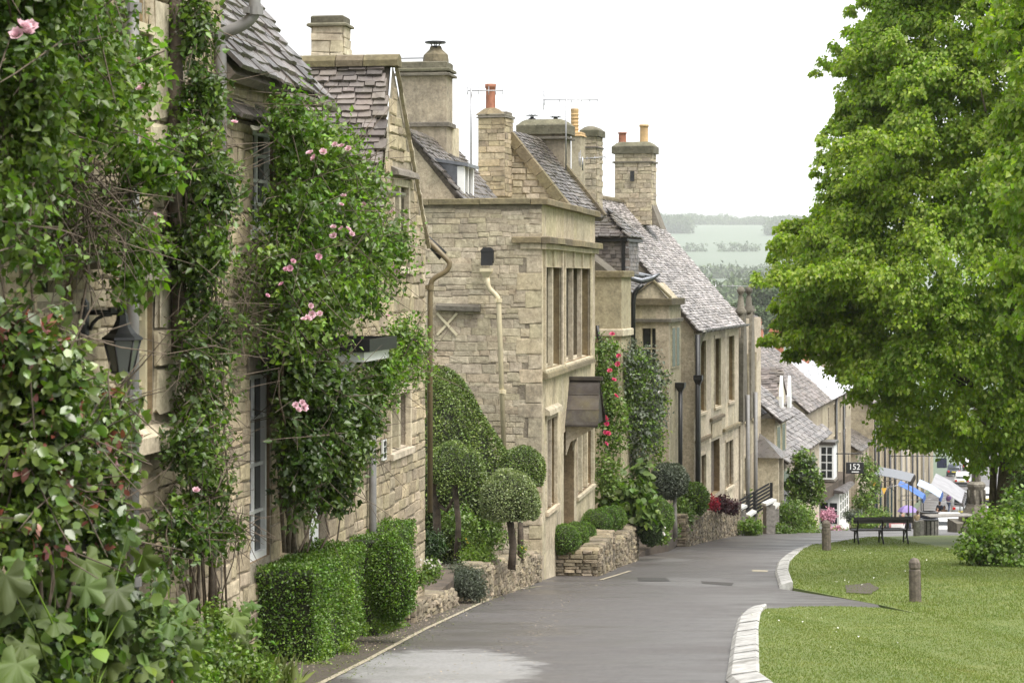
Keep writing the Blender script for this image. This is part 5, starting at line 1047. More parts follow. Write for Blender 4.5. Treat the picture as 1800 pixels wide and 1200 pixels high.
for k, (Y0, L, ez, rz, lab, mw) in enumerate(((154, 13, 735, 690, 'cream shop house above the striped awning', 'cream_wall'), (168, 16, 728, 690, 'ochre stone shop house down in the high street', 'dress'), (185, 18, 745, 712, 'grey stone house row end far down the high street', 'rubble_grey'), (205, 26, 760, 730, 'farthest pale house front above the parked cars', 'cream_wall'))):
    Yc = Y0 + 6; H = far_front('shop_house', lab, Y0, fac2(Y0) - .5, .24, L, -23 - k, zz(ez, Yc), zz(rz, Yc), [(1.4 + 3.2 * j, 2.4 + 3.2 * j, zz(ez + 70, Yc), zz(ez + 25, Yc)) for j in range(int(L / 3.3))], mw, 'slate_brown', D=3.2, seed=80 + k, nm=40, wstyle='cream')
    for x in (.3, L * .5): pipe(H, 'downpipe', ('iron', 'pipe_grey')[k % 2], [H.world(x, -.12, zz(ez + 2, Yc)), H.world(x, -.12, -23 - k)], .09)
    rebase(H.e, gz(Y0))
# brick chimneyed house in the valley
H = House('brick_house', 'valley house with orange brick chimney stacks and dark roof', 150, 17.5, .2)
shell(H, 'rubble_pale', 0, 9, 6, -20, zz(640, 150)); roof2(H, -.1, 9.1, 0, 3, zz(640, 150), zz(608, 150), 'slate_brown', 91, nmax=30)
for (a, b_, t, pt) in ((1353, 1376, 578, 562), (1328, 1339, 582, 566)): chimney(H, a, b_, t, 640, 152, 1.0, 'brick', 'brick', caph=.2, over=.08, cap_round=False, pots=[((a + b_) / 2, pt, .22, 'terracotta')])
rebase(H.e, -20)
# ================================================================ PLANTS
M['rose_leaf'] = leaf_mat('rose_leaves', (.062, .115, .014), (.105, .165, .022), .36, .35, (.55, 1.6))
M['rose_leaf_pale'] = leaf_mat('fresh_rose_leaves', (.13, .235, .025), (.19, .30, .045), .38, .4, (.7, 1.4))
M['ivy_leaf'] = leaf_mat('dark_leaves', (.038, .07, .014), (.07, .11, .02), .34, .28, (.5, 1.7))
M['photinia'] = leaf_mat('glossy_shrub_leaves', (.085, .14, .024), (.145, .20, .04), .26, .25, (.55, 1.5), spec=.7)
M['redleaf'] = leaf_mat('young_red_leaves', (.22, .07, .055), (.27, .14, .09), .3, .3, (.6, 1.4), tcol=(1.3, .8, .6))
M['mallow'] = leaf_mat('broad_mallow_leaves', (.07, .115, .022), (.115, .17, .032), .6, .3, (.75, 1.25))
M['box_leaf'] = leaf_mat('clipped_box_leaves', (.07, .14, .012), (.12, .205, .022), .4, .25, (.5, 1.6))
M['box_dark'] = leaf_mat('dark_box_leaves', (.028, .06, .013), (.045, .085, .018), .4, .2, (.5, 1.6))
M['yew_leaf'] = leaf_mat('clipped_topiary_leaves', (.075, .115, .024), (.15, .20, .05), .4, .2, (.4, 1.9))
M['silver_leaf'] = leaf_mat('silvery_topiary_leaves', (.15, .19, .07), (.23, .27, .12), .45, .2, (.5, 1.6))
M['lav_leaf'] = leaf_mat('grey_lavender_leaves', (.09, .11, .08), (.13, .15, .105), .6, .15, (.6, 1.4))
M['lime_leaf'] = leaf_mat('lime_tree_leaves', (.185, .29, .022), (.265, .37, .042), .42, .48, (.72, 1.25), patch=((.31, .40, .035), (.34, .42, .055)))
M['lime_bract'] = leaf_mat('pale_lime_bracts', (.25, .29, .07), (.30, .33, .10), .5, .4, (.8, 1.2))
M['fresh_leaf'] = leaf_mat('bright_garden_leaves', (.13, .22, .025), (.19, .27, .04), .45, .35, (.6, 1.4))
M['mid_leaf'] = leaf_mat('garden_leaves', (.085, .145, .02), (.13, .20, .035), .4, .3, (.5, 1.6))
M['purple_leaf'] = leaf_mat('purple_leaves', (.05, .018, .025), (.08, .03, .035), .45, .2, (.6, 1.5), tcol=(1.3, .7, .7))
M['far_leaf'] = leaf_mat('valley_leaves', (.05, .085, .03), (.09, .125, .045), .7, .15, (.6, 1.4))
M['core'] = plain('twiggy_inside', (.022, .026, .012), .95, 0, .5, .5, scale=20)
for k, c in (('pink', (.70, .46, .52)), ('pinkd', (.62, .32, .42)), ('hotpink', (.62, .06, .16)), ('red', (.42, .02, .05)), ('wht', (.75, .74, .70)), ('yel', (.75, .52, .05))):
    M[k] = leaf_mat('petals_' + k, tuple(x * .92 for x in c), c, .6, .25, (.85, 1.1), hue=.01, tcol=(1.1, 1, 1))
def wb(px, py, rx, ry, off, w=1.0, H=None, rd=None):    # a clump of foliage hanging off a house front
    H = H or H1; Y = H.Y(px, off); k = Y / F; return (W(px, py, Y), (rx * k, rd or max(.22, rx * k * 1.2), ry * k), w)
def yb(px, py, rx, ry, Y, w=1.0, rd=None): k = Y / F; return (W(px, py, Y), (rx * k, rd or (rx * k), ry * k), w)
def rose_mesh(seed):
    r = random.Random(seed); mb = MB()
    for ring, (n, rad, tilt, ln) in enumerate(((7, .012, .95, .040), (6, .008, .55, .034), (5, .004, .2, .028))):
        for k in range(n):
            a = 2 * math.pi * (k + ring * .4) / n + r.uniform(-.2, .2); d = Vector((math.cos(a), math.sin(a), 0)); s = Vector((-d.y, d.x, 0)); u = d * math.sin(tilt) + Vector((0, 0, math.cos(tilt)))
            b0 = d * rad; w_ = ln * .55; mb.add([b0, b0 + u * ln * .6 + s * w_, b0 + u * ln + d * .004, b0 + u * ln * .6 - s * w_], [(0, 1, 2), (0, 2, 3)], True)
    return mb
ROSE = {}
def blooms(root, pts, m, size=1.0, name='rose_bloom'):
    for i, p in enumerate(pts):
        key = (m, i % 3)
        if key not in ROSE:
            o = rose_mesh(i % 3).build(name, m); ROSE[key] = o.data; bpy.data.objects.remove(o)
        o = bpy.data.objects.new(name, ROSE[key]); COL.objects.link(o); o.parent = root; o.location = Vector(p) - root.location
        o.rotation_euler = (random.uniform(.4, 1.3), random.uniform(-.6, .6), random.uniform(-.6, .9)); o.scale = (size * .72 * random.uniform(.85, 1.2),) * 3
def plant(name, label, cat, loc, group=None): return thing(name, label, cat, loc, 0, group)
def add_leaves(root, name, m, arr, shape='rhomb', wid=.34): P, D, N, S = arr; return leaves(name, m, np.asarray(P) - np.array(root.location), D, N, S, root, shape, wid)
def stems(root, paths, m='stem', name='stem', n=6):
    for P, r in paths:
        mb = MB(); P = [Vector(p) - root.location for p in P]; mb.tube(P, [r * (1 - .6 * i / (len(P) - 1)) for i in range(len(P))] if not isinstance(r, list) else r, n); mb.build(name, m, root)
def wander(p0, p1, n=6, a=.08):
    p0, p1 = Vector(p0), Vector(p1); return [p0.lerp(p1, i / (n - 1)) + (Vector((random.uniform(-a, a), random.uniform(-a, a), random.uniform(-a, a))) if 0 < i < n - 1 else Vector()) for i in range(n)]
wp = lambda px, py, off, H=None: W(px, py, (H or H1).Y(px, off))
def twigs(root, blobs, n, ln=.3, r=.004, m='stem', name='twigs'):
    C, d, _ = in_blobs(blobs, n); mb = MB()
    for c, q in zip(C, d):
        c = Vector(c) - root.location; e = c + (Vector(q) * .6 + Vector(rng.normal(size=3)) * .5 + Vector((0, 0, -.2))) * ln; mb.tube([c - (e - c) * .6, c.lerp(e, .5) + Vector(rng.normal(size=3)) * .02, e], [r * 1.3, r, r * .5], 3, False)
    o = mb.build(name, m, root); o['kind'] = 'stuff'; return o

# climbing rose on the near house
r = plant('climbing_rose', 'dense dark climbing rose with pink blooms high on the near wall', 'climbing rose', (-4.1, 15.2, gz(15.2)))
B = [wb(40, 100, 105, 125, .75), wb(130, 60, 85, 90, .65), wb(50, 240, 85, 105, .75), wb(190, 140, 60, 80, .6), wb(10, 370, 60, 80, .85), wb(140, 190, 85, 55, .65), wb(40, -60, 150, 90, .7), wb(190, 20, 50, 70, .5), wb(60, 440, 60, 50, .8, .8)]
add_leaves(r, 'leaves', 'rose_leaf', sprays(B, 1700, 7, .3, .07)); B2 = [wb(110, 330, 80, 55, .5), wb(190, 380, 60, 70, .45), wb(130, 420, 80, 50, .5), wb(215, 330, 40, 60, .5)]
add_leaves(r, 'leaves', 'rose_leaf', sprays(B2, 210, 6, .2, .058)); twigs(r, B2, 260, .4, .005); twigs(r, B, 120, .4, .006)
B3 = [wb(262, 285, 55, 42, .75), wb(225, 145, 50, 60, .5), wb(245, 430, 48, 42, .5), wb(228, 480, 36, 42, .5), wb(255, 100, 30, 40, .5), wb(205, 240, 40, 40, .6)]
add_leaves(r, 'fresh_leaves', 'rose_leaf_pale', sprays(B3, 260, 6, .22, .075), 'leaf'); add_leaves(r, 'leaves', 'rose_leaf', sprays(B3, 330, 6, .22, .065))
stems(r, [(wander(wp(30, 1180, .3), wp(60, 300, .5), 8, .1), .02), (wander(wp(90, 1180, .25), wp(150, 200, .45), 8, .1), .018), (wander(wp(60, 400, .5), wp(240, 350, .7), 6, .05), .012), (wander(wp(60, 300, .5), wp(230, 60, .5), 6, .08), .014)])
blooms(r, [wp(px, py, o) for px, py, o in ((36, 45, 1.1), (50, 58, 1.15), (30, 62, 1.1), (44, 48, 1.15), (55, 46, 1.12))], 'pink', 1.25); blooms(r, [wp(249, 156, .9)], 'pink', 1.35); blooms(r, [wp(*q) for q in ((243, 107, .8), (304, 300, .85), (274, 380, .6), (270, 400, .6), (272, 427, .6), (278, 420, .6))], 'pink', 1.0)
# column of climbers at the joint of the two fronts
r = plant('ivy_column', 'tall narrow column of climbing stems and leaves between the two near cottages', 'climber', (*wp(345, 1080, .2)[:2], gz(19.2)))
B = [wb(345, 40, 38, 80, .3), wb(352, 180, 45, 70, .32), wb(335, 275, 55, 60, .4), wb(372, 330, 55, 70, .35), wb(350, 430, 60, 70, .35), wb(350, 520, 42, 55, .3, .6), wb(378, 590, 38, 60, .32), wb(352, 700, 38, 70, .32), wb(338, 785, 52, 50, .4), wb(362, 860, 42, 60, .36), wb(318, 925, 58, 50, .42), wb(372, 925, 38, 50, .36), wb(290, 985, 36, 36, .5, .6), wb(335, 610, 30, 60, .3)]
add_leaves(r, 'leaves', 'ivy_leaf', sprays(B, 1300, 6, .2, .066, clear=((434, 479, 652, 990), (441, 480, 235, 330), (226, 268, 515, 735)))); add_leaves(r, 'leaves', 'rose_leaf', sprays(B, 900, 6, .2, .068, clear=((434, 479, 652, 990), (441, 480, 235, 330), (226, 268, 515, 735)))); add_leaves(r, 'fresh_leaves', 'rose_leaf_pale', sprays(B, 300, 6, .22, .062, clear=((434, 479, 652, 990), (441, 480, 235, 330), (226, 268, 515, 735)))); twigs(r, B, 420, .35, .005)
stems(r, [(wander(wp(330 + 9 * k + random.uniform(-6, 6), 1090, .2), wp(322 + 10 * k, random.choice((-40, 150, 300, 480)), .2), 9, .05), random.uniform(.012, .03)) for k in range(8)] + [(wander(wp(340 + 12 * k, 1080, .25), wp(300 + 30 * k, 900, .5), 5, .04), .009) for k in range(5)])
mb = MB(); mb.tube([Vector(p) - r.location for p in wander(wp(308, -80, .12), wp(312, 620, .12), 8, .02)], .07, 8); mb.build('trunk', 'bark', r)
blooms(r, [wp(*q) for q in ((412, 216, .7), (345, 862, .6))], 'pink', 1.0)
# pale pink rambler over the second cottage
r = plant('rambling_rose', 'rambling pale pink rose spreading over the cottage with white sash windows', 'climbing rose', (*wp(500, 960, .25)[:2], gz(23.5)))
B = [wb(520, 225, 62, 55, .5), wb(560, 280, 80, 70, .5), wb(625, 330, 50, 55, .55), wb(520, 370, 68, 70, .5), wb(600, 420, 90, 65, .6), wb(672, 420, 52, 50, .6), wb(500, 455, 55, 55, .5), wb(560, 500, 80, 60, .6), wb(630, 500, 50, 50, .6), wb(505, 560, 45, 60, .45), wb(560, 585, 55, 45, .55), wb(690, 470, 32, 30, .6, .6), wb(525, 180, 30, 25, .5, .6)]
Bl = [wb(515, 650, 42, 55, .4), wb(505, 720, 24, 60, .35), wb(560, 690, 62, 65, .55), wb(615, 715, 55, 65, .6), wb(590, 790, 55, 60, .55), wb(535, 800, 45, 60, .5), wb(585, 862, 45, 34, .5, .8), wb(530, 885, 24, 40, .45, .6), wb(520, 850, 30, 40, .4), wb(635, 770, 25, 40, .55, .7)]
Br = [wb(712, 600, 38, 48, .5), wb(735, 640, 26, 36, .5, .7), wb(665, 640, 40, 32, .6, .8), wb(690, 650, 36, 36, .55), wb(665, 680, 40, 36, .55)]
add_leaves(r, 'leaves', 'rose_leaf', sprays(B, 1950, 7, .32, .074, clear=((434, 479, 652, 990), (441, 480, 235, 330), (226, 268, 515, 735)))); add_leaves(r, 'leaves', 'ivy_leaf', sprays(Bl, 1500, 7, .24, .08, clear=((434, 479, 652, 990), (441, 480, 235, 330), (226, 268, 515, 735)))); add_leaves(r, 'leaves', 'rose_leaf', sprays(Bl, 800, 7, .24, .064, clear=((434, 479, 652, 990), (441, 480, 235, 330), (226, 268, 515, 735))))
add_leaves(r, 'fresh_leaves', 'rose_leaf_pale', sprays(B, 850, 8, .42, .066, clear=((434, 479, 652, 990), (441, 480, 235, 330), (226, 268, 515, 735)))); add_leaves(r, 'fresh_leaves', 'rose_leaf_pale', sprays(Br, 330, 6, .25, .062)); add_leaves(r, 'leaves', 'rose_leaf', sprays(Br, 420, 6, .25, .056)); twigs(r, B + Bl + Br, 520, .5, .005)
B4 = [wb(440, 480, 40, 60, .2), wb(430, 580, 36, 50, .15), wb(402, 690, 16, 60, .2), wb(395, 800, 18, 70, .25), wb(420, 930, 36, 40, .35)]
twigs(r, B4, 150, .3, .004); add_leaves(r, 'leaves', 'rose_leaf', sprays(B4, 170, 5, .16, .05, clear=((434, 479, 652, 990), (441, 480, 235, 330), (226, 268, 515, 735))))
P0 = lambda px: wp(px, 985, .2)
stems(r, [(wander(wp(x0, 970, .22), wp(x1, y1, .4), 8, .06), w_) for x0, x1, y1, w_ in ((505, 500, 600, .035), (515, 540, 560, .03), (525, 590, 700, .014), (530, 560, 760, .012), (540, 610, 780, .012), (500, 520, 300, .025), (560, 625, 760, .014), (520, 490, 650, .02), (590, 640, 640, .012))])
for grp, mm, s in (([(520, 712), (531, 708), (524, 720), (534, 716)], 'pink', 1.2), ([(541, 560), (548, 553), (534, 562), (546, 538), (562, 552)], 'pink', 1.1), ([(600, 402), (612, 404), (586, 400), (618, 412), (586, 415)], 'pink', 1.05), ([(515, 460), (510, 472), (502, 474), (560, 452)], 'pinkd', .95), ([(588, 255), (600, 258), (612, 262), (552, 278), (545, 270), (568, 268)], 'pink', 1.25), ([(600, 360), (655, 372), (690, 372), (690, 468), (698, 478), (682, 556), (604, 345), (640, 360)], 'pink', 1.0), ([(470, 520), (495, 500)], 'pinkd', .8)):
    blooms(r, [wp(px, py, .95 if px < 640 else .8) for px, py in grp], mm, s)

# glossy shrub with red young leaves
r = plant('glossy_shrub', 'glossy green shrub with reddish young leaves below the wall lantern', 'shrub', (*wp(70, 1150, 1.2)[:2], gz(13.6)))
o = 1.15; B = [wb(60, 660, 90, 110, o), wb(140, 725, 80, 80, o), wb(60, 800, 110, 110, o), wb(165, 825, 66, 66, o), wb(195, 710, 36, 46, o), wb(20, 570, 50, 50, o), wb(225, 800, 36, 40, o, .7), wb(140, 910, 90, 56, o), wb(95, 585, 45, 45, o, .7), wb(30, 930, 90, 60, o)]
add_leaves(r, 'leaves', 'photinia', sprays(B, 1050, 7, .2, .078, droop=.2), 'leaf', .38); add_leaves(r, 'young_leaves', 'redleaf', sprays(B, 120, 6, .12, .075), 'leaf', .3); add_leaves(r, 'leaves', 'ivy_leaf', sprays([(b_[0], tuple(x * .7 for x in b_[1]), b_[2]) for b_ in B], 500, 7, .2, .085), 'leaf'); twigs(r, B, 160, .35, .006)
stems(r, [(wander(wp(70 + 12 * k, 1190, 1.15), wp(40 + 40 * k, 760, 1.15), 6, .06), .016) for k in range(4)])
# broad mallow leaves in the corner
def mallow_leaf(seed):
    rr = random.Random(seed); mb = MB(); c = (0, 0, 0); n = 45; ring = []; mid = []
    for k in range(n):
        a = math.radians(-158 + 316 * k / (n - 1)); lob = .66 + .46 * abs(math.cos(a * 2.5)) ** 1.3 + .05 * math.cos(a * 19) + rr.uniform(-.04, .04) - .12 * (abs(a) / math.pi) ** 2
        x, y = math.cos(a) * .58 * lob + .18, math.sin(a) * .56 * lob; ring.append((x, y, -.16 * (x * x + y * y) + .07 * math.cos(a * 5) + .03 * math.cos(a * 17) + rr.uniform(-.03, .03))); mid.append((x * .55 + .04, y * .55, .03 * math.cos(a * 5) + .02))
    vs = [c] + mid + ring; fs = [(0, 1 + k, 2 + k) for k in range(n - 1)] + [(1 + k, 1 + n + k, 2 + n + k, 2 + k) for k in range(n - 1)]
    mb.add(vs, fs, True); return mb
ML = []
for s in range(4):
    o_ = mallow_leaf(s).build('leaf', 'mallow'); ML.append(o_.data); bpy.data.objects.remove(o_)
def big_leaves(root, pts, base, ssz=.17, stem_m='fresh_leaf'):
    for i, p in enumerate(pts):
        p = Vector(p); o_ = bpy.data.objects.new('leaf', ML[i % 4]); COL.objects.link(o_); o_.parent = root; o_.location = p - root.location; s = ssz * random.uniform(.75, 1.25); o_.scale = (s * 1.3,) * 3
        d = Vector((random.uniform(-.5, 1.0), -random.uniform(.1, 1.1), -random.uniform(.2, 1.2))).normalized(); up = (Vector((random.uniform(-.6, .7), random.uniform(-1, -.2), random.uniform(.3, 1)))).normalized(); y_ = up.cross(d).normalized(); z_ = d.cross(y_)
        o_.rotation_euler = Matrix((d, y_, z_)).transposed().to_euler()
        b_ = Vector(base) + Vector((random.uniform(-.15, .15), random.uniform(-.15, .15), 0)); mb = MB(); mb.tube([b_ - root.location, (b_.lerp(p, .6) + Vector((0, 0, .08))) - root.location, p - root.location], [.009, .007, .004], 4); mb.build('stalk', stem_m, root)
r = plant('mallow', 'broad lobed mallow leaves in the near corner under the glossy shrub', 'plant', (*wp(120, 1260, 1.35)[:2], gz(13.2)))
LP = [(40, 985), (100, 1010), (60, 1060), (95, 1085), (160, 1105), (205, 1035), (250, 975), (285, 1015), (180, 965), (300, 1085), (40, 1130), (225, 1120), (130, 1050), (20, 1075), (265, 1065), (190, 1165), (320, 1130), (150, 985), (110, 1150), (250, 1170), (70, 1180), (10, 1010), (225, 930), (330, 1060), (290, 1160), (150, 1030), (215, 1080), (30, 1165)]
big_leaves(r, [wp(px, py, 1.25 + random.uniform(-.2, .25)) for px, py in LP], wp(130, 1290, 1.3), .165)
B = [wb(120, 1080, 190, 110, 1.0, rd=.5), wb(60, 1150, 120, 80, 1.1), wb(240, 1150, 110, 60, 1.1)]
add_leaves(r, 'small_leaves', 'ivy_leaf', sprays(B, 800, 6, .2, .075), 'leaf'); add_leaves(r, 'small_leaves', 'mid_leaf', sprays(B, 300, 6, .2, .10), 'leaf', .46)
r = plant('border_plants', 'mixed low border plants and weeds at the foot of the climbers', 'plant', (-3.3, 19, gz(19)))
B = [wb(330, 1150, 90, 50, .9), wb(420, 1165, 60, 36, 1.0), wb(390, 1100, 50, 40, .7), wb(300, 1180, 70, 40, 1.0)]
add_leaves(r, 'leaves', 'mid_leaf', sprays(B, 800, 6, .2, .05)); add_leaves(r, 'leaves', 'fresh_leaf', sprays([wb(440, 1180, 50, 22, 1.1), wb(330, 1190, 60, 20, 1.1)], 300, 6, .12, .045)); add_leaves(r, 'leaves', 'rose_leaf', sprays(B, 500, 6, .2, .06))
big_leaves(r, [wp(px, py, .95) for px, py in ((425, 1075), (440, 1060), (410, 1085), (450, 1095), (418, 1110), (350, 1100))], wp(420, 1170, .9), .14)
blooms(r, [wp(325, 1140, 1.1), wp(268, 1202, 1.1), wp(300, 1198, 1.1)], 'hotpink', .6, 'flower')
n = 2200; bx = np.array([tuple(wp(px, 1195, .9)) for px in rng.uniform(250, 480, n)]); bx[:, 2] = [gz(y) for y in bx[:, 1]]; bx += rng.normal(size=bx.shape) * [.15, .3, .0]
add_leaves(r, 'grass_tufts', 'blade', (bx, unit(rng.normal(size=(n, 3)) * .5 + np.array([0, 0, 1.])), rdir(n), rng.uniform(.12, .3, n)), wid=.04)

# ---- clipped hedges
def box_hedge(name, label, c0, u, L, Wd, z0, z1, n, m='box_leaf', size=.028, group='clipped box hedges beside the lane'):
    r = plant(name, label, 'hedge', (c0[0], c0[1], z0), group); u = Vector((u[0], u[1], 0)).normalized(); v = Vector((-u.y, u.x, 0))  # v to the left (towards the house)
    c0 = Vector((c0[0], c0[1], 0)); A = np.array; U, V_ = A(u), A(v)
    areas = [L * (z1 - z0)] * 2 + [Wd * (z1 - z0)] * 2 + [L * Wd]; k = rng.choice(5, n, p=A(areas) / sum(areas)); a, b_ = rng.random(n), rng.random(n)
    s = np.where(k < 2, a, np.where(k < 4, (k - 2), a)) * L; w_ = np.where(k < 2, k, np.where(k < 4, a, b_)) * Wd; z = np.where(k < 4, b_ * (z1 - z0), z1 - z0)
    N = np.where((k == 0)[:, None], -V_, np.where((k == 1)[:, None], V_, np.where((k == 2)[:, None], -U, np.where((k == 3)[:, None], U, A([0, 0, 1.])))))
    P = A(c0) + U * s[:, None] + V_ * w_[:, None]; P[:, 2] = z0 + z
    wob = .02 * (np.sin(s * 5 + w_ * 4) + np.sin(z * 7 + s * 3)); P += N * wob[:, None]
    shell_leaves('leaves', m, r, P - A(r.location), N, size, inn=.06)
    mb = MB(); q = [c0 + u * .05 + v * .05, c0 + u * (L - .05) + v * .05, c0 + u * (L - .05) + v * (Wd - .05), c0 + u * .05 + v * (Wd - .05)]; mb.prism([(p.x - r.location.x, p.y - r.location.y, 0) for p in q], (0, 0, z1 - z0 - .055)); mb.build('twig_core', 'core', r); return r
def ball(name, label, C, R, n, m, size, z0=None, group=None, squash=0.0, cone=0.0, cat='shrub', core=.9, parent=None, inn=.06):
    C = Vector(C); r = parent or plant(name, label, cat, (C.x, C.y, z0 if z0 is not None else C.z - R[2]), group); d = rdir(n); R_ = np.array(R)
    if squash: d[:, 2] = np.where(d[:, 2] < -squash, -squash, d[:, 2])
    bump_ = 1 + .045 * np.sin(d[:, :1] * 6 + C.x) * np.sin(d[:, 2:] * 5 + C.y) + .025 * np.sin(d[:, 1:2] * 9 + d[:, :1] * 8 + C.y); P = d * R_ * bump_; P[:, :2] *= (1 - cone * np.clip(d[:, 2:], 0, 1)); N = unit(d / R_)
    shell_leaves('leaves', m, r, P + np.array(C - r.location), N, size, inn=inn)
    mb = MB(); pr = [(max(.001, math.sin(t) * core), -math.cos(t) * core) for t in np.linspace(.02, math.pi - .02, 9)]; mb.lathe([(a, max(b_, -squash * .95) if squash else b_) for a, b_ in pr], (0, 0, 0), 14, True); mb.v = [(x * R[0] + C.x - r.location.x, y * R[1] + C.y - r.location.y, z * R[2] + C.z - r.location.z) for x, y, z in [(x * (1 - cone * max(z, 0)), y * (1 - cone * max(z, 0)), z) for x, y, z in mb.v]]; mb.build('twig_core', 'core', r); return r
cA = W(555, 1005, 22.4); u155 = (.155, 1)
box_hedge('box_hedge', 'large square-clipped box hedge nearest on the left of the lane', (cA.x, cA.y), u155, 2.35, .80, -4.12, -3.08, 34000, size=.03)
cB = W(731, 930, 27.2); box_hedge('box_hedge', 'smaller box hedge block behind the rounded bush by the house corner', (-1.64, 26.6), u155, 2.3, .62, -4.5, W(700, 947, 26.6).z, 15000, size=.03)
ball('rounded_bush', 'rounded egg-shaped box bush between the two clipped hedges', W(687, 1016, 25.4), (.30, .34, .53), 14000, 'box_leaf', .028, gz(25.4), 'clipped box hedges beside the lane')
mb = MB()
# ---- topiary in the front garden
G2 = 'topiary trees in the small front garden'
ball('topiary_dome', 'large dark dome of clipped topiary against the rubble side wall', W(728, 835, 41.5), (1.9, 1.2, 2.2), 70000, 'yew_leaf', .05, -5.8, G2, cone=.3, cat='topiary')
r = plant('topiary_tree', 'umbrella-clipped topiary with crooked two-stemmed trunk by the house corner', 'topiary', (*W(770, 970, 37.8)[:2], -5.0), G2)
stems(r, [([W(768, 975, 37.8), W(768, 900, 37.8), W(760, 860, 37.8), W(772, 825, 37.8)], [.08, .07, .06, .05]), ([W(803, 985, 37.6), W(806, 920, 37.6), W(800, 860, 37.6), W(803, 830, 37.7)], [.06, .05, .05, .04]), ([W(770, 885, 37.8), W(785, 898, 37.7), W(800, 870, 37.6)], [.035, .035, .03])], 'bark', 'trunk', 8)
ball('', '', W(798, 832, 37.8), (.57, .6, .56), 14000, 'yew_leaf', .034, parent=r, squash=.22)
r = plant('topiary_tree', 'silvery clipped topiary mushroom on single dark trunk', 'topiary', (*W(900, 1000, 37)[:2], -5.1), G2)
stems(r, [([W(899, 1000, 37), W(902, 960, 37), W(896, 910, 37)], [.07, .065, .06])], 'bark', 'trunk', 8)
ball('', '', W(896, 885, 37), (.52, .55, .60), 15000, 'silver_leaf', .036, parent=r, squash=.4)
r = plant('topiary_tree', 'small green topiary ball behind the silvery one', 'topiary', (*W(915, 985, 40.5)[:2], -5.3), G2)
stems(r, [([W(915, 985, 40.5), W(915, 880, 40.5)], [.06, .05])], 'bark', 'trunk', 8); ball('', '', W(917, 828, 40.5), (.46, .5, .48), 10000, 'yew_leaf', .036, parent=r, squash=.55)
def mound(name, label, blobs, m, n, size, cat='plant', shape='rhomb', wid=.34, group=None, per=6, ln=.15, z0=None):
    C = blobs[0][0]; r = plant(name, label, cat, (C.x, C.y, z0 if z0 is not None else min(b_[0].z - b_[1][2] for b_ in blobs)), group); add_leaves(r, 'leaves', m, sprays(blobs, n, per, ln, size), shape, wid); return r
mound('ground_cover', 'bright yellow-green mound on top of the dry-stone garden wall', [yb(842, 975, 34, 16, 37), yb(822, 972, 18, 12, 37.4)], 'fresh_leaf', 420, .04)
mound('lavender', 'grey-green lavender bush spilling to the lane before the garden wall', [yb(822, 1022, 30, 30, 35), yb(803, 1005, 24, 18, 35.5), yb(838, 1035, 20, 18, 35)], 'lav_leaf', 1000, .055, wid=.12)
r = mound('white_flowers', 'small white flowers in a low clump beside the rounded bush', [yb(752, 1000, 24, 16, 31.5), yb(735, 1010, 18, 14, 30)], 'mid_leaf', 300, .045)
blooms(r, [W(random.uniform(738, 778), random.uniform(978, 998), 31.2) for _ in range(16)], 'wht', .5, 'flower')
mound('dark_shrub', 'dark leafy shrub under the topiary in the shaded garden', [yb(800, 915, 40, 30, 40), yb(860, 935, 45, 30, 40.5)], 'mid_leaf', 420, .06)
mound('fern', 'narrow green conifer shoots at the foot of the crooked topiary', [yb(760, 955, 22, 26, 36.6)], 'box_dark', 260, .07, wid=.15)
r = mound('pansies', 'few orange and yellow pansies on the low wall', [yb(822, 948, 14, 8, 37.4), yb(918, 965, 14, 8, 38)], 'mid_leaf', 60, .04); blooms(r, [W(819, 947, 37.2), W(822, 953, 37.3), W(917, 962, 37.8), W(924, 966, 37.8)], 'yel', .6, 'flower')
mound('weeds', 'fringe of low weeds along the foot of the clipped hedge', [yb(640, 1105, 16, 10, 25), yb(680, 1094, 40, 8, 25.6), yb(610, 1135, 24, 10, 23.6), yb(560, 1165, 30, 8, 22.2)], 'fresh_leaf', 260, .03, ln=.08)
# ---- box balls in the stone planters
for px, py, rx, ry, Y, lab in ((993, 948, 29, 28, 46.2, 'front box ball in the nearer stone planter'), (1010, 943, 26, 26, 47.4, 'second box ball in the nearer stone planter'), (1027, 940, 22, 24, 48.6, 'last box ball, farthest along the nearer stone planter'),
                               (1049, 919, 28, 26, 50.2, 'front box ball in the farther stone planter'), (1067, 913, 24, 24, 51.6, 'middle box ball of the farther stone planter'), (1082, 910, 20, 22, 53, 'last box ball at the far end of the farther stone planter')):
    k = Y / F; ball('box_ball', 'clipped ' + lab, W(px, py, Y), (rx * k, rx * k, ry * k), 7000, 'box_leaf', .028, None, 'clipped box balls in the stone planters')
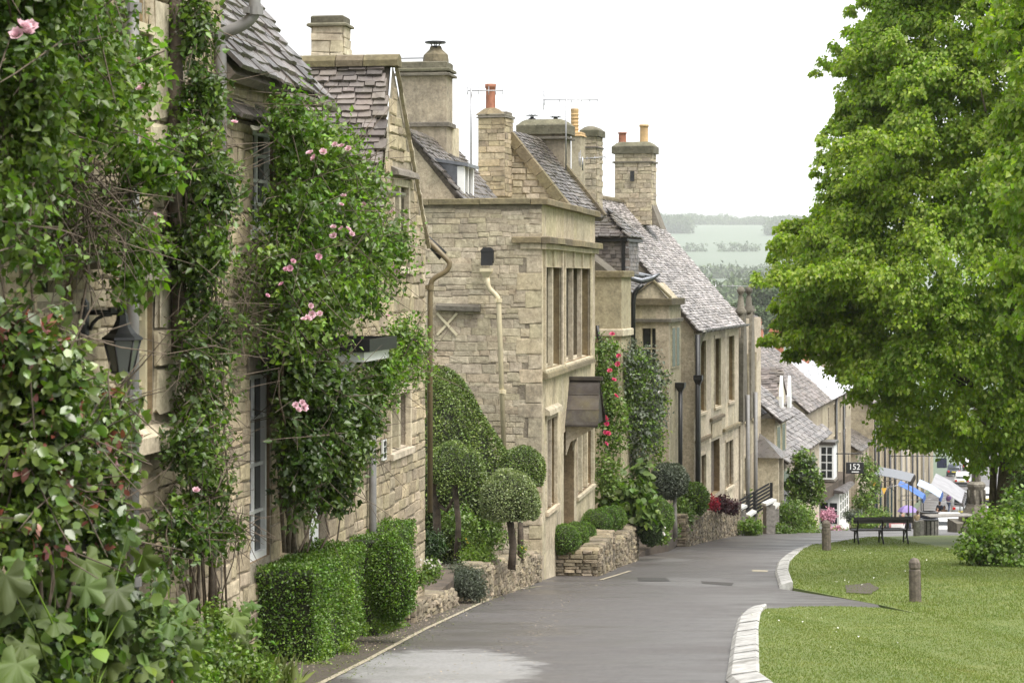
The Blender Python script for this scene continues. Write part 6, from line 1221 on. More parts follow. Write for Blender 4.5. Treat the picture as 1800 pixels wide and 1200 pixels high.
# ---- climbers and shrubs before the gable-end house and bay cottage
G3 = 'shrubs along the front gardens'
r = mound('climbing_rose', 'climbing rose with hot pink blooms beside the parapeted house', [yb(1065, 640, 28, 55, 54), yb(1075, 740, 30, 70, 54), yb(1068, 830, 26, 40, 53.6), yb(1060, 690, 20, 60, 54)], 'mid_leaf', 900, .09, 'climbing rose', ln=.3)
blooms(r, [W(*p) for p in ((1076, 588, 53.3), (1088, 626, 53.3), (1072, 652, 53.3), (1079, 668, 53.3), (1082, 696, 53.3), (1064, 735, 53.2), (1066, 745, 53.2), (1063, 760, 53.2), (1069, 762, 53.2), (1065, 780, 53.2), (1066, 738, 53.2), (1086, 640, 53.3))], 'hotpink', 2.0)
r = mound('wisteria', 'dull green climbing shrub covering the bay cottage front', [yb(1110, 680, 36, 75, 58), yb(1130, 660, 34, 60, 60), yb(1088, 690, 40, 80, 57.5), yb(1100, 640, 45, 45, 57.5), yb(1140, 700, 40, 90, 58.5), yb(1120, 770, 38, 70, 58), yb(1150, 730, 24, 80, 61), yb(1105, 610, 20, 25, 58)], 'lav_leaf', 1300, .10, 'climber', ln=.3)
add_leaves(r, 'leaves', 'mid_leaf', sprays([yb(1085, 700, 36, 80, 57.3), yb(1110, 650, 40, 55, 57.4), yb(1110, 680, 36, 75, 58), yb(1125, 760, 38, 70, 58), yb(1155, 700, 18, 80, 61)], 700, 6, .3, .1)); add_leaves(r, 'leaves', 'fresh_leaf', sprays([yb(1158, 690, 14, 50, 60.5), yb(1160, 790, 10, 50, 60.5)], 120, 6, .3, .1))
blooms(r, [W(1152, 668, 59.5), W(1156, 662, 59.5), W(1160, 690, 59.5), W(1150, 715, 59.5)], 'wht', 1.8)
r = plant('fig_shrub', 'broad-leaved fig shrub spreading beyond the stone planters', 'shrub', (*W(1100, 960, 54)[:2], -7.0), G3)
add_leaves(r, 'leaves', 'mallow', sprays([yb(1130, 840, 20, 28, 55), yb(1120, 880, 30, 28, 54.5), yb(1095, 870, 26, 26, 55), yb(1072, 880, 22, 22, 55), yb(1140, 905, 24, 24, 54)], 200, 6, .35, .2), 'leaf', .5); add_leaves(r, 'leaves', 'mid_leaf', sprays([yb(1115, 890, 45, 45, 54.5), yb(1085, 880, 36, 40, 55)], 240, 6, .3, .15), 'leaf', .45)
ball('box_ball', 'dark box ball low against the lane beside the fig shrub', W(1143, 932, 54), (.32, .32, .40), 5000, 'box_dark', .035, None, G3); ball('box_ball', 'larger green box ball behind the dark one by the fig shrub', W(1158, 908, 57), (.42, .42, .50), 6000, 'box_leaf', .035, None, G3)
r = plant('standard_tree', 'small clipped grey-green standard tree on a pale trunk', 'tree', (*W(1186, 940, 60)[:2], -8.0), G3); stems(r, [([W(1187, 945, 60), W(1186, 870, 60)], [.07, .05])], 'greywood', 'trunk', 7); ball('', '', W(1176, 845, 60), (.55, .5, .5), 7000, 'lav_leaf', .06, parent=r)
r = mound('white_flowers', 'white lilies at the edge of the lane beyond the planters', [yb(1163, 940, 8, 12, 55)], 'mid_leaf', 80, .08, ln=.2); blooms(r, [W(1162, 918, 54.5), W(1166, 926, 54.5), W(1160, 932, 54.5), W(1165, 938, 54.5)], 'wht', 2.0, 'flower')
ball('shrub', 'rounded fresh green shrub above the dry-stone retaining wall', W(1218, 878, 66), (.50, .6, .55), 7000, 'mid_leaf', .07, -9, G3, inn=.2); mound('shrub', 'low leafy shrub between the standard tree and the retaining wall', [yb(1200, 905, 26, 34, 64), yb(1180, 930, 18, 16, 62)], 'mid_leaf', 300, .08, 'shrub', group=G3)
r = mound('red_shrub', 'dark purple shrub with red flowers above the retaining wall', [yb(1266, 885, 20, 16, 70), yb(1285, 890, 16, 14, 71)], 'purple_leaf', 260, .09, 'shrub', group=G3); add_leaves(r, 'flowers', 'red', sprays([yb(1253, 884, 12, 14, 69)], 90, 5, .12, .08))
for px, py, rx, ry, Y, m_, n_, lab in ((1320, 925, 22, 14, 76, 'fresh_leaf', 260, 'yellow-green garden plants before the grey gate post'), (1390, 905, 30, 34, 84, 'mid_leaf', 420, 'mid green bush with pale tips beside the grey gate post'), (1415, 915, 24, 30, 86, 'fresh_leaf', 360, 'bright lime-green shrub beside the garden path'), (1375, 935, 26, 14, 80, 'mid_leaf', 300, 'low garden plants along the bend of the lane'), (1425, 938, 26, 10, 82, 'mid_leaf', 260, 'low blue-green plants at the end of the garden'),
                                        (1500, 905, 20, 12, 104, 'lav_leaf', 260, 'grey rounded shrub under the white shop window'), (1520, 915, 26, 14, 102, 'fresh_leaf', 240, 'pale yellow-green bush behind the park bench'), (1545, 905, 20, 16, 106, 'mid_leaf', 240, 'dark green bush behind the middle of the bench'), (1475, 938, 18, 14, 90, 'fresh_leaf', 160, 'green plants next to the pink flowers'), (1330, 890, 26, 10, 84, 'mid_leaf', 200, 'dark bush behind the black railings'), (1305, 862, 14, 12, 82, 'fresh_leaf', 100, 'small bright bush behind the railings')):
    mound('shrub', lab, [yb(px, py, rx, ry, Y)], m_, n_, .10, 'shrub', group='garden shrubs at the bend', ln=.25)
for px, py, Y, lab in ((1455, 905, 96, 'upper pink flowers by the white shop door'), (1470, 935, 90, 'lower crimson flowers near the second post')): r = mound('pink_flowers', lab, [yb(px, py, 16, 12, Y)], 'pinkd', 140, .10, 'flowers', ln=.15)
r = mound('magnolia_tree', 'dark evergreen bush tree before the low slate bay roof', [yb(1415, 840, 28, 44, 88), yb(1400, 855, 20, 34, 88), yb(1430, 860, 18, 34, 88), yb(1412, 805, 18, 18, 88)], 'mid_leaf', 620, .15, 'tree', group=None, ln=.35, z0=gz(88)); add_leaves(r, 'leaves', 'lav_leaf', sprays([yb(1415, 830, 26, 44, 88)], 160, 6, .3, .14)); stems(r, [([W(1415, 935, 88), W(1414, 850, 88)], .09)], 'bark', 'trunk')
r = mound('climber', 'leafy climber on the wall behind the black hanging sign', [yb(1522, 830, 12, 34, 112), yb(1518, 880, 18, 26, 112), yb(1535, 845, 10, 40, 114)], 'mid_leaf', 360, .16, 'climber', ln=.4)

# ---- the lime trees on the green
POLY = [(1545, 0), (1500, 50), (1482, 90), (1500, 130), (1468, 185), (1478, 230), (1440, 270), (1466, 320), (1440, 350), (1400, 385), (1385, 420), (1350, 455), (1385, 490), (1372, 525), (1400, 560), (1376, 598), (1430, 610), (1455, 650), (1490, 660), (1500, 700), (1545, 715), (1560, 760), (1600, 780), (1640, 805), (1700, 800), (1740, 830), (1800, 800), (1900, 780), (2150, 650), (2280, 350), (2250, -150), (2050, -600), (1800, -760), (1650, -500), (1580, -200)]
Y0 = 62.0; PW = np.array([((x - 900) / F * Y0, (HY - y) / F * Y0) for x, y in POLY]); TX = (1778 - 900) / F * Y0
def inside(P, c):
    ins = np.zeros(len(c), bool); j = len(P) - 1
    for i in range(len(P)): a, b_ = P[i], P[j]; ins ^= ((a[1] > c[:, 1]) != (b_[1] > c[:, 1])) & (c[:, 0] < (b_[0] - a[0]) * (c[:, 1] - a[1]) / (b_[1] - a[1] + 1e-12) + a[0]); j = i
    return ins
def dist(P, c):
    D = np.full(len(c), 1e9)
    for i in range(len(P)): a, b_ = P[i], P[(i+1) % len(P)]; ab = b_ - a; t = np.clip(((c - a) @ ab) / (ab @ ab), 0, 1); D = np.minimum(D, np.linalg.norm(c - a - t[:, None] * ab, axis=1))
    return D
def lime(root, P, nb, Y0, per, size, sc=1.0, vis=None, ncl=26, tips=False):
    c = rng.uniform(P.min(0), P.max(0), (nb * 30, 2)); c = c[inside(P, c)]; dd = dist(P, c); kept = []
    for q, e in zip(c, dd):                              # bough tips keep their distance from each other
        if vis is not None and q[0] / Y0 * F + 900 > vis and rng.random() > .25: continue
        R = min(1.35 * sc, .35 + e * .8)
        if e < R * .55: continue
        if all((q[0] - a[0]) ** 2 + (q[1] - a[1]) ** 2 > (.62 * min(R, a[2])) ** 2 for a in kept): kept.append((q[0], q[1], R, e))
        if len(kept) >= nb: break
    Cs, Rs = [], []; zc = P[:, 1].mean()
    for (x, z, R, e) in kept:
        half = min(6.0, 2.1 * math.sqrt(e) * sc); s_ = rng.choice([1, 1, 1, -1]) * rng.random() ** .4; y = Y0 - half * s_
        B0 = np.array([x * y / Y0, y, z * y / Y0]); out = B0 - np.array([TX, Y0, zc]); out = out / np.linalg.norm(out)
        n = max(7, int(ncl * (R / (1.35 * sc)) ** 2)); q = rdir(n) * (rng.random((n, 1)) ** .35) * np.array([R, R, R * .55]); q[:, 2] -= (q[:, :2] ** 2).sum(1) * .22 / R; Cs.append(B0 + q); Rs.append(np.minimum(rng.uniform(.26, .5, n) * sc, .2 + e * .5))
    if tips:                                             # drooping sprays that break the outline
        for v in P[(P[:, 0] < (1700 - 900) / F * Y0) & (P[:, 1] > (HY - 600) / F * Y0)]:
            for _ in range(3):
                e_ = v + rng.normal(size=2) * [.35, .45]; y = Y0 + rng.normal() * 1.3 - .3; a = np.array([e_[0] + 2.6, e_[1] + rng.uniform(-.1, 1.0)])
                for f_ in np.linspace(0, 1, 9): q = a * (1 - f_) + e_ * f_; Cs.append(np.array([[q[0] * y / Y0, y, q[1] * y / Y0]]) + rng.normal(size=(2, 3)) * .1); Rs.append(np.full(2, .42 - .24 * f_))
    C = np.concatenate(Cs); rad = np.concatenate(Rs); n = len(C); ctr = np.array([TX, Y0, zc]); out = unit((C - ctr) * [1, 1, .35])
    k = np.repeat(np.arange(n), per); m_ = len(k); q = rdir(m_) * (rng.random((m_, 1)) ** .45); q *= np.column_stack([rad[k], rad[k], rad[k] * .5]); lat = np.linalg.norm(q[:, :2], axis=1); q[:, 2] -= lat ** 2 * .9 / np.maximum(rad[k], .2)
    Pn = C[k] + q; D = unit(out[k] * .5 + unit(q) * .7 + rng.normal(size=(m_, 3)) * .45 + np.array([0, 0, -.8])); N = unit(out[k] * .4 + np.array([0, 0, .8]) + rng.normal(size=(m_, 3)) * .55)
    S = size * rng.uniform(.6, 1.3, m_); br = rng.random(m_) < .08; L = np.array(root.location)
    leaves('crown', 'lime_leaf', Pn[~br] - L, D[~br], N[~br], S[~br], root, wid=.42); leaves('bracts', 'lime_bract', Pn[br] - L + [0, 0, -.05], D[br], N[br], S[br] * .9, root, wid=.2); return C, rad
r = plant('lime_tree', 'big leafy lime tree overhanging the green on the right', 'tree', (TX, Y0, gz(Y0) + .05))
C, rad = lime(r, PW, 400, Y0, 82, .125, vis=1840, tips=True)
L = r.location
trunk = [Vector((0, 0, -.3)), Vector((-.05, 0, 1.2)), Vector((.1, .1, 3.2)), Vector((.05, 0, 6)), Vector((.3, .2, 10)), Vector((.4, 0, 15))]
mb = MB(); mb.tube(trunk, [.62, .42, .36, .32, .24, .1], 12); mb.build('trunk', 'bark', r)
for k in range(26):
    i = rng.integers(len(C)); e = Vector(C[i]) - L; t0 = min(max((e.z - 1.5) * .7, 2.2), 13); b_ = Vector((.1, 0, t0)); mb = MB(); mid = b_.lerp(e, .5) + Vector((0, 0, .5)); mb.tube([b_, b_.lerp(mid, .5) + Vector((0, 0, .2)), mid, e], [.12, .09, .06, .02], 6); mb.build('limb', 'bark', r)
for dx in (-.55, .5, .95): mb = MB(); mb.tube([Vector((dx, .2, -.3)), Vector((dx * .9, .2, 1.6)), Vector((dx * .7, .3, 4.5))], [.14, .11, .07], 8); mb.build('trunk', 'bark', r)
P2 = np.array([((x - 900) / F * 42, (HY - y) / F * 42) for x, y in ((1748, -60), (1735, 60), (1757, 130), (1760, 220), (1740, 300), (1765, 370), (1758, 440), (1790, 470), (1778, 560), (1830, 600), (2000, 560), (2200, 300), (2200, -200), (1900, -300))])
TX0 = TX; TX = (2060 - 900) / F * 42; r = plant('lime_tree', 'nearer lime tree reaching in from the right edge with larger leaves', 'tree', (TX, 42, gz(42)))
C, rad = lime(r, P2, 60, 42.0, 55, .13, .62, vis=1850, ncl=18); mb = MB(); mb.tube([Vector((0, 0, -.3)), Vector((0, .1, 3)), Vector((-.2, 0, 8)), Vector((-.3, 0, 12))], [.4, .3, .22, .08], 10); mb.build('trunk', 'bark', r)
for k in range(8): e = Vector(C[rng.integers(len(C))]) - r.location; mb = MB(); b_ = Vector((-.05, 0, max(3, e.z * .75))); mb.tube([b_, b_.lerp(e, .5) + Vector((0, 0, .3)), e], [.08, .05, .015], 6); mb.build('limb', 'bark', r)
# bush under the tree
r = mound('laurel_bush', 'broad green bush growing under the big lime tree', [yb(1775, 940, 75, 42, 49, rd=1.2), yb(1735, 960, 55, 28, 48.5, rd=.9), yb(1810, 900, 60, 50, 50, rd=1.2), yb(1880, 930, 90, 60, 50, rd=1.4), yb(1700, 975, 26, 14, 48.5, rd=.4), yb(1790, 975, 60, 26, 48, rd=.9)], 'mid_leaf', 1900, .10, 'bush', 'leaf', .4, ln=.25, z0=gz(48)); add_leaves(r, 'leaves', 'fresh_leaf', sprays([yb(1760, 925, 70, 36, 48.6, rd=1.0), yb(1720, 955, 46, 22, 48.2, rd=.6)], 300, 6, .25, .095), 'leaf', .4)
stems(r, [(wander(W(1740 + 20 * k, 1000, 49), W(1720 + 28 * k, 930, 49), 4, .1), .02) for k in range(4)])
r = mound('shrub', 'dark shrub around the foot of the lime tree trunk', [yb(1790, 885, 36, 26, 58, rd=.8), yb(1815, 860, 40, 40, 58, rd=1)], 'ivy_leaf', 600, .12, 'shrub', 'leaf', .4, ln=.3)

# ---- valley: trees, hedgerows and the wood on the ridge
GV = 'misty trees in the valley'
k = 0
for px, py, rx, ry, Y in ((1345, 525, 26, 26, 520), (1375, 515, 22, 22, 560), (1318, 520, 16, 18, 560), (1405, 530, 24, 28, 540), (1440, 545, 26, 30, 500), (1360, 560, 24, 24, 460), (1330, 565, 18, 22, 450), (1395, 572, 26, 26, 440), (1430, 585, 26, 26, 430), (1460, 560, 24, 34, 470), (1310, 545, 14, 16, 500), (1480, 600, 24, 24, 420), (1385, 545, 20, 18, 520)):
    c = W(px, py, Y); kk = Y / F; z = ground(c.x, Y); r = plant('tree', 'round grey-green tree in the misty valley beyond the roofs', 'tree', (c.x, Y, z), GV)
    B = [((c + Vector(rng.normal(size=3) * [rx * kk * .5, rx * kk * .4, ry * kk * .35])), (rx * kk * .6, rx * kk * .6, ry * kk * .55), 1) for _ in range(6)]
    add_leaves(r, 'crown', 'far_leaf', sprays(B, 420, 5, .8, .75)); mb = MB(); mb.tube([Vector((0, 0, -.5)), Vector((0, 0, c.z - z))], [.4, .25], 6); mb.build('trunk', 'bark', r)
B = []
for px in range(1120, 1500, 5):
    Y = 5050 + 120 * math.sin(px * .05); c = W(px, 400, Y); zg = ground(c.x, Y); h = 22 + 3 * math.sin(px * .11) + (5 if px < 1290 else 0); B.append((Vector((c.x, Y, zg + h * .4)), (16, 40, h * .55), 1))
for a, b_, Yh in ((1160, 1212, 4300), (1355, 1420, 4200)):
    for px in range(a, b_, 6): c = W(px, 400, Yh); zg = ground(c.x, Yh); B.append((Vector((c.x, Yh, zg + 16)), (16, 40, 22), 1.2))
for px in list(range(1265, 1330, 7)) + list(range(1205, 1240, 8)): Yh = 3500; c = W(px, 440, Yh); B.append((Vector((c.x, Yh, ground(c.x, Yh) + 6)), (9, 9, 9), 1))
for px in range(1180, 1480, 4): Yh = 2350 + (px - 1180) * .6; c = W(px, 500, Yh); B.append((Vector((c.x, Yh, ground(c.x, Yh) + 5)), (9, 12, 6 + 5 * abs(math.sin(px))), .8))
for px in range(1200, 1500, 4): Yh = 1250 + 200 * math.sin(px * .03); c = W(px, 530, Yh); B.append((Vector((c.x, Yh, ground(c.x, Yh) + 6)), (7, 12, 8 + 4 * abs(math.sin(px * 1.3))), .9))
P, D, N, S = sprays(B, 12000, 5, 4.0, 4.2); tag(leaves('woodland', 'far_leaf', P, D, N, S), 'hazy woodland and hedgerows on the far hillside', kind='stuff')
# ================================================================ WALLS, PLANTERS, STREET THINGS
M['gloss_black'] = plain('black_paint', (.015, .015, .016), .35, 0, .2, .05)
M['blue_cloth'] = leaf_mat('blue_canvas', (.10, .20, .52), (.13, .25, .58), .8, .35, (.95, 1.05), .005, tcol=(1, 1, 1))
M['pale_blue'] = leaf_mat('pale_blue_canvas', (.45, .55, .75), (.5, .6, .78), .8, .3, (.95, 1.05), .005, tcol=(1, 1, 1))
M['grey_cloth'] = leaf_mat('grey_canvas', (.34, .34, .36), (.42, .42, .44), .8, .3, (.95, 1.05), .005, tcol=(1, 1, 1))
M['white_cloth'] = leaf_mat('white_canvas', (.7, .7, .7), (.75, .75, .74), .8, .3, (.95, 1.05), .005, tcol=(1, 1, 1))
M['purple_cloth'] = leaf_mat('purple_umbrella_cloth', (.27, .19, .52), (.30, .21, .55), .7, .3, (.95, 1.05), .005, tcol=(1, 1, 1))
M['yellow_cloth'] = leaf_mat('yellow_bunting', (.75, .46, .03), (.8, .5, .04), .8, .3, (.95, 1.05), .005, tcol=(1, 1, 1))
M['pink_cloth'] = plain('pink_cloth', (.55, .22, .22), .9, 0, .1, 0)
M['skin'] = plain('skin', (.50, .29, .20), .6, 0, .08, 0); M['hair'] = plain('brown_hair', (.06, .04, .025), .7, 0, .3, 0)
for k, c in (('violet', (.16, .09, .24)), ('navy', (.02, .025, .05)), ('khaki', (.26, .21, .12)), ('tan', (.33, .20, .11)), ('grey_cl', (.16, .16, .17)), ('denim', (.06, .08, .14))): M[k] = plain('cloth_' + k, c, .9, 0, .12, .1)
def dry_wall(name, label, A, B, h, thick, near_end=0.0, m='rubble', soil=None, cat='wall', cap=True, seed=1, z0=None, level=True):
    A, B = Vector((A[0], A[1], 0)), Vector((B[0], B[1], 0)); u = (B - A).normalized(); L = (B - A).length; zA, zB = (gz(A.y), gz(B.y)) if z0 is None else (z0, z0)
    r = thing(name, label, cat, (A.x, A.y, zA), math.atan2(u.y, u.x)); dz = zB - zA; lev = bool(near_end) and level; zt0, zt1 = h, (h if lev else h + dz); mb = MB()
    D = max(thick, near_end) if lev else thick; mb.prism([(0, .02, -.3), (L, .02, dz - .3), (L, .02, zt1 - .03), (0, .02, zt0 - .03)], (0, D, 0)); mb.build('wall_core', 'mortar', r)
    H_ = h + max(0, -dz); it = stones((0, 0, min(0, dz)), 0, L, h - min(0, dz), ch=(.05, .11), sw=(.12, .34), dep=.05, gap=.008, seed=seed, clip=lambda c, z: z + min(0, dz) < zt0 + (zt1 - zt0) * c / L - .02 and z + min(0, dz) > dz * c / L - .1)
    D2 = max(thick, near_end); it += stones((0, D2, 0), -math.pi/2, D2, h, ch=(.05, .11), sw=(.12, .34), dep=.05, gap=.008, seed=seed + 1)
    lay(r, 'stone', m, it, 260)
    if cap:
        c = []; x = 0.0; rr = random.Random(seed)
        while x < L:
            w_ = rr.uniform(.16, .38); c.append(((x + w_ / 2, .20 if lev else thick / 2, zt0 + (zt1 - zt0) * x / L - .03), (math.pi / 2 * -1 + rr.uniform(-.05, .05), rr.uniform(-.05, .05), 0), (w_ - .01, .05 * rr.uniform(.7, 1.5), .42 if lev else thick))); x += w_
        y = .3
        while lev and y < D: w_ = rr.uniform(.16, .34); c.append(((.16, y + w_ / 2, zt0 - .03), (-math.pi/2, 0, 0), (.34, .05 * rr.uniform(.7, 1.4), w_ - .01))); y += w_
        lay(r, 'stone', m, c, 90, 'cap_stone')
    if soil:
        s = MB(); s.bb(.3, L - .05, .3, D - .02, zt0 - .08, zt0 - .022); s.build('soil', 'earth', r)
    return r
dry_wall('planter', 'low dry-stone planter nearer the camera, holding a row of box balls', (W(1051, 1012, 46).x, 46), (W(1078, 1000, 49.6).x, 49.6), .55, .35, 1.2, 'drystone', True, 'planter', seed=101)
dry_wall('planter', 'dry-stone planter farther down the lane, next to the fig shrub', (W(1082, 1012, 50.2).x, 50.2), (W(1120, 1000, 54.4).x, 54.4), .56, .35, 1.1, 'drystone', True, 'planter', seed=103)
dry_wall('garden_wall', 'dry-stone garden wall along the lane under the topiary trees', (W(848, 1050, 35.6).x, 35.6), (.56, 43.6), .58, .4, 1.3, 'drystone', None, seed=105, level=False)
dry_wall('garden_wall', 'low tumbledown stone edging between the rounded bush and lavender', (W(722, 1062, 29.5).x, 29.5), (W(800, 1045, 34.2).x, 34.2), .24, .4, 0, 'drystone', None, seed=107)
dry_wall('retaining_wall', 'long dry-stone retaining wall at the bend below the red flowers', (W(1206, 940, 63.5).x, 63.5), (W(1300, 940, 77).x, 77), .95, .5, 0, 'drystone', None, seed=109)
def bed(name, pts, z, label, m='earth', kind='structure'):
    mb = MB(); mb.prism([(x, y, z if not callable(z) else z(y)) for x, y in pts], (0, 0, -.6)); return tag(mb.build(name, m), label, kind=kind)
bed('garden_bed', [(-.75, 35.9), (.15, 43.7), (-2.6, 43.8), (-2.2, 36.2)], lambda y: -4.88 - (y - 35.6) * .115, 'dark soil of the small topiary garden')
bed('garden_bed', [(-2.1, 29.3), (-1.62, 29.3), (-.95, 34.2), (-.95, 35.6), (-2.2, 36)], -4.85, 'soil strip behind the low stone edging')
bed('garden_bed', [(5.2, 64), (8.3, 77.2), (7.2, 78.5), (4.5, 66)], -8.1, 'soil above the retaining wall')
bed('garden_bed', [(2.7, 54), (4.4, 60), (5.0, 64), (3.5, 64), (1.9, 55)], -7.3, 'planted soil before the bay cottage')
bed('garden_bed', [(8.2, 77.4), (13.2, 97), (18, 112), (16.5, 112), (11, 97), (7.4, 80)], -10.2, 'garden soil at the bend')

# ---- wall lantern
Yl = 17.35; q = lambda px, py: W(px, py, Yl); s_ = Yl / F
r = thing('wall_lantern', 'black six-sided wall lantern on iron bracket beside the cream window', 'lantern', q(215, 600)); O = r.location
mb = MB(); a = q(146, 560) - O; mb.box((a.x, a.y, a.z), (.06, .11, .27)); mb.lathe([(.02, -.16), (.05, -.13), (.05, .13), (.02, .17)], a, 8); mb.build('wall_plate', 'iron', r)
mb = MB(); mb.tube([q(150, 549) - O, q(210, 549) - O], .022, 8); mb.lathe([(.03, -.02), (.03, .02)], q(196, 545) - O, 8)
mb.tube([q(158, 580) - O, q(163, 568) - O, q(172, 559) - O, q(184, 554) - O, q(197, 553) - O], .016, 6); mb.build('bracket', 'iron', r)
zz_ = lambda py: (600 - py) * s_
mb = MB(); mb.lathe([(.004, zz_(512)), (.014, zz_(520)), (.016, zz_(528)), (.006, zz_(534)), (.03, zz_(540)), (.04, zz_(544)), (.035, zz_(550)), (.045, zz_(553)), (.05, zz_(562)), (.075, zz_(575)), (.115, zz_(586)), (.165, zz_(593)), (.168, zz_(597)), (.155, zz_(598))], (0, 0, 0), 6, ph=.3); mb.build('lantern_roof', 'iron', r)
R0, R1, z0, z1 = .148, .085, zz_(598), zz_(654)
for k in range(6):
    a0 = .3 + k * math.pi / 3; a1 = a0 + math.pi / 3; mb = MB(); mb.tube([(R0 * math.cos(a0), R0 * math.sin(a0), z0), (R1 * math.cos(a0), R1 * math.sin(a0), z1)], .008, 5); mb.build('glazing_bar', 'iron', r)
    mb = MB(); i = .97; mb.add([(R0 * i * math.cos(a0), R0 * i * math.sin(a0), z0), (R0 * i * math.cos(a1), R0 * i * math.sin(a1), z0), (R1 * i * math.cos(a1), R1 * i * math.sin(a1), z1), (R1 * i * math.cos(a0), R1 * i * math.sin(a0), z1)], [(0, 1, 2, 3)]); mb.build('pane', 'lampglass', r)
mb = MB(); mb.lathe([(.09, z1 + .008), (.095, z1 - .005), (.06, z1 - .02), (.035, zz_(662)), (.03, zz_(668)), (.016, zz_(672)), (.004, zz_(676))], (0, 0, 0), 6, ph=.3); mb.build('finial', 'iron', r)

# ---- wooden posts on the green
def post(px, ptop, pbot, Y, w_, label, lean=0.0):
    b_ = W(px, pbot, Y); h = (pbot - ptop) / F * Y; r = thing('wooden_post', label, 'post', (b_.x, Y, lawnz(b_.x, Y)), .2, 'weathered wooden posts on the green'); mb = MB()
    g = [(w_ * .52, -.2), (w_ * .5, h * .72), (w_ * .44, h * .735), (w_ * .44, h * .765), (w_ * .5, h * .78), (w_ * .48, h * .9), (w_ * .34, h * .97), (w_ * .12, h)]
    mb.lathe([(a * 1.25, z) for a, z in g], (0, 0, 0), 10); mb.v = [(x + lean * z, y, z) for x, y, z in mb.v]; mb.build('shaft', 'oldwood', r); return r
post(1609, 978, 1055, 35.3, .16, 'weathered wooden post standing nearest on the grass', -.02); post(1453, 925, 978, 57.5, .20, 'farther wooden post at the bend by the pink flowers', -.02)
# ---- park bench
Yb = 62.0; cx = W(1551, 960, Yb).x; wB = 105 / F * Yb; r = thing('park_bench', 'dark wooden park bench with iron legs facing down the hill', 'bench', (cx, Yb, lawnz(cx, Yb)), math.radians(4)); k = .88
for i in range(3): mb = MB(); mb.cbox(-wB/2, wB/2, .05 + i * .13, .16 + i * .13, .42 * k, .46 * k, .01); mb.build('seat_slat', 'darkwood', r)
for i in range(2): mb = MB(); mb.box((0, -.04 - .05 * i, (.74 + .11 * i) * k), (wB, .035, .09), Matrix.Rotation(-.22, 3, 'X')); mb.build('back_slat', 'darkwood', r)
for x in (-wB/2 + .14, 0, wB/2 - .14):
    mb = MB(); mb.tube([(x, .42, 0), (x, .38, .2), (x, .40, .42 * k)], .025, 6); mb.tube([(x, -.16, 0), (x, -.02, .2), (x, .03, .42 * k), (x, -.06, .7 * k), (x, -.1, .92 * k)], .026, 6); mb.tube([(x, .40, .39 * k), (x, .03, .39 * k)], .022, 6)
    for t in np.linspace(0, 5.2, 9)[:-1]: mb.tube([(x, .2 + .1 * math.cos(t), .22 + .1 * math.sin(t)), (x, .2 + .1 * math.cos(t + .65), .22 + .1 * math.sin(t + .65))], .012, 4, False)
    mb.build('leg', 'gloss_black', r)

# ---- gate posts and railing at the bend
for px, w_, t_, Y, lab in ((1352, 17, 880, 79.5, 'tall grey gate post with slanted white cap at the bend'), (1320, 11, 900, 78, 'middle grey gate post with white cap'), (1302, 14, 890, 77.6, 'grey post with white cap next to the retaining wall'), (1363, 8, 886, 81.5, 'thin grey post with white cap behind the tall one')):
    b_ = W(px, 945, Y); hw = w_ / 2 / F * Y; z0 = gz(Y); zt = (HY - t_) / F * Y; r = thing('gate_post', lab, 'post', (b_.x, Y, z0), .25, 'white-capped gate posts at the bend'); mb = MB(); mb.cbox(-hw, hw, -.18, .18, -.1, zt - z0 - .16, .01); mb.build('shaft', 'greywood', r)
    mb = MB(); mb.prism([(-hw * 1.15, -.24, zt - z0 - .16), (hw * 1.15, -.24, zt - z0 - .0), (hw * 1.15, -.24, zt - z0 + .08), (-hw * 1.15, -.24, zt - z0 - .08)], (0, .48, 0)); mb.build('cap', 'white', r)
r = thing('railing', 'black slanting slatted railing between the white-capped gate posts', 'railing', (W(1325, 940, 80).x, 80, gz(80))); O = r.location
for k in range(7):
    a, b_ = W(1284 + 5 * k, 897 + 3.4 * k - 6, 79.6 + .1 * k) - O, W(1352 + 1.5 * k, 852 + 5.2 * k, 81) - O; d = (b_ - a); mb = MB(); n = Vector((0, .05, 0)); up_ = Vector((0, 0, .085)); mb.prism([a, b_, b_ + up_, a + up_], n); mb.build('slat', 'gloss_black', r)
for px, t_ in ((1290, 893), (1326, 868), (1356, 852)): a = W(px, t_ - 4, 80.4) - O; mb = MB(); mb.bb(a.x - .05, a.x + .05, a.y, a.y + .09, -.1, a.z); mb.build('upright', 'gloss_black', r)

# ---- hanging sign
def text(body, size, m, parent, loc, rot=(math.pi/2, 0, 0), name='lettering', sx=1.0):
    cu = bpy.data.curves.new(name, 'FONT'); cu.body = body; cu.size = size; cu.align_x = 'CENTER'; cu.align_y = 'CENTER'; cu.extrude = .004; cu.materials.append(M[m]); o = bpy.data.objects.new(name, cu); COL.objects.link(o)
    me = bpy.data.meshes.new_from_object(o); me.materials.clear(); me.materials.append(M[m]); bpy.data.objects.remove(o)
    o = bpy.data.objects.new(name, me); COL.objects.link(o); o.parent = parent; o.location = loc; o.rotation_euler = rot; o.scale = (sx, 1, 1); return o
Ys = 107; a, b_ = W(1487, 832, Ys), W(1518, 812, Ys); r = thing('hanging_sign', 'black hanging sign reading 152 in white above the shop bay', 'sign', ((a.x + b_.x) / 2, Ys, a.z)); w2, h2 = (b_.x - a.x) / 2, b_.z - a.z
mb = MB(); mb.cbox(-w2, w2, -.03, .03, 0, h2, .01); mb.build('board', 'gloss_black', r); text('152', h2 * .72, 'white', r, (-.02, -.036, h2 * .58), sx=.95); mb = MB(); mb.bb(-w2 * .35, w2 * .45, -.036, -.031, h2 * .12, h2 * .2); mb.build('small_line', 'white', r)
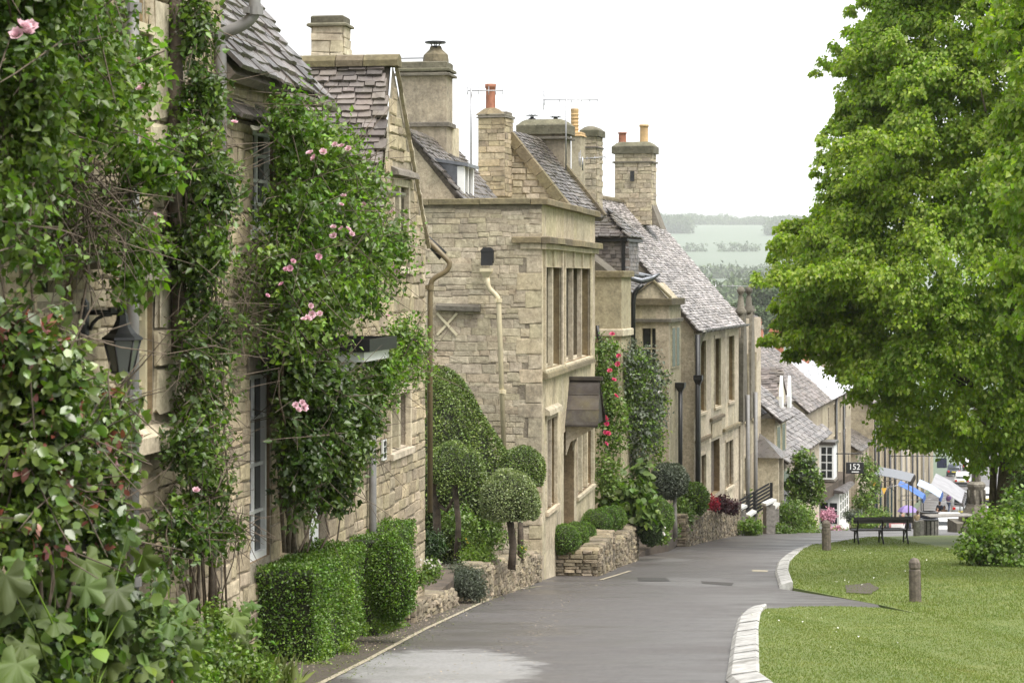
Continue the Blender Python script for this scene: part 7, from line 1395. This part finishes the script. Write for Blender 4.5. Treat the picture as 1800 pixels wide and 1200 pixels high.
mb = MB(); p0 = W(1462, 797, Ys) - r.location; mb.tube([p0, (w2, 0, p0.z)], .03, 6); mb.tube([(-w2 * .7, 0, h2), (-w2 * .7, 0, p0.z)], .015, 5); mb.tube([(w2 * .7, 0, h2), (w2 * .7, 0, p0.z)], .015, 5); mb.tube([(-w2 - .1, 0, W(1484, 850, Ys).z - a.z), (-w2 - .1, 0, W(1484, 755, Ys).z - a.z)], .05, 6); mb.build('bracket', 'gloss_black', r)
Ys = 150; a, b_ = W(1647, 822, Ys), W(1664, 805, Ys); r = thing('hanging_sign', 'plain dark hanging sign beside the tree over the high street', 'sign', ((a.x + b_.x) / 2, Ys, a.z)); w2, h2 = (b_.x - a.x) / 2, b_.z - a.z; mb = MB(); mb.cbox(-w2, w2, -.04, .04, 0, h2, .01); mb.build('board', 'navy', r); mb = MB(); mb.tube([(-w2 - 3.3, 0, h2 + .15), (w2, 0, h2 + .15)], .03, 6); mb.tube([(0, 0, h2), (0, 0, h2 + .15)], .02, 5); mb.build('bracket', 'gloss_black', r)

# ---- awnings, canopies, bunting
def awning(name, label, pxs, Y, ptop, pbot, run, m, val='white_cloth', posts=True, stripes=None, L=5.0):
    x0, x1 = W(pxs[0], 0, Y).x, W(pxs[1], 0, Y).x; zt, zb = (HY - ptop) / F * Y, (HY - pbot) / F * Y; zg = gz(Y); r = thing(name, label, 'awning', (x0, Y, zg)); w_ = x1 - x0; mb = MB(); n = 6
    for i in range(n):
        mb = MB(); y0, y1 = L * i / n, L * (i + 1) / n; s = [(0, zt - zg), (w_ * .5, zt - zg - (zt - zb) * .42), (w_, zb - zg)]; vs = [(x + .24 * y, y, z) for y in (y0, y1) for x, z in s]; vs += [(x, y, z - .03) for x, y, z in vs]
        mb.add(vs, [(0, 1, 4, 3), (1, 2, 5, 4), (9, 10, 7, 6), (10, 11, 8, 7), (0, 6, 7, 1), (1, 7, 8, 2), (3, 4, 10, 9), (4, 5, 11, 10)]); mb.build('canopy', m if not stripes or i % 2 else stripes, r)
        v = MB(); v.bb(w_ + .24 * (y0 + y1) / 2 - .02, w_ + .24 * (y0 + y1) / 2 + .02, y0 + .01, y1 - .01, zb - zg - .28, zb - zg - .01); v.build('valance', val, r)
    for y in (0.05, L - .05): b_ = MB(); b_.tube([(.24 * y, y, zt - zg - 1.0), (w_ + .24 * y - .05, y, zb - zg - .06)], .025, 5); b_.build('arm', 'steel', r)
    if posts:
        for y in (.1, L - .1): b_ = MB(); b_.tube([(w_ - .1 + .24 * y, y, -.3), (w_ - .1 + .24 * y, y, zb - zg - .02)], .04, 6); b_.build('post', 'gloss_black', r)
    return r
awning('shop_canopy', 'flat grey lead canopy over the shop doorway behind the bench', (1536, 1600), 128, 833, 846, 2, 'lead', 'darkwood', True, L=5)
awning('blue_awning', 'bright blue shop awning nearest in the high street', (1578, 1622), 137, 852, 876, 2, 'blue_cloth', 'blue_cloth', True, L=3)
awning('blue_awning', 'pale blue end of the shop awning beside the bright blue one', (1612, 1652), 141, 852, 874, 2, 'pale_blue', 'blue_cloth', False, L=4)
awning('grey_awning', 'striped grey and white shop awning beyond the blue ones', (1636, 1690), 150, 852, 884, 2, 'grey_cloth', 'grey_cloth', True, None, L=9)
r = thing('bunting', 'two yellow bunting pennants strung before the shop canopy', 'bunting', W(1545, 840, 124)); O = r.location; mb = MB(); mb.tube([W(1528, 800, 124) - O, W(1540, 812, 124) - O, W(1556, 850, 124) - O, W(1572, 862, 124) - O], .012, 4); mb.build('string', 'darkwood', r)
for px, py in ((1536, 850), (1554, 862)): c = W(px, py, 124) - O; mb = MB(); mb.prism([(c.x - .16, c.y, c.z + .16), (c.x + .16, c.y, c.z + .16), (c.x, c.y, c.z - .22)], (0, .012, 0)); mb.build('pennant', 'yellow_cloth', r)
for px, Y, lab in ((1560, 132.5, 'dark shop front with timber posts under the grey canopy'), (1600, 141, 'dark glazed shop front under the blue awning')):
    x = fac2(Y) + .25; r = thing('shopfront', lab, 'shopfront', (x, Y, gz(Y)), math.atan2(1, .26)); L = 6
    mb = MB(); mb.bb(0, L, -.1, .0, .1, 3.0); mb.build('frame', 'darkwood', r)
    for k in range(4): mb = MB(); mb.bb(.1 + 1.45 * k, 1.4 + 1.45 * k, -.12, -.105, .5, 2.6); mb.build('pane', 'glass', r); mb = MB(); mb.bb(1.42 + 1.45 * k, 1.53 + 1.45 * k, -.16, -.105, .1, 2.9); mb.build('mullion', 'cream' if k % 2 else 'teal', r)

# ---- war memorial beside the tree
Ym = 84; c = W(1716, 940, Ym); r = thing('stone_memorial', 'weathered octagonal stone memorial shaft on stepped base beyond the bush', 'memorial', (c.x, Ym, gz(Ym) + .0)); k_ = Ym / F; zr_ = lambda py: (HY - py) / F * Ym - r.location.z
mb = MB(); mb.bb(-.95, 1.3, -.9, .9, -.3, zr_(915)); mb.build('plinth', 'dark_stone', r); mb = MB(); mb.lathe([(.70, zr_(915.2)), (.70, zr_(905)), (.52, zr_(900)), (.46, zr_(893)), (.40, zr_(889)), (.38, zr_(885))], (0, 0, 0), 8, ph=.39); mb.build('base', 'dark_stone', r)
mb = MB(); mb.lathe([(.30, zr_(885.2)), (.30, zr_(862)), (.33, zr_(858)), (.37, zr_(854)), (.37, zr_(850)), (.27, zr_(846))], (0, 0, 0), 8, ph=.39); mb.build('drum', 'dark_stone', r)
for k in range(8): a = .39 + k * math.pi / 4; mb = MB(); mb.tube([(.33 * math.cos(a), .33 * math.sin(a), zr_(884)), (.33 * math.cos(a), .33 * math.sin(a), zr_(860))], .045, 6); mb.build('colonnette', 'dark_stone', r)
mb = MB(); mb.lathe([(.18, zr_(846.2)), (.16, zr_(800)), (.12, zr_(740))], (0, 0, 0), 8, ph=.39); mb.build('shaft', 'dark_stone', r); mb = MB(); z = zr_(735); mb.bb(-.09, .09, -.08, .08, z - .12, z + .9); mb.bb(-.36, .36, -.079, .079, z + .42, z + .6); mb.build('cross', 'dark_stone', r)

# ---- bins and small posts
def slat_bin(px, pt, pb, Y, w_, label, m):
    x = W(px, 0, Y).x; z = gz(Y); h = (pb - pt) / F * Y; r = thing('litter_bin', label, 'bin', (x, Y, z)); mb = MB(); mb.lathe([(w_ * .42, .02), (w_ * .42, h * .95)], (0, 0, 0), 12); mb.build('liner', 'darkwood', r)
    for k in range(14): a = 2 * math.pi * k / 14; mb = MB(); mb.box((w_ * .5 * math.cos(a), w_ * .5 * math.sin(a), h * .48), (.03, w_ * .17, h * .9), Matrix.Rotation(a, 3, 'Z')); mb.build('slat', m, r)
    mb = MB(); mb.lathe([(w_ * .54, h * .93), (w_ * .54, h), (w_ * .4, h * 1.02), (w_ * .4, h * .95)], (0, 0, 0), 14); mb.build('rim', 'iron', r); return r
slat_bin(1633, 928, 962, 72, .60, 'grey slatted litter bin to the right of the bench', 'greywood'); slat_bin(1633, 900, 940, 118, .95, 'dark blue round barrel bin behind the slatted bin', 'navy')
for px, Y, lab in ((1611, 70, 'short grey wooden post beside the slatted bin'), (1619, 71.5, 'second short grey post with dark foot beside the slatted bin')):
    x = W(px, 0, Y).x; r = thing('short_post', lab, 'post', (x, Y, gz(Y)), .3); mb = MB(); mb.cbox(-.08, .08, -.08, .08, -.1, .62, .015); mb.build('shaft', 'greywood', r); mb = MB(); mb.bb(-.11, .11, -.11, .11, 0, .12); mb.build('foot', 'iron', r)
r = thing('picnic_table', 'low grey timber table beyond the slatted bin', 'table', (W(1668, 0, 78).x, 78, gz(78)), .2)
for i in range(4): mb = MB(); mb.bb(-.9, .9, -.4 + .2 * i, -.22 + .2 * i, .68, .72); mb.build('top_board', 'greywood', r)
for s in (-.7, .7): mb = MB(); mb.tube([(s, -.5, 0), (s, 0, .68)], .04, 5); mb.tube([(s, .5, 0), (s, 0, .68)], .04, 5); mb.build('leg', 'greywood', r)

# ---- people
def skin_mesh(name, V, E, R, m, parent, sub=1):
    me = bpy.data.meshes.new(name); me.from_pydata(V, E, []); me.materials.append(M[m]); o = bpy.data.objects.new(name, me); COL.objects.link(o); o.parent = parent
    md = o.modifiers.new('skin', 'SKIN'); lay_ = me.skin_vertices[0].data
    for i, r_ in enumerate(R): lay_[i].radius = (r_[0], r_[1]) if isinstance(r_, tuple) else (r_, r_)
    lay_[0].use_root = True; md.use_smooth_shade = True; s = o.modifiers.new('sub', 'SUBSURF'); s.levels = sub; s.render_levels = sub; return o
def person(label, px, Y, rz, h=1.7, top='violet', leg='navy', hair='hair', armup=False, stride=.12, bare=False, group=None):
    x = W(px, 0, Y).x; r = thing('person', label, 'person', (x, Y, gz(Y) + .01), rz, group); s = h / 1.7
    J = dict(pel=(0, 0, .92), ch=(0, -.01, 1.28), nk=(0, 0, 1.43), hd=(0, -.02, 1.50), sl=(.18, 0, 1.37), sr=(-.18, 0, 1.37), hl=(.09, 0, .88), hr=(-.09, 0, .88), kl=(.10, -stride, .48), kr=(-.10, stride * .6, .48), al=(.10, -stride * .9, .08), ar=(-.10, stride * 1.7, .09), fl=(.11, -stride * .9 - .16, .03), fr=(-.11, stride * 1.7 - .14, .03),
             el=(.25, .04, 1.12), er=(-.25, .03, 1.12), wl=(.23, -.12, .92), wr=(-.23, -.10, .92))
    if armup: J['er'] = (-.24, -.10, 1.12); J['wr'] = (-.12, -.26, 1.26)
    names = list(J); ix = {n: i for i, n in enumerate(names)}; V = [tuple(c * s for c in J[n]) for n in names]
    E = [(ix[a], ix[b_]) for a, b_ in (('pel', 'ch'), ('ch', 'nk'), ('nk', 'hd'), ('ch', 'sl'), ('ch', 'sr'), ('pel', 'hl'), ('pel', 'hr'), ('hl', 'kl'), ('hr', 'kr'), ('kl', 'al'), ('kr', 'ar'), ('al', 'fl'), ('ar', 'fr'), ('sl', 'el'), ('sr', 'er'), ('el', 'wl'), ('er', 'wr'))]
    rad = dict(pel=(.14, .10), ch=(.15, .10), nk=.055, hd=.06, sl=.06, sr=.06, hl=.085, hr=.085, kl=.055, kr=.055, al=.038, ar=.038, fl=.035, fr=.035, el=.04, er=.04, wl=.026, wr=.026); R = [rad[n] if isinstance(rad[n], tuple) else rad[n] for n in names]; R = [tuple(c * s for c in q) if isinstance(q, tuple) else q * s for q in R]
    for w_, sg in (('wl', 1), ('wr', -1)):
        p = Vector(J[w_]); d = (p - Vector(J['el' if sg > 0 else 'er'])).normalized(); V.append(tuple((p + d * .07) * s)); R.append(.026 * s); hi = len(V) - 1; E.append((ix[w_], hi))
        for f in range(5):
            o_ = Vector(((f - 2) * .016 * .3, (f - 2) * .018, 0)); ln = (.045, .07, .08, .072, .055)[f]; V.append(tuple((p + d * (.07 + ln) + o_) * s)); R.append(.008 * s); E.append((hi, len(V) - 1))
    skin_mesh('body', V, E, R, 'skin', r)
    def cloth(nm, keys, edges, grow, m):
        kk = {n: i for i, n in enumerate(keys)}; RR = []
        for n in keys: q = rad[n]; RR.append(tuple((c + grow) * s for c in q) if isinstance(q, tuple) else (q + grow) * s)
        skin_mesh(nm, [tuple(c * s for c in J[n]) for n in keys], [(kk[a], kk[b_]) for a, b_ in edges], RR, m, r)
    cloth('top', ['pel', 'ch', 'sl', 'sr', 'el', 'er', 'wl', 'wr'], (('pel', 'ch'), ('ch', 'sl'), ('ch', 'sr'), ('sl', 'el'), ('sr', 'er'), ('el', 'wl'), ('er', 'wr')), .018, top)
    if bare:
        mb = MB(); mb.lathe([(.17 * s, .98 * s), (.2 * s, .8 * s), (.23 * s, .55 * s)], (0, 0, 0), 12, True); mb.build('skirt', leg, r)
    else: cloth('trousers', ['pel', 'hl', 'hr', 'kl', 'kr', 'al', 'ar'], (('pel', 'hl'), ('pel', 'hr'), ('hl', 'kl'), ('hr', 'kr'), ('kl', 'al'), ('kr', 'ar')), .02, leg)
    hd = MB(); pr = [(max(.003, .078 * math.sin(t)) * (1 - .18 * (t / math.pi < .4)), -.115 * math.cos(t)) for t in np.linspace(0, math.pi, 10)]; hd.lathe(pr, (0, -.02, 1.585), 14, True)
    hd.box((0, -.105, 1.575), (.022, .03, .035)); hd.box((.078, -.02, 1.58), (.015, .035, .055)); hd.box((-.078, -.02, 1.58), (.015, .035, .055)); hd.v = [tuple(c * s for c in v) for v in hd.v]; H_ = hd.build('head', 'skin', r)
    for xx in (-.03, .03): e = MB(); e.box((xx * s, -.097 * s, 1.6 * s), (.016 * s, .008 * s, .01 * s)); e.build('eye', 'iron', H_)
    e = MB(); e.box((0, -.098 * s, 1.535 * s), (.04 * s, .006 * s, .01 * s)); e.build('mouth', 'pink_cloth', H_)
    ha = MB(); ha.lathe([(.082, -.03), (.09, .02), (.084, .07), (.05, .115), (.003, .128)], (0, 0, 1.585), 14, True); ha.bb(-.07, .07, .02, .085, 1.48, 1.6); ha.v = [tuple(c * s for c in v) for v in ha.v]; ha.build('hair', hair, r)
    for k in ('fl', 'fr'): p = Vector(J[k]); sh = MB(); sh.cbox((p.x - .045) * s, (p.x + .045) * s, (p.y - .07) * s, (p.y + .2) * s, 0, .075 * s, .02); sh.build('shoe', 'darkwood', r)
    return r
pz = person('person in violet top and dark skirt walking under a purple umbrella', 1596, 134.5, math.pi + .3, 1.66, 'violet', 'navy', armup=True, bare=True)
hp_ = pz.matrix_basis @ Vector((-.12, -.28, 1.24)); r = thing('umbrella', 'open purple umbrella held over the person by the bench', 'umbrella', hp_)
mb = MB(); mb.tube([(0, 0, -.06), (0, 0, .85)], .012, 6); mb.build('shaft', 'steel', r); mb = MB(); mb.tube([(0, 0, -.06), (0, 0, -.13), (.03, 0, -.17), (.07, 0, -.15)], .018, 6); mb.build('handle', 'darkwood', r)
for k in range(8):
    a0, a1 = k * math.pi / 4, (k + 1) * math.pi / 4; mb = MB(); rows = []
    for rr, z in ((.01, .82), (.28, .76), (.5, .62), (.66, .42)): am = (a0 + a1) / 2; rows.append([(rr * math.cos(a0), rr * math.sin(a0), z), (rr * .95 * math.cos(am), rr * .95 * math.sin(am), z - .015), (rr * math.cos(a1), rr * math.sin(a1), z)])
    mb.add(sum(rows, []), [(i*3+j, i*3+j+1, i*3+3+j+1, i*3+3+j) for i in range(3) for j in range(2)], True); mb.build('panel', 'purple_cloth', r)
person('person in khaki jacket with back turned beside the purple umbrella', 1613, 133, math.pi - .4, 1.74, 'khaki', 'grey_cl'); person('person in tan coat standing under the awnings', 1647, 150, 1.2, 1.7, 'tan', 'denim'); person('person in pale brown top walking next to the tan coat', 1660, 153, -.6, 1.72, 'khaki', 'tan')
person('person in navy jacket walking away between the awnings and the cars', 1652, 160, 2.6, 1.75, 'navy', 'grey_cl'); person('person in grey top standing close to the shop windows', 1586, 146, .5, 1.68, 'grey_cl', 'denim'); person('person in violet jumper far along the footway', 1668, 176, 2.2, 1.7, 'violet', 'denim')
r = thing('banner', 'small pink and white board standing before the shop canopy', 'board', (W(1578, 0, 136).x, 136, gz(136)), .1); mb = MB(); mb.box((0, 0, .75), (1.1, .05, .9), Matrix.Rotation(-.15, 3, 'X')); mb.build('panel', 'pink_cloth', r); mb = MB(); mb.box((0, -.09, .78), (.9, .02, .3), Matrix.Rotation(-.15, 3, 'X')); mb.build('pale_band', 'white', r)
for s in (-.45, .45): mb = MB(); mb.tube([(s, .25, 0), (s, .05, 1.1)], .02, 4); mb.tube([(s, -.12, 0), (s, .0, .5)], .02, 4); mb.build('leg', 'darkwood', r)

# ---- cars
M['red_lamp'] = plain('red_lamp_glass', (.55, .02, .015), .2, 0, .05, 0); M['lamp_clear'] = plain('clear_lamp_glass', (.6, .6, .58), .15, 0, .05, 0); M['tyre'] = plain('tyre_rubber', (.02, .02, .02), .8, 0, .2, .1); M['plate'] = plain('number_plate', (.7, .6, .1), .5, 0, .02, 0)
def car(label, px, Y, rz, col, name='car', van=False):
    m_ = plain('car_paint', col, .22, .2, .05, 0); x = W(px, 0, Y).x; r = thing('parked_van' if van else 'parked_car', label, 'van' if van else 'car', (x, Y, gz(Y)), rz, 'vehicles down the high street')
    L, w_, H_ = (4.8, .92, 2.0) if van else (4.2, .86, 1.46); hb = 1.1 if van else .86
    sec = [(-L/2, .62, .42, hb * .8), (-L/2 + .12, .8, .3, hb * .95), (-L/2 + .6, .86, .22, hb), (0, .88, .2, hb), (L/2 - 1.1, .87, .22, hb * .98), (L/2 - .35, .82, .25, hb * .82), (L/2, .6, .36, hb * .62)]
    def loft(S, cab=False):
        mb = MB(); vs = []
        for (xx, hw, z0, z1) in S:
            c = .12; vs += [(xx, -hw * (.93 if not cab else 1), z0), (xx, -hw, z0 + (z1 - z0) * .45), (xx, -hw * (.96 if not cab else .86), z1 - c * .5), (xx, -hw * (.82 if not cab else .74), z1), (xx, hw * (.82 if not cab else .74), z1), (xx, hw * (.96 if not cab else .86), z1 - c * .5), (xx, hw, z0 + (z1 - z0) * .45), (xx, hw * (.93 if not cab else 1), z0)]
        n = 8; return mb.add(vs, [(i*n+k, i*n+(k+1) % n, (i+1)*n+(k+1) % n, (i+1)*n+k) for i in range(len(S)-1) for k in range(n)] + [tuple(range(n-1, -1, -1)), tuple(range(len(vs)-n, len(vs)))], True)
    loft(sec).build('body', m_, r)
    if van: S = [(-L/2 + .08, .82, hb - .1, hb), (-L/2 + .14, .86, hb - .1, H_ - .06), (0, .87, hb - .1, H_), (L/2 - 1.9, .85, hb - .1, H_ - .04), (L/2 - 1.0, .8, hb - .1, hb)]
    else: S = [(-L/2 + .35, .72, hb - .08, hb), (-L/2 + .75, .75, hb - .08, H_ - .08), (-.2, .76, hb - .08, H_), (.5, .75, hb - .08, H_ - .05), (1.25, .72, hb - .08, hb)]
    loft(S, True).build('roof', m_, r); g = MB(); e0, e1 = S[0], S[1]; k = 1.02
    g.add([(e0[0] - .02, -.6, hb + .03), (e0[0] - .02, .6, hb + .03), (e1[0] - .04, .55, e1[3] - .12), (e1[0] - .04, -.55, e1[3] - .12)], [(0, 1, 2, 3)]); g.build('rear_window', 'glass', r)
    f0, f1 = S[-1], S[-2]; g = MB(); g.add([(f0[0] + .02, -.6, hb + .03), (f0[0] + .02, .6, hb + .03), (f1[0] + .05, .55, f1[3] - .1), (f1[0] + .05, -.55, f1[3] - .1)], [(0, 1, 2, 3)]); g.build('windscreen', 'glass', r)
    for s in (-1, 1):
        for (a, b_) in ((S[1][0] + .08, -.1), (-.02, S[-2][0] - .02)):
            g = MB(); y0, y1 = s * .795, s * .70; g.add([(a - .15, y0, hb + .04), (b_ + .1, y0, hb + .04), (b_, y1 + .02 * s, H_ - .16), (a, y1 + .02 * s, H_ - .16)], [(0, 1, 2, 3)]); g.build('side_window', 'glass', r)
        for xx in (-L/2 + .8, L/2 - .85):
            w0 = MB(); pr = [(.19, -.1), (.29, -.1), (.31, -.05), (.31, .05), (.29, .1), (.19, .1)]; w0.lathe(pr, (0, 0, 0), 16, True); w0.v = [(xx + a, s * .78 + c, .31 + b_) for a, b_, c in w0.v]; wh = w0.build('tyre', 'tyre', r); rm = MB(); rm.lathe([(.19, -.085), (.19, .085), (.05, .1), (.02, .1)], (0, 0, 0), 12); rm.v = [(xx + a, s * (.78 + abs(0)) + c * s, .31 + b_) for a, b_, c in rm.v]; rm.build('rim', 'steel', wh)
        t = MB(); t.box((-L/2 + .03, s * .6, hb * .78), (.1, .22, .2)); t.build('tail_light', 'red_lamp', r); t = MB(); t.box((L/2 - .16, s * .62, hb * .66), (.16, .26, .13)); t.build('headlight', 'lamp_clear', r); t = MB(); t.box((.75, s * .95, hb + .06), (.1, .14, .1)); t.build('mirror', m_, r)
    t = MB(); t.box((-L/2 - .01, 0, .62), (.02, .5, .11)); t.build('licence_plate', 'plate', r); t = MB(); t.box((-L/2 + .02, 0, .40), (.12, 1.5, .2)); t.build('bumper', 'tyre', r); return r
hd_ = math.atan2(1, .24)
car('dark grey car seen from behind with red tail light beside the memorial', 1676, 143, hd_, (.06, .065, .07)); car('white car low in front of the dark grey one', 1668, 127, hd_ + math.pi, (.62, .63, .63)); car('pale silver van parked beside the striped awning', 1692, 172, hd_, (.45, .47, .48), van=True)
car('white car far up the street under the tree branches', 1692, 222, hd_, (.66, .67, .68)); car('dark car with red lights far in the street', 1678, 246, hd_, (.05, .06, .08)); car('second white car right of the memorial', 1735, 190, hd_, (.64, .64, .63)); car('silver car half hidden behind the memorial shaft', 1731, 158, hd_, (.4, .41, .42)); car('small white car farthest along the street', 1704, 262, hd_, (.6, .6, .6))

# ---- television aerials
def aerial(label, px, Y, ptop, pbot, arm, els, tilt=0.0):
    b_ = W(px, pbot, Y); k = Y / F; h = (pbot - ptop) * k; r = thing('tv_aerial', label, 'aerial', b_, 0, 'television aerials on the roofs'); mb = MB(); mb.tube([(0, 0, 0), (0, 0, h)], .022, 6); mb.build('mast', 'steel', r)
    zb = h - .06; mb = MB(); x0, x1 = arm[0] * k, arm[1] * k; mb.tube([(x0, 0, zb), (x1, 0, zb + tilt)], .014, 5); mb.build('boom', 'steel', r)
    for f, ln in els: x = x0 + (x1 - x0) * f; mb = MB(); z = zb + tilt * f; mb.tube([(x, -ln * .25, z - ln / 2), (x, ln * .25, z + ln / 2)], .01, 4); mb.build('element', 'steel', r)
    return r
aerial('thin aerial mast left of the terracotta chimney pot', 828, 50, 155, 300, (-6, 56), ((0, .2), (.12, .35), (.3, .2), (.6, .2), (.8, .2), (1, .2))); aerial('large aerial on the rounded grey chimney', 995, 57, 172, 300, (-40, 56), ((0, .55), (.02, .3), (.3, .12), (.52, .16), (.7, .1), (.85, .1), (1, .1))); aerial('small slanting aerial on the mossy chimney stack', 1024, 60, 276, 300, (-6, 40), ((0, .4), (.06, .5), (.3, .1), (.6, .1), (1, .1)), .06); aerial('low distant aerial on the ridge beyond the great pale roof', 1258, 84, 500, 560, (0, 60), ((0, .3), (.2, .15), (.5, .15), (1, .15)))

# ---- the air: misty drizzle
m = bpy.data.materials.new('mist'); m.use_nodes = True; nt = m.node_tree; nt.nodes.clear(); o_ = nt.nodes.new('ShaderNodeOutputMaterial'); v = nt.nodes.new('ShaderNodeVolumePrincipled'); v.inputs['Color'].default_value = (.96, .98, 1, 1); v.inputs['Density'].default_value = .000105; nt.links.new(v.outputs[0], o_.inputs['Volume']); M['mist'] = m
mb = MB(); mb.bb(-1900, 2700, -120, 6300, -46, 190); tag(mb.build('haze', 'mist'), 'pale drizzly air over the valley', kind='stuff')
